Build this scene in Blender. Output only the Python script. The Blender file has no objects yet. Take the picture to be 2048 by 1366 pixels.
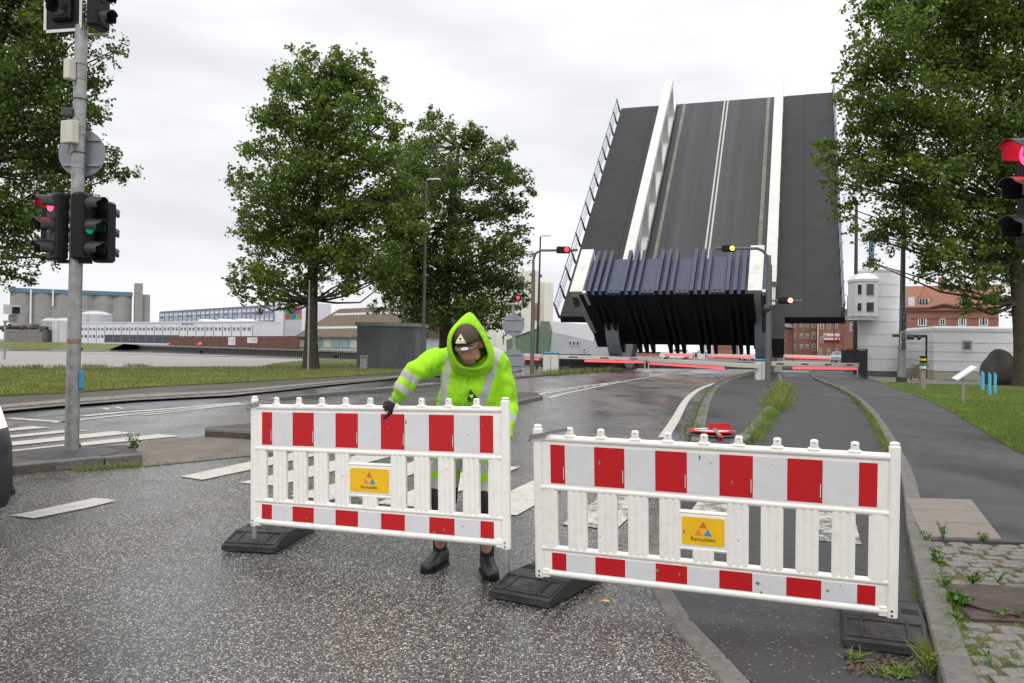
import bpy, math, random
import numpy as np
from mathutils import Vector, Matrix, noise as mnoise
rnd = random.Random(7)
rng = np.random.default_rng(11)
scene = bpy.context.scene
# ------------------------------------------------------------------ camera, sky, sun, exposure
FOC, CAMH = 1700.0, 1.6                       # focal length in pixels of the 2048 wide photograph, eye height
ROLL, PITCH = math.radians(.8), math.radians(.3)
_F = Vector((0, math.cos(PITCH), math.sin(PITCH)))
_U0 = Vector((0, -math.sin(PITCH), math.cos(PITCH)))
_X = Vector((1, 0, 0))
CR = _X*math.cos(ROLL) + _U0*math.sin(ROLL)
CU = -_X*math.sin(ROLL) + _U0*math.cos(ROLL)
EYE = Vector((0, 0, CAMH))
cam = bpy.data.cameras.new("camera")
camo = bpy.data.objects.new("camera", cam)
scene.collection.objects.link(camo)
m3 = Matrix((CR, CU, -_F)).transposed()
camo.matrix_world = Matrix.Translation(EYE) @ m3.to_4x4()
cam.sensor_width = 36; cam.lens = FOC/2048*36; cam.clip_start = .1; cam.clip_end = 8000
scene.camera = camo
scene.render.resolution_x, scene.render.resolution_y = 1024, 683

world = bpy.data.worlds.new("World"); scene.world = world; world.use_nodes = True
wt = world.node_tree; wn = wt.nodes; wl = wt.links; wn.clear()
wout = wn.new("ShaderNodeOutputWorld"); wbg = wn.new("ShaderNodeBackground")
wsky = wn.new("ShaderNodeTexSky"); wsky.sky_type = 'NISHITA'; wsky.sun_disc = False
wsky.sun_elevation = math.radians(48); wsky.sun_rotation = math.radians(195)
wtc = wn.new("ShaderNodeTexCoord")
wsep = wn.new("ShaderNodeSeparateXYZ"); wl.new(wtc.outputs['Generated'], wsep.inputs[0])
def wmath(op, a, b=None, clamp=False):
    n = wn.new("ShaderNodeMath"); n.operation = op; n.use_clamp = clamp
    for i, v in enumerate((a, b)):
        if v is None: continue
        if isinstance(v, (int, float)): n.inputs[i].default_value = v
        else: wl.new(v, n.inputs[i])
    return n.outputs[0]
up = wmath('MAXIMUM', wsep.outputs[2], 0.0)
lum = wmath('ADD', wmath('MULTIPLY', wmath('MULTIPLY', up, up), .80), .742)      # overcast: brighter overhead
wmap = wn.new("ShaderNodeMapping"); wmap.inputs['Scale'].default_value = (1.6, 1.6, 5.5)
wl.new(wtc.outputs['Generated'], wmap.inputs[0])
wno = wn.new("ShaderNodeTexNoise"); wno.inputs['Scale'].default_value = 1.9; wno.inputs['Detail'].default_value = 4
wno.inputs['Roughness'].default_value = .5
wl.new(wmap.outputs[0], wno.inputs['Vector'])
wr = wn.new("ShaderNodeMapRange"); wr.inputs[1].default_value = .36; wr.inputs[2].default_value = .64
wr.inputs[3].default_value = .955; wr.inputs[4].default_value = 1.22
wl.new(wno.outputs[0], wr.inputs[0])
lum = wmath('MULTIPLY', lum, wr.outputs[0])
lum = wmath('MULTIPLY', lum, wmath('ADD', wmath('MULTIPLY', wsep.outputs[0], .07), 1.0))
wcol = wn.new("ShaderNodeMix"); wcol.data_type = 'RGBA'; wcol.blend_type = 'MULTIPLY'; wcol.inputs[0].default_value = 1
wcol.inputs[6].default_value = (.985, .988, 1.02, 1)
wl.new(lum, wcol.inputs[7])
whs = wn.new("ShaderNodeHueSaturation"); whs.inputs['Saturation'].default_value = .25; whs.inputs['Value'].default_value = .012
wl.new(wsky.outputs[0], whs.inputs['Color'])
wadd = wn.new("ShaderNodeMix"); wadd.data_type = 'RGBA'; wadd.blend_type = 'ADD'; wadd.inputs[0].default_value = 1
wl.new(wcol.outputs[2], wadd.inputs[6]); wl.new(whs.outputs[0], wadd.inputs[7])
wl.new(wadd.outputs[2], wbg.inputs[0]); wbg.inputs[1].default_value = 1.0
wl.new(wbg.outputs[0], wout.inputs[0])
sun = bpy.data.lights.new("sun", 'SUN'); sun.energy = 1.1; sun.angle = math.radians(25); sun.color = (1, .97, .93)
suno = bpy.data.objects.new("sun", sun); scene.collection.objects.link(suno)
suno.rotation_euler = (math.radians(42), 0, math.radians(-15)); suno.location = (0, 0, 30)
vs = scene.view_settings
vs.view_transform = 'Standard'; vs.look = 'None'; vs.gamma = 1; vs.use_curve_mapping = False; vs.exposure = 0.08

# ------------------------------------------------------------------ helpers
V = Vector
def ray(px, py): return _F*FOC + CR*(px-1024) - CU*(py-683)
def G(px, py, z=0.0):
    d = ray(px, py); t = (z-CAMH)/d.z
    q = EYE + d*t; q.z = z
    return q
def P(px, py, Y):
    d = ray(px, py); return EYE + d*(Y/d.y)
def Zat(px, py, Y): return P(px, py, Y).z
def link(o): scene.collection.objects.link(o); return o
def tag(o, label=None, cat=None, group=None, kind=None):
    if label: o['label'] = label
    if cat: o['category'] = cat
    if group: o['group'] = group
    if kind: o['kind'] = kind
    return o
def thing(name, label, cat, loc=(0, 0, 0), group=None):
    o = bpy.data.objects.new(name, None); link(o); o.location = loc; o.empty_display_size = .2
    return tag(o, label, cat, group)
def rootloc(p):
    q = p
    while q.parent: q = q.parent
    return Vector(q.location)
def frame(origin, u, w=V((0, 0, 1))):
    """matrix with x along u, z along w, y = w x u"""
    u = V(u).normalized(); w = V(w); w = (w - u*w.dot(u)).normalized(); v = w.cross(u)
    M = Matrix((u, v, w)).transposed().to_4x4(); M.translation = origin
    return M
def rotz(a, loc=(0, 0, 0)): return Matrix.Translation(loc) @ Matrix.Rotation(a, 4, 'Z')
class MB:
    def __init__(s, M=None): s.v = []; s.f = []; s.mi = []; s.M = M or Matrix(); s.k = 0
    def add(s, vs_, fs):
        b = len(s.v); M = s.M
        s.v.extend([tuple(M @ V(p)) for p in vs_]); s.f.extend([tuple(b+i for i in f) for f in fs]); s.mi.extend([s.k]*len(fs))
        return s
    def box(s, x0, x1, y0, y1, z0, z1, c=0.0):
        if c <= 0:
            v = [(x, y, z) for z in (z0, z1) for y in (y0, y1) for x in (x0, x1)]
            return s.add(v, [(0, 2, 3, 1), (4, 5, 7, 6), (0, 1, 5, 4), (2, 6, 7, 3), (0, 4, 6, 2), (1, 3, 7, 5)])
        # chamfered along z-rings
        c = min(c, abs(x1-x0)*.49, abs(y1-y0)*.49, abs(z1-z0)*.49)
        ring = lambda e, z: [(x0+e+c, y0+e, z), (x1-e-c, y0+e, z), (x1-e, y0+e+c, z), (x1-e, y1-e-c, z), (x1-e-c, y1-e, z), (x0+e+c, y1-e, z), (x0+e, y1-e-c, z), (x0+e, y0+e+c, z)]
        v = ring(c*.8, z0)+ring(0, z0+c)+ring(0, z1-c)+ring(c*.8, z1)
        f = [tuple(range(7, -1, -1)), tuple(range(24, 32))]
        for k in range(3):
            for i in range(8): f.append((k*8+i, k*8+(i+1) % 8, k*8+8+(i+1) % 8, k*8+8+i))
        return s.add(v, f)
    def prism(s, pts, h0, h1, axis='z'):
        n = len(pts)
        mp = {'z': lambda p, h: (p[0], p[1], h), 'y': lambda p, h: (p[0], h, p[1]), 'x': lambda p, h: (h, p[0], p[1])}[axis]
        v = [mp(p, h0) for p in pts]+[mp(p, h1) for p in pts]
        a = sum(pts[i][0]*pts[(i+1) % n][1]-pts[(i+1) % n][0]*pts[i][1] for i in range(n))
        if axis == 'y': a = -a
        f = [tuple(range(n-1, -1, -1)), tuple(range(n, 2*n))]+[(i, (i+1) % n, n+(i+1) % n, n+i) for i in range(n)]
        if a*(h1-h0) < 0: f = [tuple(reversed(q)) for q in f]
        return s.add(v, f)
    def tube(s, pts, r, n=8, cap=True):
        pts = [V(p) for p in pts]
        rs = r if isinstance(r, (list, tuple)) else [r]*len(pts)
        vv = []; ff = []; prev = None
        for i, p in enumerate(pts):
            d = (pts[min(i+1, len(pts)-1)]-pts[max(i-1, 0)]).normalized()
            if prev is None: a = d.orthogonal().normalized()
            else:
                a = prev-d*prev.dot(d)
                a = a.normalized() if a.length > 1e-6 else d.orthogonal().normalized()
            prev = a; b = d.cross(a)
            for k in range(n):
                t = 2*math.pi*k/n
                vv.append(tuple(p+(a*math.cos(t)+b*math.sin(t))*rs[i]))
        for i in range(len(pts)-1):
            for k in range(n): ff.append((i*n+k, i*n+(k+1) % n, (i+1)*n+(k+1) % n, (i+1)*n+k))
        if cap: ff.append(tuple(range(n-1, -1, -1))); ff.append(tuple((len(pts)-1)*n+k for k in range(n)))
        return s.add(vv, ff)
    def cyl(s, c, r, h, n=16, r2=None): 
        c = V(c); return s.tube([c, c+V((0, 0, h))], [r, r if r2 is None else r2], n)
    def lathe(s, prof, n=20, c=(0, 0, 0)):
        vv = []; ff = []
        for (r, z) in prof:
            for k in range(n):
                t = 2*math.pi*k/n; vv.append((c[0]+r*math.cos(t), c[1]+r*math.sin(t), c[2]+z))
        for i in range(len(prof)-1):
            for k in range(n): ff.append((i*n+k, i*n+(k+1) % n, (i+1)*n+(k+1) % n, (i+1)*n+k))
        ff.append(tuple(range(n-1, -1, -1))); ff.append(tuple((len(prof)-1)*n+k for k in range(n)))
        return s.add(vv, ff)
    def ellip(s, c, r, R=None, nu=16, nv=10):
        """ellipsoid centre c radii r with optional 3x3 rotation"""
        c = V(c); R = R or Matrix.Identity(3); vv = [tuple(c+R @ V((0, 0, -r[2])))]; ff = []
        for j in range(1, nv):
            a = -math.pi/2+math.pi*j/nv
            for i in range(nu):
                t = 2*math.pi*i/nu
                vv.append(tuple(c+R @ V((r[0]*math.cos(a)*math.cos(t), r[1]*math.cos(a)*math.sin(t), r[2]*math.sin(a)))))
        vv.append(tuple(c+R @ V((0, 0, r[2])))); L = len(vv)-1
        for i in range(nu):
            ff.append((0, 1+(i+1) % nu, 1+i)); ff.append((L, L-nu+i, L-nu+(i+1) % nu))
        for j in range(nv-2):
            for i in range(nu):
                a = 1+j*nu; ff.append((a+i, a+(i+1) % nu, a+nu+(i+1) % nu, a+nu+i))
        return s.add(vv, ff)
    def loft(s, rings, cap=True):
        n = len(rings[0]); vv = [tuple(p) for r in rings for p in r]; ff = []
        for i in range(len(rings)-1):
            for k in range(n): ff.append((i*n+k, i*n+(k+1) % n, (i+1)*n+(k+1) % n, (i+1)*n+k))
        if cap: ff.append(tuple(range(n-1, -1, -1))); ff.append(tuple((len(rings)-1)*n+k for k in range(n)))
        return s.add(vv, ff)
    def mesh(s, name, mats, loc=None, smooth=False):
        me = bpy.data.meshes.new(name)
        v = s.v if loc is None else [(p[0]-loc[0], p[1]-loc[1], p[2]-loc[2]) for p in s.v]
        me.from_pydata(v, [], s.f)
        for m in (mats if isinstance(mats, (list, tuple)) else [mats]): me.materials.append(m)
        if any(s.mi): me.polygons.foreach_set('material_index', s.mi)
        if smooth:
            me.polygons.foreach_set('use_smooth', [True]*len(s.f))
            if smooth != 'all':
                try: me.set_sharp_from_angle(angle=math.radians(38))
                except Exception: pass
        me.update(); return me
    def build(s, name, mats, parent=None, smooth=False, fix=False):
        loc = rootloc(parent) if parent is not None else None
        me = s.mesh(name, mats, loc, smooth)
        if fix:
            import bmesh
            b = bmesh.new(); b.from_mesh(me); bmesh.ops.recalc_face_normals(b, faces=b.faces); b.to_mesh(me); b.free()
        o = bpy.data.objects.new(name, me); link(o)
        if parent is not None: o.parent = parent
        return o
def piece(me, name, parent, loc=(0, 0, 0), rz=0.0, scale=None, rot=None):
    o = bpy.data.objects.new(name, me); link(o)
    if parent is not None:
        o.parent = parent; rl = rootloc(parent) if parent.parent is None else rootloc(parent)
        o.location = V(loc)-rl
    else: o.location = loc
    o.rotation_euler = rot if rot is not None else (0, 0, rz)
    if scale: o.scale = scale
    return o

# ------------------------------------------------------------------ materials
def nodes(name):
    m = bpy.data.materials.new(name); m.use_nodes = True
    nt = m.node_tree; b = nt.nodes['Principled BSDF']
    return m, nt, b
def noise_node(nt, scale, detail=3, rough=.5, coord='Object', vec=None):
    n = nt.nodes.new('ShaderNodeTexNoise'); n.inputs['Scale'].default_value = scale; n.inputs['Detail'].default_value = detail
    n.inputs['Roughness'].default_value = rough
    if vec is None:
        tc = nt.nodes.new('ShaderNodeTexCoord'); vec = tc.outputs[coord]
    nt.links.new(vec, n.inputs['Vector']); return n
def ramp(nt, fac, stops):
    r = nt.nodes.new('ShaderNodeValToRGB'); e = r.color_ramp.elements
    while len(e) < len(stops): e.new(.5)
    for i, (p, c) in enumerate(stops):
        e[i].position = p; e[i].color = (*c, 1) if len(c) == 3 else c
    nt.links.new(fac, r.inputs[0]); return r
def mixc(nt, fac, a, b, mode='MIX'):
    n = nt.nodes.new('ShaderNodeMix'); n.data_type = 'RGBA'; n.blend_type = mode
    for i, v in ((0, fac), (6, a), (7, b)):
        if isinstance(v, (int, float)): n.inputs[i].default_value = v
        elif isinstance(v, tuple): n.inputs[i].default_value = (*v, 1) if len(v) == 3 else v
        else: nt.links.new(v, n.inputs[i])
    return n.outputs[2]
def mth(nt, op, a, b=0.0):
    n = nt.nodes.new('ShaderNodeMath'); n.operation = op
    for i, v in enumerate((a, b)):
        if isinstance(v, (int, float)): n.inputs[i].default_value = v
        else: nt.links.new(v, n.inputs[i])
    return n.outputs[0]
def bump(nt, b, h, strength=.3, dist=.01):
    n = nt.nodes.new('ShaderNodeBump'); n.inputs['Strength'].default_value = strength; n.inputs['Distance'].default_value = dist
    nt.links.new(h, n.inputs['Height']); nt.links.new(n.outputs[0], b.inputs['Normal'])
def M(name, col, rough=.6, var=.12, scale=3.0, metal=0, bmp=0, bscale=40, dirt=0, dcol=(.09, .07, .05), spec=.5, dscale=1.3):
    m, nt, b = nodes(name)
    n = noise_node(nt, scale, 5, .6)
    lo = tuple(c*(1-var) for c in col); hi = tuple(min(1, c*(1+var)) for c in col)
    r = ramp(nt, n.outputs[0], [(.3, lo), (.7, hi)]); out = r.outputs[0]
    if dirt:
        d = noise_node(nt, dscale, 6, .7)
        f = ramp(nt, d.outputs[0], [(.48, (0, 0, 0)), (.72, (dirt,)*3)])
        out = mixc(nt, f.outputs[0], out, dcol)
    nt.links.new(out, b.inputs['Base Color'])
    rr = nt.nodes.new('ShaderNodeMapRange'); rr.inputs[3].default_value = max(.03, rough-.08); rr.inputs[4].default_value = min(1, rough+.1)
    nt.links.new(n.outputs[0], rr.inputs[0]); nt.links.new(rr.outputs[0], b.inputs['Roughness'])
    b.inputs['Metallic'].default_value = metal
    b.inputs['Specular IOR Level'].default_value = spec
    if bmp: bump(nt, b, noise_node(nt, bscale, 4).outputs[0], bmp, .01)
    return m
def EM(name, col, s):
    m, nt, b = nodes(name)
    b.inputs['Base Color'].default_value = (*col, 1); b.inputs['Emission Color'].default_value = (*col, 1)
    b.inputs['Emission Strength'].default_value = s; b.inputs['Roughness'].default_value = .3
    return m
def asphalt(name, base=(.05, .05, .052), stone=(.30, .29, .26), density=.62, cell=70, wet=.35, rough=(.3, .6), brown=.25, line=0):
    m, nt, b = nodes(name)
    tc = nt.nodes.new('ShaderNodeTexCoord'); vec = tc.outputs['Object']
    dn = noise_node(nt, 90, 2, .6, vec=vec); va = nt.nodes.new('ShaderNodeVectorMath'); va.operation = 'MULTIPLY_ADD'
    va.inputs[1].default_value = (.016, .016, .016); nt.links.new(dn.outputs['Color'], va.inputs[0]); nt.links.new(vec, va.inputs[2])
    vo = nt.nodes.new('ShaderNodeTexVoronoi'); vo.inputs['Scale'].default_value = cell; nt.links.new(va.outputs[0], vo.inputs['Vector'])
    vo2 = nt.nodes.new('ShaderNodeTexVoronoi'); vo2.inputs['Scale'].default_value = cell*1.9; nt.links.new(va.outputs[0], vo2.inputs['Vector'])
    sep2 = nt.nodes.new('ShaderNodeSeparateColor'); nt.links.new(vo2.outputs['Color'], sep2.inputs[0])
    sep = nt.nodes.new('ShaderNodeSeparateColor'); nt.links.new(vo.outputs['Color'], sep.inputs[0])
    big = noise_node(nt, .55, 5, .6, vec=vec)
    mid = noise_node(nt, 3.5, 4, .6, vec=vec)
    thr = mth(nt, 'ADD', mth(nt, 'MULTIPLY', big.outputs[0], .35), density-.17)
    pick = mth(nt, 'GREATER_THAN', sep.outputs[0], thr)
    near = mth(nt, 'LESS_THAN', vo.outputs['Distance'], .46)
    st = mth(nt, 'MULTIPLY', pick, near)
    st = mth(nt, 'MULTIPLY', st, mth(nt, 'ADD', mth(nt, 'MULTIPLY', sep.outputs[1], .9), .15))
    st2 = mth(nt, 'MULTIPLY', mth(nt, 'GREATER_THAN', sep2.outputs[0], mth(nt, 'ADD', thr, .06)), mth(nt, 'MULTIPLY', sep2.outputs[1], .42))
    st = mth(nt, 'MAXIMUM', st, st2)
    fine = noise_node(nt, 160, 2, .6, vec=vec)
    b0 = ramp(nt, mid.outputs[0], [(.3, tuple(c*.78 for c in base)), (.7, tuple(c*1.25 for c in base))])
    b1 = mixc(nt, mth(nt, 'MULTIPLY', fine.outputs[0], .5), b0.outputs[0], tuple(c*1.9 for c in base))
    br = ramp(nt, big.outputs[0], [(.5, (0, 0, 0)), (.75, (brown,)*3)])
    b1 = mixc(nt, br.outputs[0], b1, (.075, .058, .043))
    col = mixc(nt, st, b1, stone)
    mp = nt.nodes.new('ShaderNodeMapping'); mp.inputs['Rotation'].default_value = (0, 0, math.radians(19)); mp.inputs['Scale'].default_value = (.75, .10, 1)
    nt.links.new(vec, mp.inputs[0]); tr_ = noise_node(nt, 1.0, 3, .5, vec=mp.outputs[0]); pa_ = noise_node(nt, .38, 6, .68, vec=vec)
    wet_ = mth(nt, 'ADD', mth(nt, 'MULTIPLY', tr_.outputs[0], .45), mth(nt, 'MULTIPLY', pa_.outputs[0], .55))
    dk = ramp(nt, wet_, [(.38, (.50, .49, .50)), (.50, (.86, .86, .86)), (.62, (1.08, 1.07, 1.05))])
    col = mixc(nt, 1.0, col, dk.outputs[0], 'MULTIPLY')
    nt.links.new(col, b.inputs['Base Color'])
    w = ramp(nt, wet_, [(.38, (rough[0]*.7,)*3), (.60, (rough[1],)*3)])
    nt.links.new(w.outputs[0], b.inputs['Roughness'])
    b.inputs['Specular IOR Level'].default_value = wet
    hh = mth(nt, 'SUBTRACT', mth(nt, 'MULTIPLY', fine.outputs[0], .4), vo.outputs['Distance'])
    bump(nt, b, hh, .28, .004)
    return m
def grassm(name, a=(.05, .085, .018), c=(.13, .13, .045)):
    m, nt, b = nodes(name)
    n = noise_node(nt, .6, 6, .7); n2 = noise_node(nt, 25, 3, .6)
    r = ramp(nt, n.outputs[0], [(.35, a), (.55, tuple((x+y)/2 for x, y in zip(a, c))), (.75, c)])
    col = mixc(nt, mth(nt, 'MULTIPLY', n2.outputs[0], .7), r.outputs[0], tuple(x*.35 for x in a))
    nt.links.new(col, b.inputs['Base Color']); b.inputs['Roughness'].default_value = .9
    bump(nt, b, n2.outputs[0], 1.0, .05)
    return m
def leafm(name, a, c, trans=.45):
    m, nt, b = nodes(name)
    g = nt.nodes.new('ShaderNodeNewGeometry')
    n = noise_node(nt, .45, 3)
    r = ramp(nt, g.outputs['Random Per Island'], [(0, a), (.75, tuple((x+y)/2 for x, y in zip(a, c))), (1, c)])
    r2 = ramp(nt, n.outputs[0], [(.35, (.72, .75, .75)), (.65, (1.2, 1.16, 1.0))])
    col = mixc(nt, 1.0, r.outputs[0], r2.outputs[0], 'MULTIPLY')
    nt.links.new(col, b.inputs['Base Color']); b.inputs['Roughness'].default_value = .42
    b.inputs['Specular IOR Level'].default_value = .45
    tr = nt.nodes.new('ShaderNodeBsdfTranslucent')
    c2 = mixc(nt, 1.0, col, (1.3, 1.5, .6), 'MULTIPLY'); nt.links.new(c2, tr.inputs[0])
    mx = nt.nodes.new('ShaderNodeMixShader'); mx.inputs[0].default_value = trans
    nt.links.new(b.outputs[0], mx.inputs[1]); nt.links.new(tr.outputs[0], mx.inputs[2])
    nt.links.new(mx.outputs[0], nt.nodes['Material Output'].inputs[0])
    return m
def paintm(name, col=(.62, .60, .55), wear=.5):
    m, nt, b = nodes(name)
    n = noise_node(nt, 4.5, 7, .7); n2 = noise_node(nt, 55, 3, .6)
    s = mth(nt, 'ADD', mth(nt, 'MULTIPLY', n.outputs[0], .7), mth(nt, 'MULTIPLY', n2.outputs[0], .3))
    r = ramp(nt, s, [(.30+.16*wear, (.10, .10, .095)), (.36+.16*wear, tuple(c*.8 for c in col)), (.62, col)])
    nt.links.new(r.outputs[0], b.inputs['Base Color']); b.inputs['Roughness'].default_value = .55
    bump(nt, b, n2.outputs[0], .3, .004)
    return m
def brickm(name, a=(.30, .085, .05), c=(.22, .06, .04), mortar=(.22, .16, .13), sc=1.0):
    m, nt, b = nodes(name)
    tc = nt.nodes.new('ShaderNodeTexCoord')
    sp = nt.nodes.new('ShaderNodeSeparateXYZ'); nt.links.new(tc.outputs['Object'], sp.inputs[0])
    cb = nt.nodes.new('ShaderNodeCombineXYZ')
    nt.links.new(mth(nt, 'ADD', sp.outputs[0], sp.outputs[1]), cb.inputs[0]); nt.links.new(sp.outputs[2], cb.inputs[1])
    br = nt.nodes.new('ShaderNodeTexBrick'); nt.links.new(cb.outputs[0], br.inputs['Vector'])
    br.inputs['Color1'].default_value = (*a, 1); br.inputs['Color2'].default_value = (*c, 1); br.inputs['Mortar'].default_value = (*mortar, 1)
    br.inputs['Scale'].default_value = sc; br.inputs['Brick Width'].default_value = .24; br.inputs['Row Height'].default_value = .075
    br.inputs['Mortar Size'].default_value = .008
    n = noise_node(nt, .35, 5, .6)
    r = ramp(nt, n.outputs[0], [(.3, (.75, .75, .78)), (.7, (1.2, 1.15, 1.1))])
    nt.links.new(mixc(nt, 1.0, br.outputs[0], r.outputs[0], 'MULTIPLY'), b.inputs['Base Color']); b.inputs['Roughness'].default_value = .85
    return m
def glassm(name, col=(.04, .05, .06)):
    return M(name, col, .08, .3, .8, spec=.8)

A_road = asphalt('wet_road_asphalt', (.019, .019, .021), (.78, .73, .62), .66, 80, .55, (.18, .44), .30)
A_lane = asphalt('lane_asphalt', (.045, .045, .048), (.2, .2, .19), .8, 60, .5, (.22, .46), .1)
A_path = asphalt('path_asphalt', (.035, .035, .037), (.24, .23, .22), .93, 55, .35, (.42, .68), .12)
A_foot = asphalt('footway_asphalt', (.056, .056, .059), (.2, .2, .19), .95, 55, .3, (.5, .75), .15)
A_isl = asphalt('island_asphalt', (.085, .075, .062), (.2, .19, .17), .9, 40, .2, (.6, .85), .5)
A_beige = asphalt('worn_island_surface', (.17, .145, .115), (.3, .28, .24), .85, 50, .2, (.6, .85), .2)
M_deck = M('deck_asphalt', (.033, .032, .032), .75, .2, .6, bmp=.3, bscale=8)
M_deck2 = M('deck_walkway', (.037, .036, .036), .8, .25, .8, bmp=.3, bscale=8)
M_gran = M('granite_kerb', (.145, .137, .122), .75, .28, 22, bmp=.5, bscale=60, dirt=.6, dcol=(.07, .065, .045), dscale=5)
M_gran2 = M('granite_setts', (.185, .172, .155), .7, .35, 30, bmp=.6, bscale=50, dirt=.35, dcol=(.09, .085, .05), dscale=7)
M_moss = M('mossy_joint_soil', (.095, .078, .03), .95, .5, 14, bmp=.8, bscale=60)
M_slab = M('concrete_slab', (.21, .185, .155), .8, .12, 8, bmp=.2, bscale=90, dirt=.3, dcol=(.12, .1, .08), dscale=3)
M_iron = M('rusty_iron', (.06, .035, .028), .5, .35, 8, bmp=.3, bscale=60)
M_conc = M('quay_concrete', (.20, .19, .17), .85, .2, 1.2, dirt=.6, dscale=.5)
M_plaza = M('plaza_gravel', (.29, .27, .25), .85, .12, .25, bmp=.3, bscale=5)
M_grassL = grassm('grass_west', (.10, .14, .03), (.27, .235, .08))
M_grassR = grassm('grass_east', (.09, .16, .03), (.22, .22, .06))
M_blade = leafm('grass_blades', (.08, .16, .025), (.27, .30, .08), .3)
M_bladeL = leafm('dry_grass_blades', (.10, .16, .03), (.38, .34, .13), .3)
M_leaf = leafm('poplar_leaves', (.056, .105, .026), (.23, .29, .075))
M_leaf2 = leafm('poplar_leaves_dark', (.048, .090, .026), (.18, .235, .065))
M_weed = leafm('weed_leaves', (.04, .13, .02), (.16, .24, .04), .3)
M_bark = M('bark', (.055, .045, .03), .95, .4, 6, bmp=.8, bscale=14, dirt=.5, dcol=(.05, .06, .02), dscale=3)
M_paint = paintm('road_paint', (.58, .555, .49), .35)
M_worn = paintm('worn_road_paint', (.56, .54, .47), 1.0)
M_galv = M('galvanised_steel', (.33, .33, .32), .45, .25, 10, metal=.6, dirt=.4, dcol=(.1, .1, .07), dscale=4)
M_pole = M('grey_pole_paint', (.13, .125, .115), .5, .2, 6, dirt=.3)
M_dpole = M('dark_pole_paint', (.045, .045, .045), .5, .2, 6)
M_black = M('black_plastic', (.006, .006, .0065), .45, .2, 10, spec=.3)
M_rubber = M('recycled_rubber', (.019, .019, .020), .55, .35, 20, bmp=.35, bscale=120, dirt=.35, dcol=(.1, .09, .075), dscale=9)
M_hole = M('hollow_black', (.004, .004, .004), .9, 0, 3)
M_wplast = M('white_plastic', (.86, .84, .79), .36, .03, 3, dirt=.22, dcol=(.50, .36, .24), dscale=17)
M_wrefl = M('white_reflective_film', (.68, .68, .69), .35, .03, 6, dirt=.15, dcol=(.4, .34, .3), dscale=14)
M_rrefl = M('red_reflective_film', (.50, .006, .010), .4, .1, 60)
M_yellow = M('yellow_sticker', (.85, .50, .01), .4, .05, 12)
M_orange = M('orange_print', (.62, .16, .03), .4, .05, 20)
M_salmon = M('salmon_print', (.85, .22, .07), .4, .05, 20)
M_blue = M('blue_print', (.05, .26, .55), .4, .05, 20)
M_ink = M('black_ink', (.015, .015, .015), .5, 0, 20)
M_steel = M('zinc_steel', (.42, .42, .43), .3, .2, 30, metal=.9)
M_box = M('cream_box', (.58, .57, .48), .5, .06, 3, dirt=.15)
M_signback = M('sign_back', (.24, .26, .29), .5, .08, 4, metal=.2)
M_red = EM('red_lamp', (1, .03, .05), 2.4)
M_redhot = EM('red_lamp_bright', (1, .10, .07), 14)
M_amber = EM('amber_lamp', (1, .30, .03), 10)
M_green = EM('green_lamp', (.01, .45, .28), .2)
M_pink = EM('red_led_strip', (1, .13, .15), .72)
M_lensoff = M('unlit_lens', (.02, .02, .02), .2, 0, 5)
M_visor = M('signal_visor', (.022, .022, .022), .4, .1, 10); M_redlens = EM('red_signal_lens', (1, .02, .05), 9)
M_wpaint = M('white_steel_paint', (.74, .73, .68), .45, .1, 1.2, dirt=.4, dcol=(.22, .19, .15), dscale=.8)
M_wgirder = M('girder_white_paint', (.66, .66, .63), .45, .06, 1.2, dirt=.2, dcol=(.3, .28, .25), dscale=.7)
M_navy = M('navy_steel', (.052, .062, .112), .45, .2, 1.5, dirt=.5, dcol=(.05, .045, .045), dscale=1.2)
M_navyd = M('dark_navy_steel', (.018, .02, .035), .6, .3, 1.5)
M_armpaint = M('arm_white', (.66, .65, .58), .5, .05, 4, dirt=.15)
M_bluecap = M('blue_cap', (.06, .25, .42), .4, .1, 5)
M_hullw = M('white_panel_cladding', (.84, .84, .84), .45, .05, .8, dirt=.12, dcol=(.45, .43, .4), dscale=.7)
M_seam = M('panel_seam', (.35, .35, .35), .6, .1, 4)
M_glass = glassm('dark_glass'); M_wframe = M('white_window_frame', (.72, .72, .70), .5, .04, 3)
M_brick = brickm('red_brick', (.36, .145, .095), (.28, .105, .07)); M_brick2 = brickm('brown_brick', (.17, .06, .045), (.12, .042, .035), (.12, .08, .07))
M_tile = M('red_roof_tiles', (.27, .125, .085), .8, .22, 3, bmp=.3, bscale=12)
M_silo = M('silo_concrete', (.30, .295, .28), .85, .1, .15, dirt=.35, dcol=(.2, .19, .17), dscale=.12)
M_bluetrim = M('blue_trim', (.10, .19, .26), .6, .1, .3)
M_white2 = M('far_white_wall', (.68, .68, .70), .6, .05, .2)
M_facade = M('grey_blue_facade', (.40, .43, .50), .6, .08, .2)
M_bluecol = M('blue_mullion', (.17, .24, .38), .5, .1, .3)
M_roofbr = M('brown_sheet_roof', (.115, .085, .05), .8, .2, .5)
M_greenw = M('green_sheet_wall', (.13, .19, .13), .7, .1, .3)
M_cream = M('cream_wall', (.66, .64, .56), .7, .06, .15)
M_greyw = M('grey_sheet_wall', (.42, .43, .45), .6, .1, .3)
M_tank = M('pale_tank', (.52, .53, .53), .6, .08, .2)
M_shed = M('shed_sheet', (.15, .165, .165), .55, .12, 2, dirt=.3, dcol=(.06, .06, .055))
M_shedroof = M('shed_roof_edge', (.26, .28, .25), .6, .12, 2)
M_stone = M('dark_boulder', (.075, .070, .060), .85, .45, 2.2, bmp=1.0, bscale=9)
M_cyan = M('cyan_paint', (.10, .42, .62), .45, .08, 8)
M_wood = M('weathered_wood', (.26, .22, .16), .85, .2, 9, bmp=.3, bscale=30)
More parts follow.
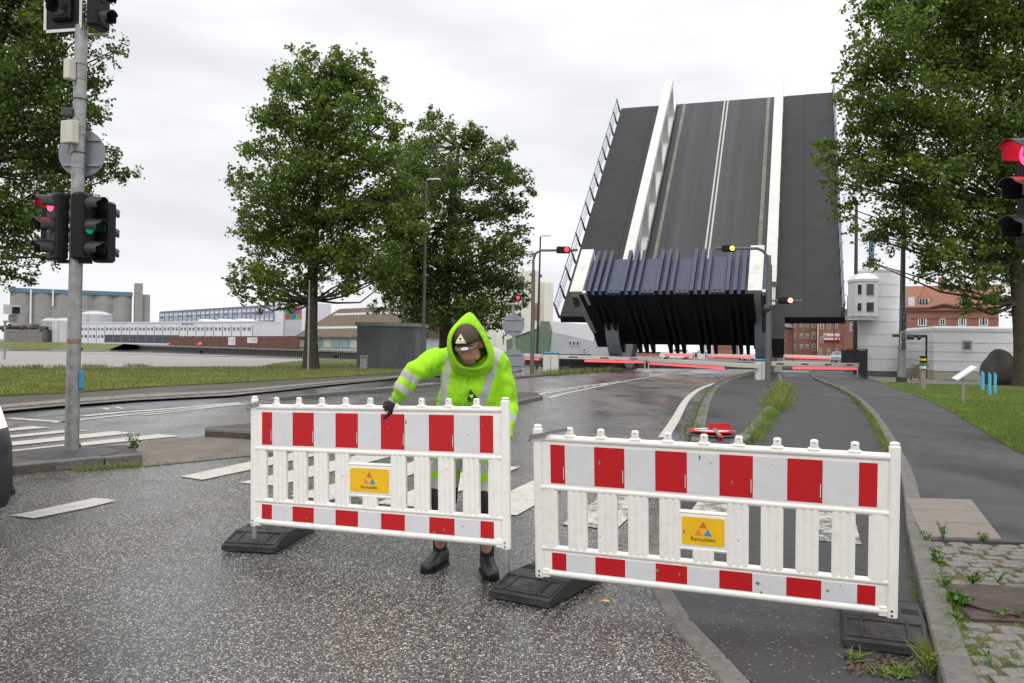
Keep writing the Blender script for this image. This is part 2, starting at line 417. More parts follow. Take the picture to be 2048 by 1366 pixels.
def waterm():
    m, nt, b = nodes('harbour_water')
    b.inputs['Base Color'].default_value = (.05, .065, .07, 1); b.inputs['Roughness'].default_value = .08
    bump(nt, b, noise_node(nt, .6, 4).outputs[0], .12, .1); return m
M_water = waterm()

# ------------------------------------------------------------------ ground sheets
def poly_obj(name, pts, mat, kind='structure', z=None):
    me = bpy.data.meshes.new(name)
    me.from_pydata([tuple(p) for p in pts], [], [tuple(range(len(pts)))]); me.materials.append(mat)
    me.update()
    if me.polygons[0].normal.z < 0: me.flip_normals()
    o = link(bpy.data.objects.new(name, me)); o['kind'] = kind
    return o
def GL(px, z=0.0): return [G(x, y, z) for x, y in px]
def slab(name, pts, mat, top, depth):
    """raised sheet with side faces"""
    n = len(pts); v = [(p.x, p.y, top) for p in pts]+[(p.x, p.y, top-depth) for p in pts]
    a = sum(pts[i].x*pts[(i+1) % n].y-pts[(i+1) % n].x*pts[i].y for i in range(n))
    f = [tuple(range(n))]+[(i, n+i, n+(i+1) % n, (i+1) % n) for i in range(n)]
    if a < 0: f = [tuple(reversed(q)) for q in f]
    me = bpy.data.meshes.new(name); me.from_pydata(v, [], f); me.materials.append(mat); me.update()
    o = link(bpy.data.objects.new(name, me)); o['kind'] = 'structure'; return o
QUAY = [(0, 702), (210, 703.5), (340, 707), (600, 716), (700, 720), (1000, 729), (1200, 735), (1280, 736), (1500, 738), (1650, 741), (1720, 744)]
quay = [V((-400, 150, 0))]+GL(QUAY)+[V((60, 58, 0)), V((400, 10, 0))]
near = quay+[V((400, -40, 0)), V((-400, -40, 0))]
slab('ground', near, A_road, 0.0, 3.0)
# coping of the quay
cb_ = MB()
for a, b in zip(quay[1:-1], quay[2:-1]):
    d = (b-a); L = d.length
    cb_.M = frame(a, d); cb_.box(-.02, L, -.5, .1, -.6, .09)
o = cb_.build('quay_edge', M_conc); o['kind'] = 'structure'
poly_obj('water', [V((-4000, -200, -1.45)), V((4000, -200, -1.45)), V((4000, 6000, -1.45)), V((-4000, 6000, -1.45))], M_water)
pier = [G(219, 689), G(620, 700), G(710, 703), G(850, 708.5), G(1150, 719), G(1300, 722), G(1500, 725), G(1720, 729)]
wl_ = [G(0, 694.5, -1.45), G(100, 695, -1.45), G(214, 699.6, -1.45)]
far = [V((-1500, wl_[0].y+25, 0)), wl_[0]+V((0, 18, 1.45)), wl_[1]+V((0, 18, 1.45)), wl_[2]+V((-4, 16, 1.45)), pier[0]+V((-14, 10, 0))]+pier+[V((160, 62, 0)), V((3500, -100, 0)), V((3500, 5500, 0)), V((-3500, 5500, 0)), V((-3500, 400, 0))]
slab('far_quay_ground', far, M('far_ground', (.16, .155, .14), .9, .2, .05), 0.0, 2.4)
bk = MB()
ww = [V((-1500, wl_[0].y, -1.5))]+wl_+[V((pier[0].x+2, pier[0].y-6, -1.5))]
for a, b in zip(ww, ww[1:]):
    bk.add([a+V((0, 0, -.2)), b+V((0, 0, -.2)), b+V((0, 12, 1.95)), a+V((0, 12, 1.95)), b+V((0, 30, 1.4)), a+V((0, 30, 1.4))], [(0, 1, 2, 3), (3, 2, 4, 5)])
bk.build('canal_bank', M_grassL)['kind'] = 'structure'

GRASS_L = [(-500, 808), (-100, 795), (0, 790), (132, 784), (307, 772), (430, 766), (560, 759), (700, 751), (796, 745), (850, 739), (850, 731), (760, 727), (715, 719), (620, 719), (545, 727), (523, 733), (300, 734), (0, 737), (-500, 742)]
K1 = [(-500, 868), (-100, 832), (20, 821), (130, 811), (277, 800), (461, 791), (560, 781), (650, 771), (800, 756), (900, 751), (1040, 744)]
K0 = [(850, 739), (796, 745), (700, 751), (560, 759), (430, 766), (307, 772), (132, 784), (0, 790), (-100, 795), (-500, 808)]
grassL = slab('grass_west', GL(GRASS_L, .10), M_grassL, .10, .2)
plz = [(-500, 742), (0, 737), (300, 734), (523, 733), (545, 727), (620, 719), (715, 719), (760, 727), (850, 731), (1020, 738), (1020, 732)]
poly_obj('plaza', [p for p in GL(plz, .004)]+[V((p.x, p.y, .004)) for p in reversed(quay[1:7])], M_plaza)
poly_obj('pavement_west', GL(K1+K0, .06), A_isl)
# sett strip beside the kerb
strip = [(x, y-1) for x, y in K1[:9]]+[(800, 751), (650, 763), (461, 780), (277, 788), (130, 798), (20, 808), (-100, 817), (-500, 848)]
poly_obj('sett_strip', GL(strip, .064), M('sett_strip_stone', (.20, .19, .165), .85, .5, 7, bmp=1, bscale=9))
lane2 = [(560, 800), (866, 773), (1040, 755), (1200, 741), (1200, 736.5), (1040, 744), (900, 751), (800, 756), (650, 771), (560, 781), (461, 791), (277, 800), (130, 811), (20, 821), (-500, 868), (-500, 880), (20, 838), (300, 818)]
poly_obj('side_lane', GL(lane2, .004), A_lane)

def offset_poly(pts, w):
    """pts: world Vectors (polyline); returns left/right offset points by w to the right hand"""
    out = []
    for i, p in enumerate(pts):
        d = (pts[min(i+1, len(pts)-1)]-pts[max(i-1, 0)]); d.z = 0; d.normalize()
        out.append(p+V((d.y, -d.x, 0))*w)
    return out
def resample(pts, step):
    out = [pts[0].copy()]; acc = 0
    for a, b in zip(pts, pts[1:]):
        L = (b-a).length; t = step-acc
        while t < L: out.append(a+(b-a)*(t/L)); t += step
        acc = (acc+L) % step if L else acc
    out.append(pts[-1].copy()); return out
def smoothpts(pts, it=2):
    for _ in range(it):
        q = [pts[0]]
        for a, b in zip(pts, pts[1:]): q += [a*.75+b*.25, a*.25+b*.75]
        q.append(pts[-1]); pts = q
    return pts
def kerb(name, px, z, width, h, seg=1.0, mat=None, side=1, base=0.0):
    """stones along a pixel polyline; top at z, height h; width to the right of travel"""
    pts = resample(smoothpts(GL(px, base)), seg)
    root = tag(bpy.data.objects.new(name, None), kind='structure'); link(root); root.location = pts[0]
    n = 0
    for a, b in zip(pts, pts[1:]):
        L = (b-a).length
        if L < .12: continue
        n += 1
        mb = MB(frame(a, (b-a)+V((0, 0, rnd.uniform(-.004, .004)))))
        y0, y1 = (-width, 0) if side > 0 else (0, width)
        g = .007
        mb.box(g, L-g, y0+rnd.uniform(-.004, .004), y1, z-h, z+rnd.uniform(-.005, .005), .012)
        mb.build('kerb_stone', mat or M_gran, root)
    return root, pts
# kerbs
kerb('kerb_west', K1, .10, .14, .14, 3.0)
kerb('kerb_lane_divider', [(500, 805), (560, 800), (866, 773), (1035, 756), (1150, 747), (1268, 738)], .11, .25, .12, 3.0)
# centre islands
ISA = [(-260, 975), (28, 941), (150, 929), (283, 916), (300, 893), (250, 890), (0, 905), (-260, 935)]
slab('traffic_island', GL([(-260, 962), (28, 934), (150, 922), (282, 908), (262, 890), (120, 892), (0, 905), (-260, 930)], .10), A_isl, .10, .12)
kerb('island_kerb', [(-260, 984), (-100, 966), (28, 949), (150, 938), (286, 926)], .115, .16, .12, 1.25, side=-1)
poly_obj('island_ramp', GL([(282, 930), (408, 918), (500, 908), (700, 890), (900, 869), (900, 845), (560, 866), (408, 872), (300, 881), (262, 892), (200, 895), (262, 905)], .004), A_beige)
poly_obj('island_kerb_line', GL([(286, 933), (408, 921), (500, 911), (700, 893), (900, 872), (900, 869), (700, 890), (500, 908), (408, 918), (286, 929)], .008), M_gran)
ISB = [(410, 868), (500, 873), (640, 862), (860, 838), (1000, 815), (1083, 797), (1070, 790), (1000, 790), (860, 806), (640, 838), (410, 861)]
slab('long_island', GL([(x, y-6) for x, y in ISB], .10), A_isl, .10, .12)
kerb('long_island_kerb', [(408, 871), (500, 879), (640, 868), (860, 842), (1000, 818), (1086, 799)], .11, .16, .12, 1.3, side=-1)

# right hand paths
E1 = [(1530, 1390), (1440, 1300), (1390, 1250), (1340, 1190), (1330, 1110), (1337, 1068), (1352, 1000), (1373, 930), (1399, 881), (1418, 802), (1440, 767), (1500, 748), (1535, 739)]
STR = [(1466, 1390), (1395, 1310), (1345, 1252), (1305, 1185), (1300, 1110), (1315, 1068), (1332, 1000), (1356, 930), (1381, 881), (1407, 802)]
E2 = [(1480, 905), (1510, 872), (1548, 820), (1562, 795), (1568, 772), (1560, 745)]
E3 = [(1812, 1076), (1808, 1000), (1798, 950), (1780, 910), (1762, 868), (1737, 827), (1696, 788), (1646, 767), (1621, 757), (1620, 744)]
E4 = [(2400, 1050), (2200, 985), (2100, 935), (2020, 900), (1973, 870), (1903, 829), (1856, 804), (1789, 781), (1759, 770), (1736, 762), (1712, 752)]
poly_obj('cycle_path', GL(E1[:9]+[(1450, 892), (1480, 905), (1510, 872), (1548, 820), (1562, 795), (1568, 772), (1560, 745), (1620, 744), (1621, 757), (1646, 767), (1696, 788), (1737, 827), (1762, 868), (1780, 910), (1798, 950), (1808, 1000), (1812, 1076), (1832, 1150), (1852, 1240), (1892, 1390)], .004), A_path)
slab('footpath_by_road', GL([(1384, 884), (1402, 800), (1430, 765), (1500, 743), (1535, 737), (1560, 741), (1560, 765), (1555, 793), (1540, 820), (1503, 868), (1478, 893)], .09), A_path, .09, .1)
kerb('footpath_kerb_west', [(1381, 892), (1390, 850), (1406, 804), (1432, 770), (1500, 748), (1535, 739)], .10, .22, .12, 1.4)
kerb('footpath_kerb_east', [(1476, 908), (1510, 874), (1548, 822), (1562, 797), (1568, 772), (1562, 748)], .10, .20, .12, 1.2, side=-1)
kerb('flush_kerb_strip', [(1550, 1420)]+E1[:9], .012, .14, .10, .62, side=-1)
FOOT = [(x, y-4) for x, y in E3]+[(1712, 748)]+list(reversed([(x, y-4) for x, y in E4[:-1]]))+[(2400, 1076), (2048, 1090), (1845, 1079)]
FOOTW = [G(x, y, .10) for x, y in [(1845, 1079), (1815, 1070), (1812, 1000), (1800, 940), (1765, 860), (1740, 822), (1698, 783), (1648, 763), (1625, 754), (1624, 741), (1716, 746), (1740, 758), (1762, 766), (1792, 777), (1859, 800), (1906, 825), (1976, 866), (2023, 896), (2103, 931), (2400, 1040), (2400, 1082), (2048, 1085)]]
slab('footway_east', FOOTW, A_foot, .10, .12)
kerb('footway_kerb', [(1892, 1430), (1880, 1390), (1866, 1330), (1851, 1262), (1835, 1180), (1822, 1120), (1812, 1080), (1808, 1000), (1797, 948), (1762, 868), (1737, 827), (1696, 788), (1646, 767), (1621, 757), (1620, 744)], .115, .15, .13, 1.0)
GRR = [(1716, 750), (1740, 758), (1762, 766), (1792, 777), (1859, 800), (1906, 825), (1976, 866), (2023, 896), (2103, 931), (2400, 1040), (2600, 1040), (2600, 800), (2200, 778), (1900, 769), (1760, 763)]
slab('grass_east', GL(GRR, .115), M_grassR, .115, .2)
bedw = [G(x, y, .09) for x, y in [(1852, 1083), (2048, 1084), (2500, 1083), (2700, 1440), (1925, 1440), (1902, 1330), (1880, 1230), (1862, 1150)]]
cobw = slab('cobbled_pavement', bedw, M_moss, .075, .1)
# slabs of concrete
sl = tag(bpy.data.objects.new('concrete_paving', None), kind='structure'); link(sl)
A0, A1, B0, B1 = G(1811, 999, .1), G(1942, 1002, .1), G(1847, 1077, .1), G(2004, 1083, .1)
sl.location = B0
for i in range(3):
    t0, t1 = i/3+.004, (i+1)/3-.004
    L0, L1, R0, R1 = A0.lerp(B0, t0), A0.lerp(B0, t1), A1.lerp(B1, t0), A1.lerp(B1, t1)
    mb = MB(); mb.add([(p.x, p.y, zz) for zz in (.07, .118) for p in (L0, R0, R1, L1)], [(4, 7, 6, 5), (0, 4, 5, 1), (1, 5, 6, 2), (2, 6, 7, 3), (3, 7, 4, 0)])
    mb.build('paving_slab', M_slab, sl, fix=True)
# setts, one by one
def in_poly(x, y, poly):
    c = False; n = len(poly)
    for i in range(n):
        a, b = poly[i], poly[i-1]
        if (a[1] > y) != (b[1] > y) and x < (b[0]-a[0])*(y-a[1])/(b[1]-a[1]+1e-12)+a[0]: c = not c
    return c
sett_meshes = []
for k in range(7):
    mb = MB(); w, d, h = .078, .053, .05
    ring = lambda e, z: [(sx*(w-e)+rnd.uniform(-.006, .006), sy*(d-e)+rnd.uniform(-.006, .006), z) for sx, sy in ((-1, -.7), (-.75, -1), (.75, -1), (1, -.7), (1, .7), (.75, 1), (-.75, 1), (-1, .7))]
    mb.loft([ring(.0, -h), ring(0, h*.62), ring(.007, h*.86), ring(.018, h*.95)])
    sett_meshes.append(mb.mesh('cobble', M_gran2))
ax = (B1-B0); ax.z = 0; ax.normalize(); ay = V((-ax.y, ax.x, 0))
bed2 = [(p.x, p.y) for p in bedw]
mhc = G(2022, 1203, .1); cnt = 0
for j in range(0, 40):
    for i in range(-6, 26):
        p = B0 + ax*(i*.178+(.089 if j % 2 else 0)+rnd.uniform(-.01, .01)+.05) - ay*(.10+j*.132+rnd.uniform(-.006, .006))
        if not in_poly(p.x, p.y, bed2): continue
        q = p-EYE; sx_ = 1024+FOC*q.dot(CR)/max(.1, q.dot(_F))
        if q.dot(_F) < 3.2 or sx_ > 2130 or cnt >= 300: continue
        r_ = p-mhc
        if (r_.dot(ax)/.50)**2 < 1 and abs(r_.dot(ay)) < .37: continue
        if rnd.random() < .03: continue
        o = piece(sett_meshes[rnd.randrange(7)], 'cobble', cobw, (p.x, p.y, .046+rnd.uniform(-.008, .006)), math.atan2(ax.y, ax.x)+rnd.uniform(-.07, .07))
        o.rotation_euler = (rnd.uniform(-.04, .04), rnd.uniform(-.04, .04), o.rotation_euler[2]); o.scale = (rnd.uniform(.86, 1.02), rnd.uniform(.85, 1.03), 1)
        cnt += 1
mh = thing('manhole_cover', 'rusty brown iron manhole cover set in the cobbles', 'manhole cover', mhc)
mb = MB(frame(mhc, ax)); mb.box(-.37, .5, -.355, .355, -.06, .0, .01); mb.build('frame', M_iron, mh)
mb = MB(frame(mhc, ax)); mb.lathe([(.33, -.01), (.33, .012), (.31, .014)], 40); mb.build('lid', M_iron, mh)
for rr in (.27, .21, .15):
    mb = MB(frame(mhc, ax)); mb.tube([(rr*math.cos(t), rr*math.sin(t),   .013) for t in np.linspace(0, 2*math.pi, 33)], .003, 4, False); mb.build('ridge', M_iron, mh)

# ------------------------------------------------------------------ road markings
mk = tag(bpy.data.objects.new('road_markings', None), kind='structure'); link(mk)
def mark(pts, mat=M_paint, z=.009, name='marking_line'):
    me = bpy.data.meshes.new(name); me.from_pydata([(p.x, p.y, z) for p in pts], [], [tuple(range(len(pts)))]); me.materials.append(mat); me.update()
    if me.polygons[0].normal.z < 0: me.flip_normals()
    o = link(bpy.data.objects.new(name, me)); o.parent = mk; return o
def line(px, w, mat=M_paint, z=.009):
    c = smoothpts(GL(px), 2) if len(px) > 2 else GL(px)
    a = offset_poly(c, w/2); b = offset_poly(c, -w/2)
    me = bpy.data.meshes.new('marking_line'); n = len(c)
    me.from_pydata([(p.x, p.y, z) for p in a+b], [], [(i, i+1, n+i+1, n+i) for i in range(n-1)]); me.materials.append(mat); me.update()
    if me.polygons[0].normal.z < 0: me.flip_normals()
    o = link(bpy.data.objects.new('marking_line', me)); o.parent = mk
dz = V((.331, .944, 0)); pz = V((.944, -.331, 0)); oz = V((.07, 8.0, 0))
for k in range(-4, 4):
    r0, l0 = 1.0*k, 1.0*k-.5
    c0 = 7.57+(.0 if k > -3 else .5) - (.25 if k == 1 else 0) - (.0); c1 = c0+3.05
    base = lambda r, c: pz*(r-oz.dot(pz)*0) + dz*c
    pp = pz.dot(oz)
    q = [pz*(pp+l0)+dz*c0, pz*(pp+r0)+dz*c0, pz*(pp+r0)+dz*c1, pz*(pp+l0)+dz*c1]
    if k == -4: q = [pz*(pp+l0+.1)+dz*(c0+.1), pz*(pp+r0)+dz*c0, pz*(pp+r0)+dz*c1, pz*(pp+l0)+dz*c1]
    mark(q, M_worn if k >= 1 else M_paint, .010, 'crossing_stripe')
for q in ([(-200, 885), (28, 857), (61, 853), (101, 856), (28, 862), (-200, 893)], [(-200, 893), (28, 871), (132, 860.6), (175, 861.5), (28, 876), (-200, 902)],
          [(-200, 909), (28, 884.5), (227, 863), (271, 867), (28, 892), (-200, 922)], [(-60, 910), (28, 901), (317, 869), (363, 873), (130, 896), (-60, 916)]):
    mark(GL(q), M_paint, .010, 'crossing_stripe')
mark(GL([(20, 1033), (60, 1025), (187, 997.5), (215, 999), (232, 1003), (180, 1016), (68, 1038.5), (30, 1034)]), M_paint)
line([(18, 837), (100, 843), (150, 844)], .22)
line([(105, 846), (200, 836), (290, 826), (420, 814), (500, 806)], .16)
line([(165, 833), (240, 825), (330, 819), (480, 806), (560, 797), (640, 788)], .25)
line([(285, 831), (360, 823), (440, 813), (560, 803)], .14)
line([(480, 806), (620, 790), (760, 776), (870, 766)], .14)
mark(GL([(202, 817), (210, 816), (222, 819.5), (214, 820)]), M_paint); mark(GL([(227, 814.5), (236, 814), (249, 818), (240, 818)]), M_paint)
# bridge approach
line([(1098, 796), (1130, 787), (1180, 777), (1240, 764), (1320, 751), (1395, 738)], .16)
line([(1050, 787), (1100, 781), (1180, 771), (1240, 763)], .14)
for i in range(8):
    t = i/7; x = 1078+t*115; y = 790-t*19
    line([(x, y), (x+22, y-6.5+t*3)], .16)
line([(1243, 764), (1320, 766), (1412, 771)], .18)
line([(1327, 876), (1352, 838), (1368, 806), (1382, 790), (1402, 776), (1440, 763), (1500, 750), (1528, 742)], .20)
line([(1640, 747), (1690, 747.5)], .5)
mark(GL([(1253, 774), (1290, 773), (1330, 775), (1290, 777)]), M_iron, .012)

# ------------------------------------------------------------------ traffic barriers
def text_obj(body, name, size, mat, M4, parent, ext=.0008, align='CENTER'):
    cu = bpy.data.curves.new(name, 'FONT'); cu.body = body; cu.size = size; cu.extrude = ext; cu.align_x = align; cu.align_y = 'CENTER'
    tmp = link(bpy.data.objects.new(name+'_tmp', cu)); dg = bpy.context.evaluated_depsgraph_get(); dg.update()
    me = bpy.data.meshes.new_from_object(tmp.evaluated_get(dg), depsgraph=dg); bpy.data.objects.remove(tmp)
    me.transform(Matrix.Translation(-rootloc(parent)) @ M4); me.materials.clear(); me.materials.append(mat)
    o = link(bpy.data.objects.new(name, me)); o.parent = parent
    return o
M_mud = M('brown_mud', (.30, .20, .12), .8, .3, 40)
def barrier(origin, u, w, L, label, scratch):
    t = thing('traffic_barrier', label, 'barrier', origin, 'red and white plastic barriers across the road')
    B = frame(origin, u, w)
    def part(name, fn, mat, parent=None, smooth=True, mat4=None):
        mb = MB(B if mat4 is None else mat4); fn(mb); return mb.build(name, mat, parent or t, smooth=smooth)
    for x in (0.0, L):
        def post(mb, x=x):
            mb.box(x-.03, x+.03, -.022, .022, 0.0, .985, .012); mb.box(x-.026, x+.026, -.019, .019, .98, 1.0, .010)
            if x == 0: mb.box(.02, .07, -.02, .02, .012, .075, .008)
            else: mb.box(L-.07, L-.02, -.02, .02, .012, .075, .008)
        part('post', post, M_wplast)
        for zz in (.028, .055):
            part('bolt', lambda mb: mb.tube([(x, -.021, zz), (x, -.028, zz)], .007, 8), M_steel)
    for z, r in ((.915, .023), (.600, .021), (.208, .020), (.045, .024)):
        def rail(mb):
            n = 10; ring = lambda xx: [(xx, r*math.cos(a)*.95, z+r*math.sin(a)) for a in [2*math.pi*k/n for k in range(n)]]
            mb.loft([ring(.022), ring(L-.022)])
        part('rail', rail, M_wplast)
    # boards behind the film
    part('board', lambda mb: mb.box(.03, L-.03, -.012, .012, .61, .905, .004), M_wplast)
    part('board', lambda mb: mb.box(.03, L-.03, -.012, .012, .055, .200, .004), M_wplast)
    x0, x1 = .085, L-.085; unit = (x1-x0)/10
    for (z0, z1) in ((.632, .878), (.072, .182)):
        e = [0, .5, 1.5, 2.5, 3.5, 4.5, 5.5, 6.5, 7.5, 8.5, 9.5, 10]
        for i in range(11):
            red = i % 2 == 0
            part('red_stripe' if red else 'white_stripe', lambda mb: mb.box(x0+e[i]*unit, x0+e[i+1]*unit, -.0145 if red else -.0138, -.0118, z0, z1), M_rrefl if red else M_wrefl, smooth=False)
            if red and z1 > .5 and i < 10:
                part('edge_print', lambda mb: mb.box(x0+e[i+1]*unit-.012, x0+e[i+1]*unit-.008, -.0152, -.0144, z0+.03, z0+.11), M_wrefl, smooth=False)
    # pegs along the top
    for k in range(1, 10):
        x = L*k/10+(.0 if not scratch else (.004 if k % 2 else -.003))
        def peg(mb): mb.box(x-.036, x+.036, -.020, .020, .925, .944, .006); mb.box(x-.022, x+.022, -.015, .015, .930, .992, .009)
        part('peg', peg, M_wplast)
        part('bolt', lambda mb: mb.tube([(x, -.014, .975), (x, -.017, .975)], .004, 6), M_pole)
    # ribbed slats
    def slat(mb, xa, xb, z0, z1, nr=3):
        prof = [(xa, .010)]
        w = xb-xa; pts = []
        seg = nr*8
        for k in range(seg+1):
            s = k/seg; y = -.012-.006*abs(math.sin(math.pi*nr*s))**.6
            pts.append((xa+w*s, y))
        ring0 = [(xa, .010, 0)]+[(a, b, 0) for a, b in pts]+[(xb, .010, 0)]
        mb.loft([[(a, b, z0) for a, b, _ in ring0], [(a, b, z1) for a, b, _ in ring0]])
    sw, ow = .1245, .068; half = []
    xa = .125
    for k in range(4):
        half.append((xa+ow, xa+ow+sw)); xa += ow+sw
    for (a, b) in half+[(L-b, L-a) for a, b in half]:
        part('slat', lambda mb: slat(mb, a, b, .215, .595), M_wplast, smooth=True)
    for (a, b) in ((.028, .125), (L-.125, L-.028)):
        part('end_slat', lambda mb: slat(mb, a, b, .215, .595, 1), M_wplast)
    bx0, bx1 = half[-1][1], L-half[-1][1]; c = L/2
    for z in (.515, .295):
        part('short_rail', lambda mb: mb.loft([[(xx, .016*math.cos(a), z+.014*math.sin(a)) for a in [2*math.pi*k/8 for k in range(8)]] for xx in (bx0-.005, bx1+.005)]), M_wplast)
    part('label_holder', lambda mb: mb.box(bx0-.004, bx1+.004, -.014, .012, .305, .505, .004), M_wplast)
    part('short_slat', lambda mb: slat(mb, c-.062, c+.062, .215, .290, 3), M_wplast)
    def rr(x0, x1, z0, z1, r, n=4):
        o = []
        for cx, cz, a0 in ((x1-r, z1-r, 0), (x0+r, z1-r, 90), (x0+r, z0+r, 180), (x1-r, z0+r, 270)):
            for k in range(n+1):
                a = math.radians(a0+90*k/n); o.append((cx+r*math.cos(a), cz+r*math.sin(a)))
        return o
    st = part('yellow_label', lambda mb: mb.prism(rr(bx0+.012, bx1-.012, .322, .490, .014), -.0165, -.0135, 'y'), M_yellow, smooth=False)
    tri = lambda cx, cz, s: [(cx-s*.55, cz-s*.45), (cx+s*.55, cz-s*.45), (cx, cz+s*.5)]
    part('triangle', lambda mb: mb.prism(tri(c, .447, .046), -.0172, -.0166, 'y'), M_orange, st, False)
    part('triangle', lambda mb: mb.prism(tri(c-.028, .401, .046), -.0172, -.0166, 'y'), M_salmon, st, False)
    part('triangle', lambda mb: mb.prism(tri(c+.028, .401, .046), -.0172, -.0166, 'y'), M_blue, st, False)
    text_obj('Ramudden', 'lettering', .034, M_ink, B @ Matrix.Translation((c, -.0172, .358)) @ Matrix.Rotation(math.radians(90), 4, 'X'), st, .0004)
    # wire clamp at the first post
    hk = [(-.056, -.012, .905), (-.048, -.036, .925), (.02, -.038, .935), (.055, -.033, .945), (.10, -.030, .962), (.20, -.02, .985)]
    part('clamp_hook', lambda mb: mb.loft([[(x, y-.003, z-.015+.008*max(0, x/.2)), (x, y+.003, z-.015), (x, y+.003, z+.015-.010*max(0, x/.2)), (x, y-.003, z+.015-.010*max(0, x/.2))] for x, y, z in hk]), M_steel, smooth=False)
    part('clamp_hook', lambda mb: mb.tube([(-.05, -.03, .90), (-.055, .03, .905), (.04, .032, .925), (.05, -.03, .93)], .009, 6), M_steel)
    # mud and rust marks that each barrier has in its own places
    for k in range(16):
        low = k % 3; cx = rnd.uniform(.1, L-.1); cz = (rnd.uniform(.07, .17), rnd.uniform(.64, .87), rnd.uniform(.25, .58))[low]; r = rnd.uniform(.003, .011)*(1.3 if low == 0 else .8); st_ = 1 if low == 0 else 2.2
        y_ = -.0150 if low < 2 else -.0188
        part('mud_stain', lambda mb: mb.prism([(cx+r*math.cos(a)*rnd.uniform(.4, 1.1), cz+r*st_*math.sin(a)*rnd.uniform(.4, 1.1)) for a in [2*math.pi*i/9 for i in range(9)]], y_, y_+.0012, 'y'), M_mud, smooth=False)
    return t, B
def foot(center_front, az, label):
    ux = V((math.cos(az), -math.sin(az), 0)); t = thing('barrier_foot', label, 'barrier foot', center_front, 'rubber feet of the barriers')
    B = frame(center_front, ux)
    hw = .215
    prof = [(0, .01), (0, .05), (.03, .062), (.24, .118), (.62, .118), (.83, .062), (.86, .05), (.86, .01)]
    mb = MB(B)
    rings = []
    for x, s in ((-hw, .93), (-hw+.012, 1.0), (hw-.012, 1.0), (hw, .93)):
        rings.append([(x, .43+(y-.43)*(.985 if s < 1 else 1), z*s) for y, z in prof])
    mb.loft(rings); b = mb.build('body', M_rubber, t, fix=True)
    def slope(y): return .062+(y-.03)*(.056/.21)
    ang = math.atan2(.056, .21)
    for s in (0, 1):
        Bs = B if s == 0 else B @ Matrix.Translation((0, .86, 0)) @ Matrix.Rotation(math.pi, 4, 'Z')
        Sl = Bs @ Matrix.Translation((0, .03, .062)) @ Matrix.Rotation(ang, 4, 'X')
        for (x0, x1, y0, y1) in ((-.205, -.185, .0, .21), (.185, .205, .0, .21), (-.125, -.110, .0, .2), (.110, .125, .0, .2), (-.19, .19, .0, .022), (-.19, .19, .178, .21)):
            mb = MB(Sl); mb.box(x0, x1, y0, y1, -.004, .009, .003); mb.build('rim', M_rubber, t)
        mb = MB(Sl); mb.box(-.100, .100, .035, .165, -.002, .004, .002); pl = mb.build('name_plate', M_rubber, t)
        for k in range(3):
            mb = MB(Sl); mb.box(-.05+.01*k, .045-.012*k, .06+.03*k, .072+.03*k, .003, .0062, .001); mb.build('ridge', M_rubber, pl)
    for (x, y, w, d) in ((-.06, .33, .05, .03), (.04, .30, .055, .03), (.0, .42, .06, .06), (.15, .42, .09, .10), (-.15, .42, .09, .10), (-.05, .53, .05, .03), (.06, .54, .05, .03)):
        mb = MB(B); mb.box(x-w/2, x+w/2, y-d/2, y+d/2, .10, .1192); mb.build('slot', M_hole, t)
    return t, B
BL1, BR1 = P(509, 1054, 6.50), P(1013, 1101, 5.56)
u1 = BR1-BL1; L1 = u1.length
bar1, FB1 = barrier(BL1, u1, V((-.018, .03, 1)), L1, 'red and white barrier held by the stooping worker in green', 0)
BL2, BR2 = P(1081, 1156, 5.47), P(1783, 1238, 4.74)
u2 = BR2-BL2; L2 = u2.length
bar2, FB2 = barrier(BL2, u2, V((.012, -.11, 1)), L2, 'red and white barrier standing alone across the cycle path', 1)
for B, L, t, zz in ((FB1, L1, bar1, .16), (FB2, L2, bar2, .10)):
    for x in (0, L):
        mb = MB(B); mb.tube([(x, 0, -.14 if (L == L1 and x) else -.085), (x, 0, .03)], .020, 10); mb.build('foot_pin', M_galv, t, smooth=True)
foot(G(495, 1106), math.radians(8), 'black rubber foot under the post far from the worker, beside the open road')
foot(G(1036, 1208), math.radians(31), 'black rubber foot turned askew by the worker\'s boot, where the two barriers meet')
foot(G(1772, 1308), math.radians(20), 'black rubber foot against the granite kerb by the cobbles')
foot(G(22, 993)+V((-.20, 0, 0)), math.radians(-40), 'black rubber foot peeping out from behind the dark car')

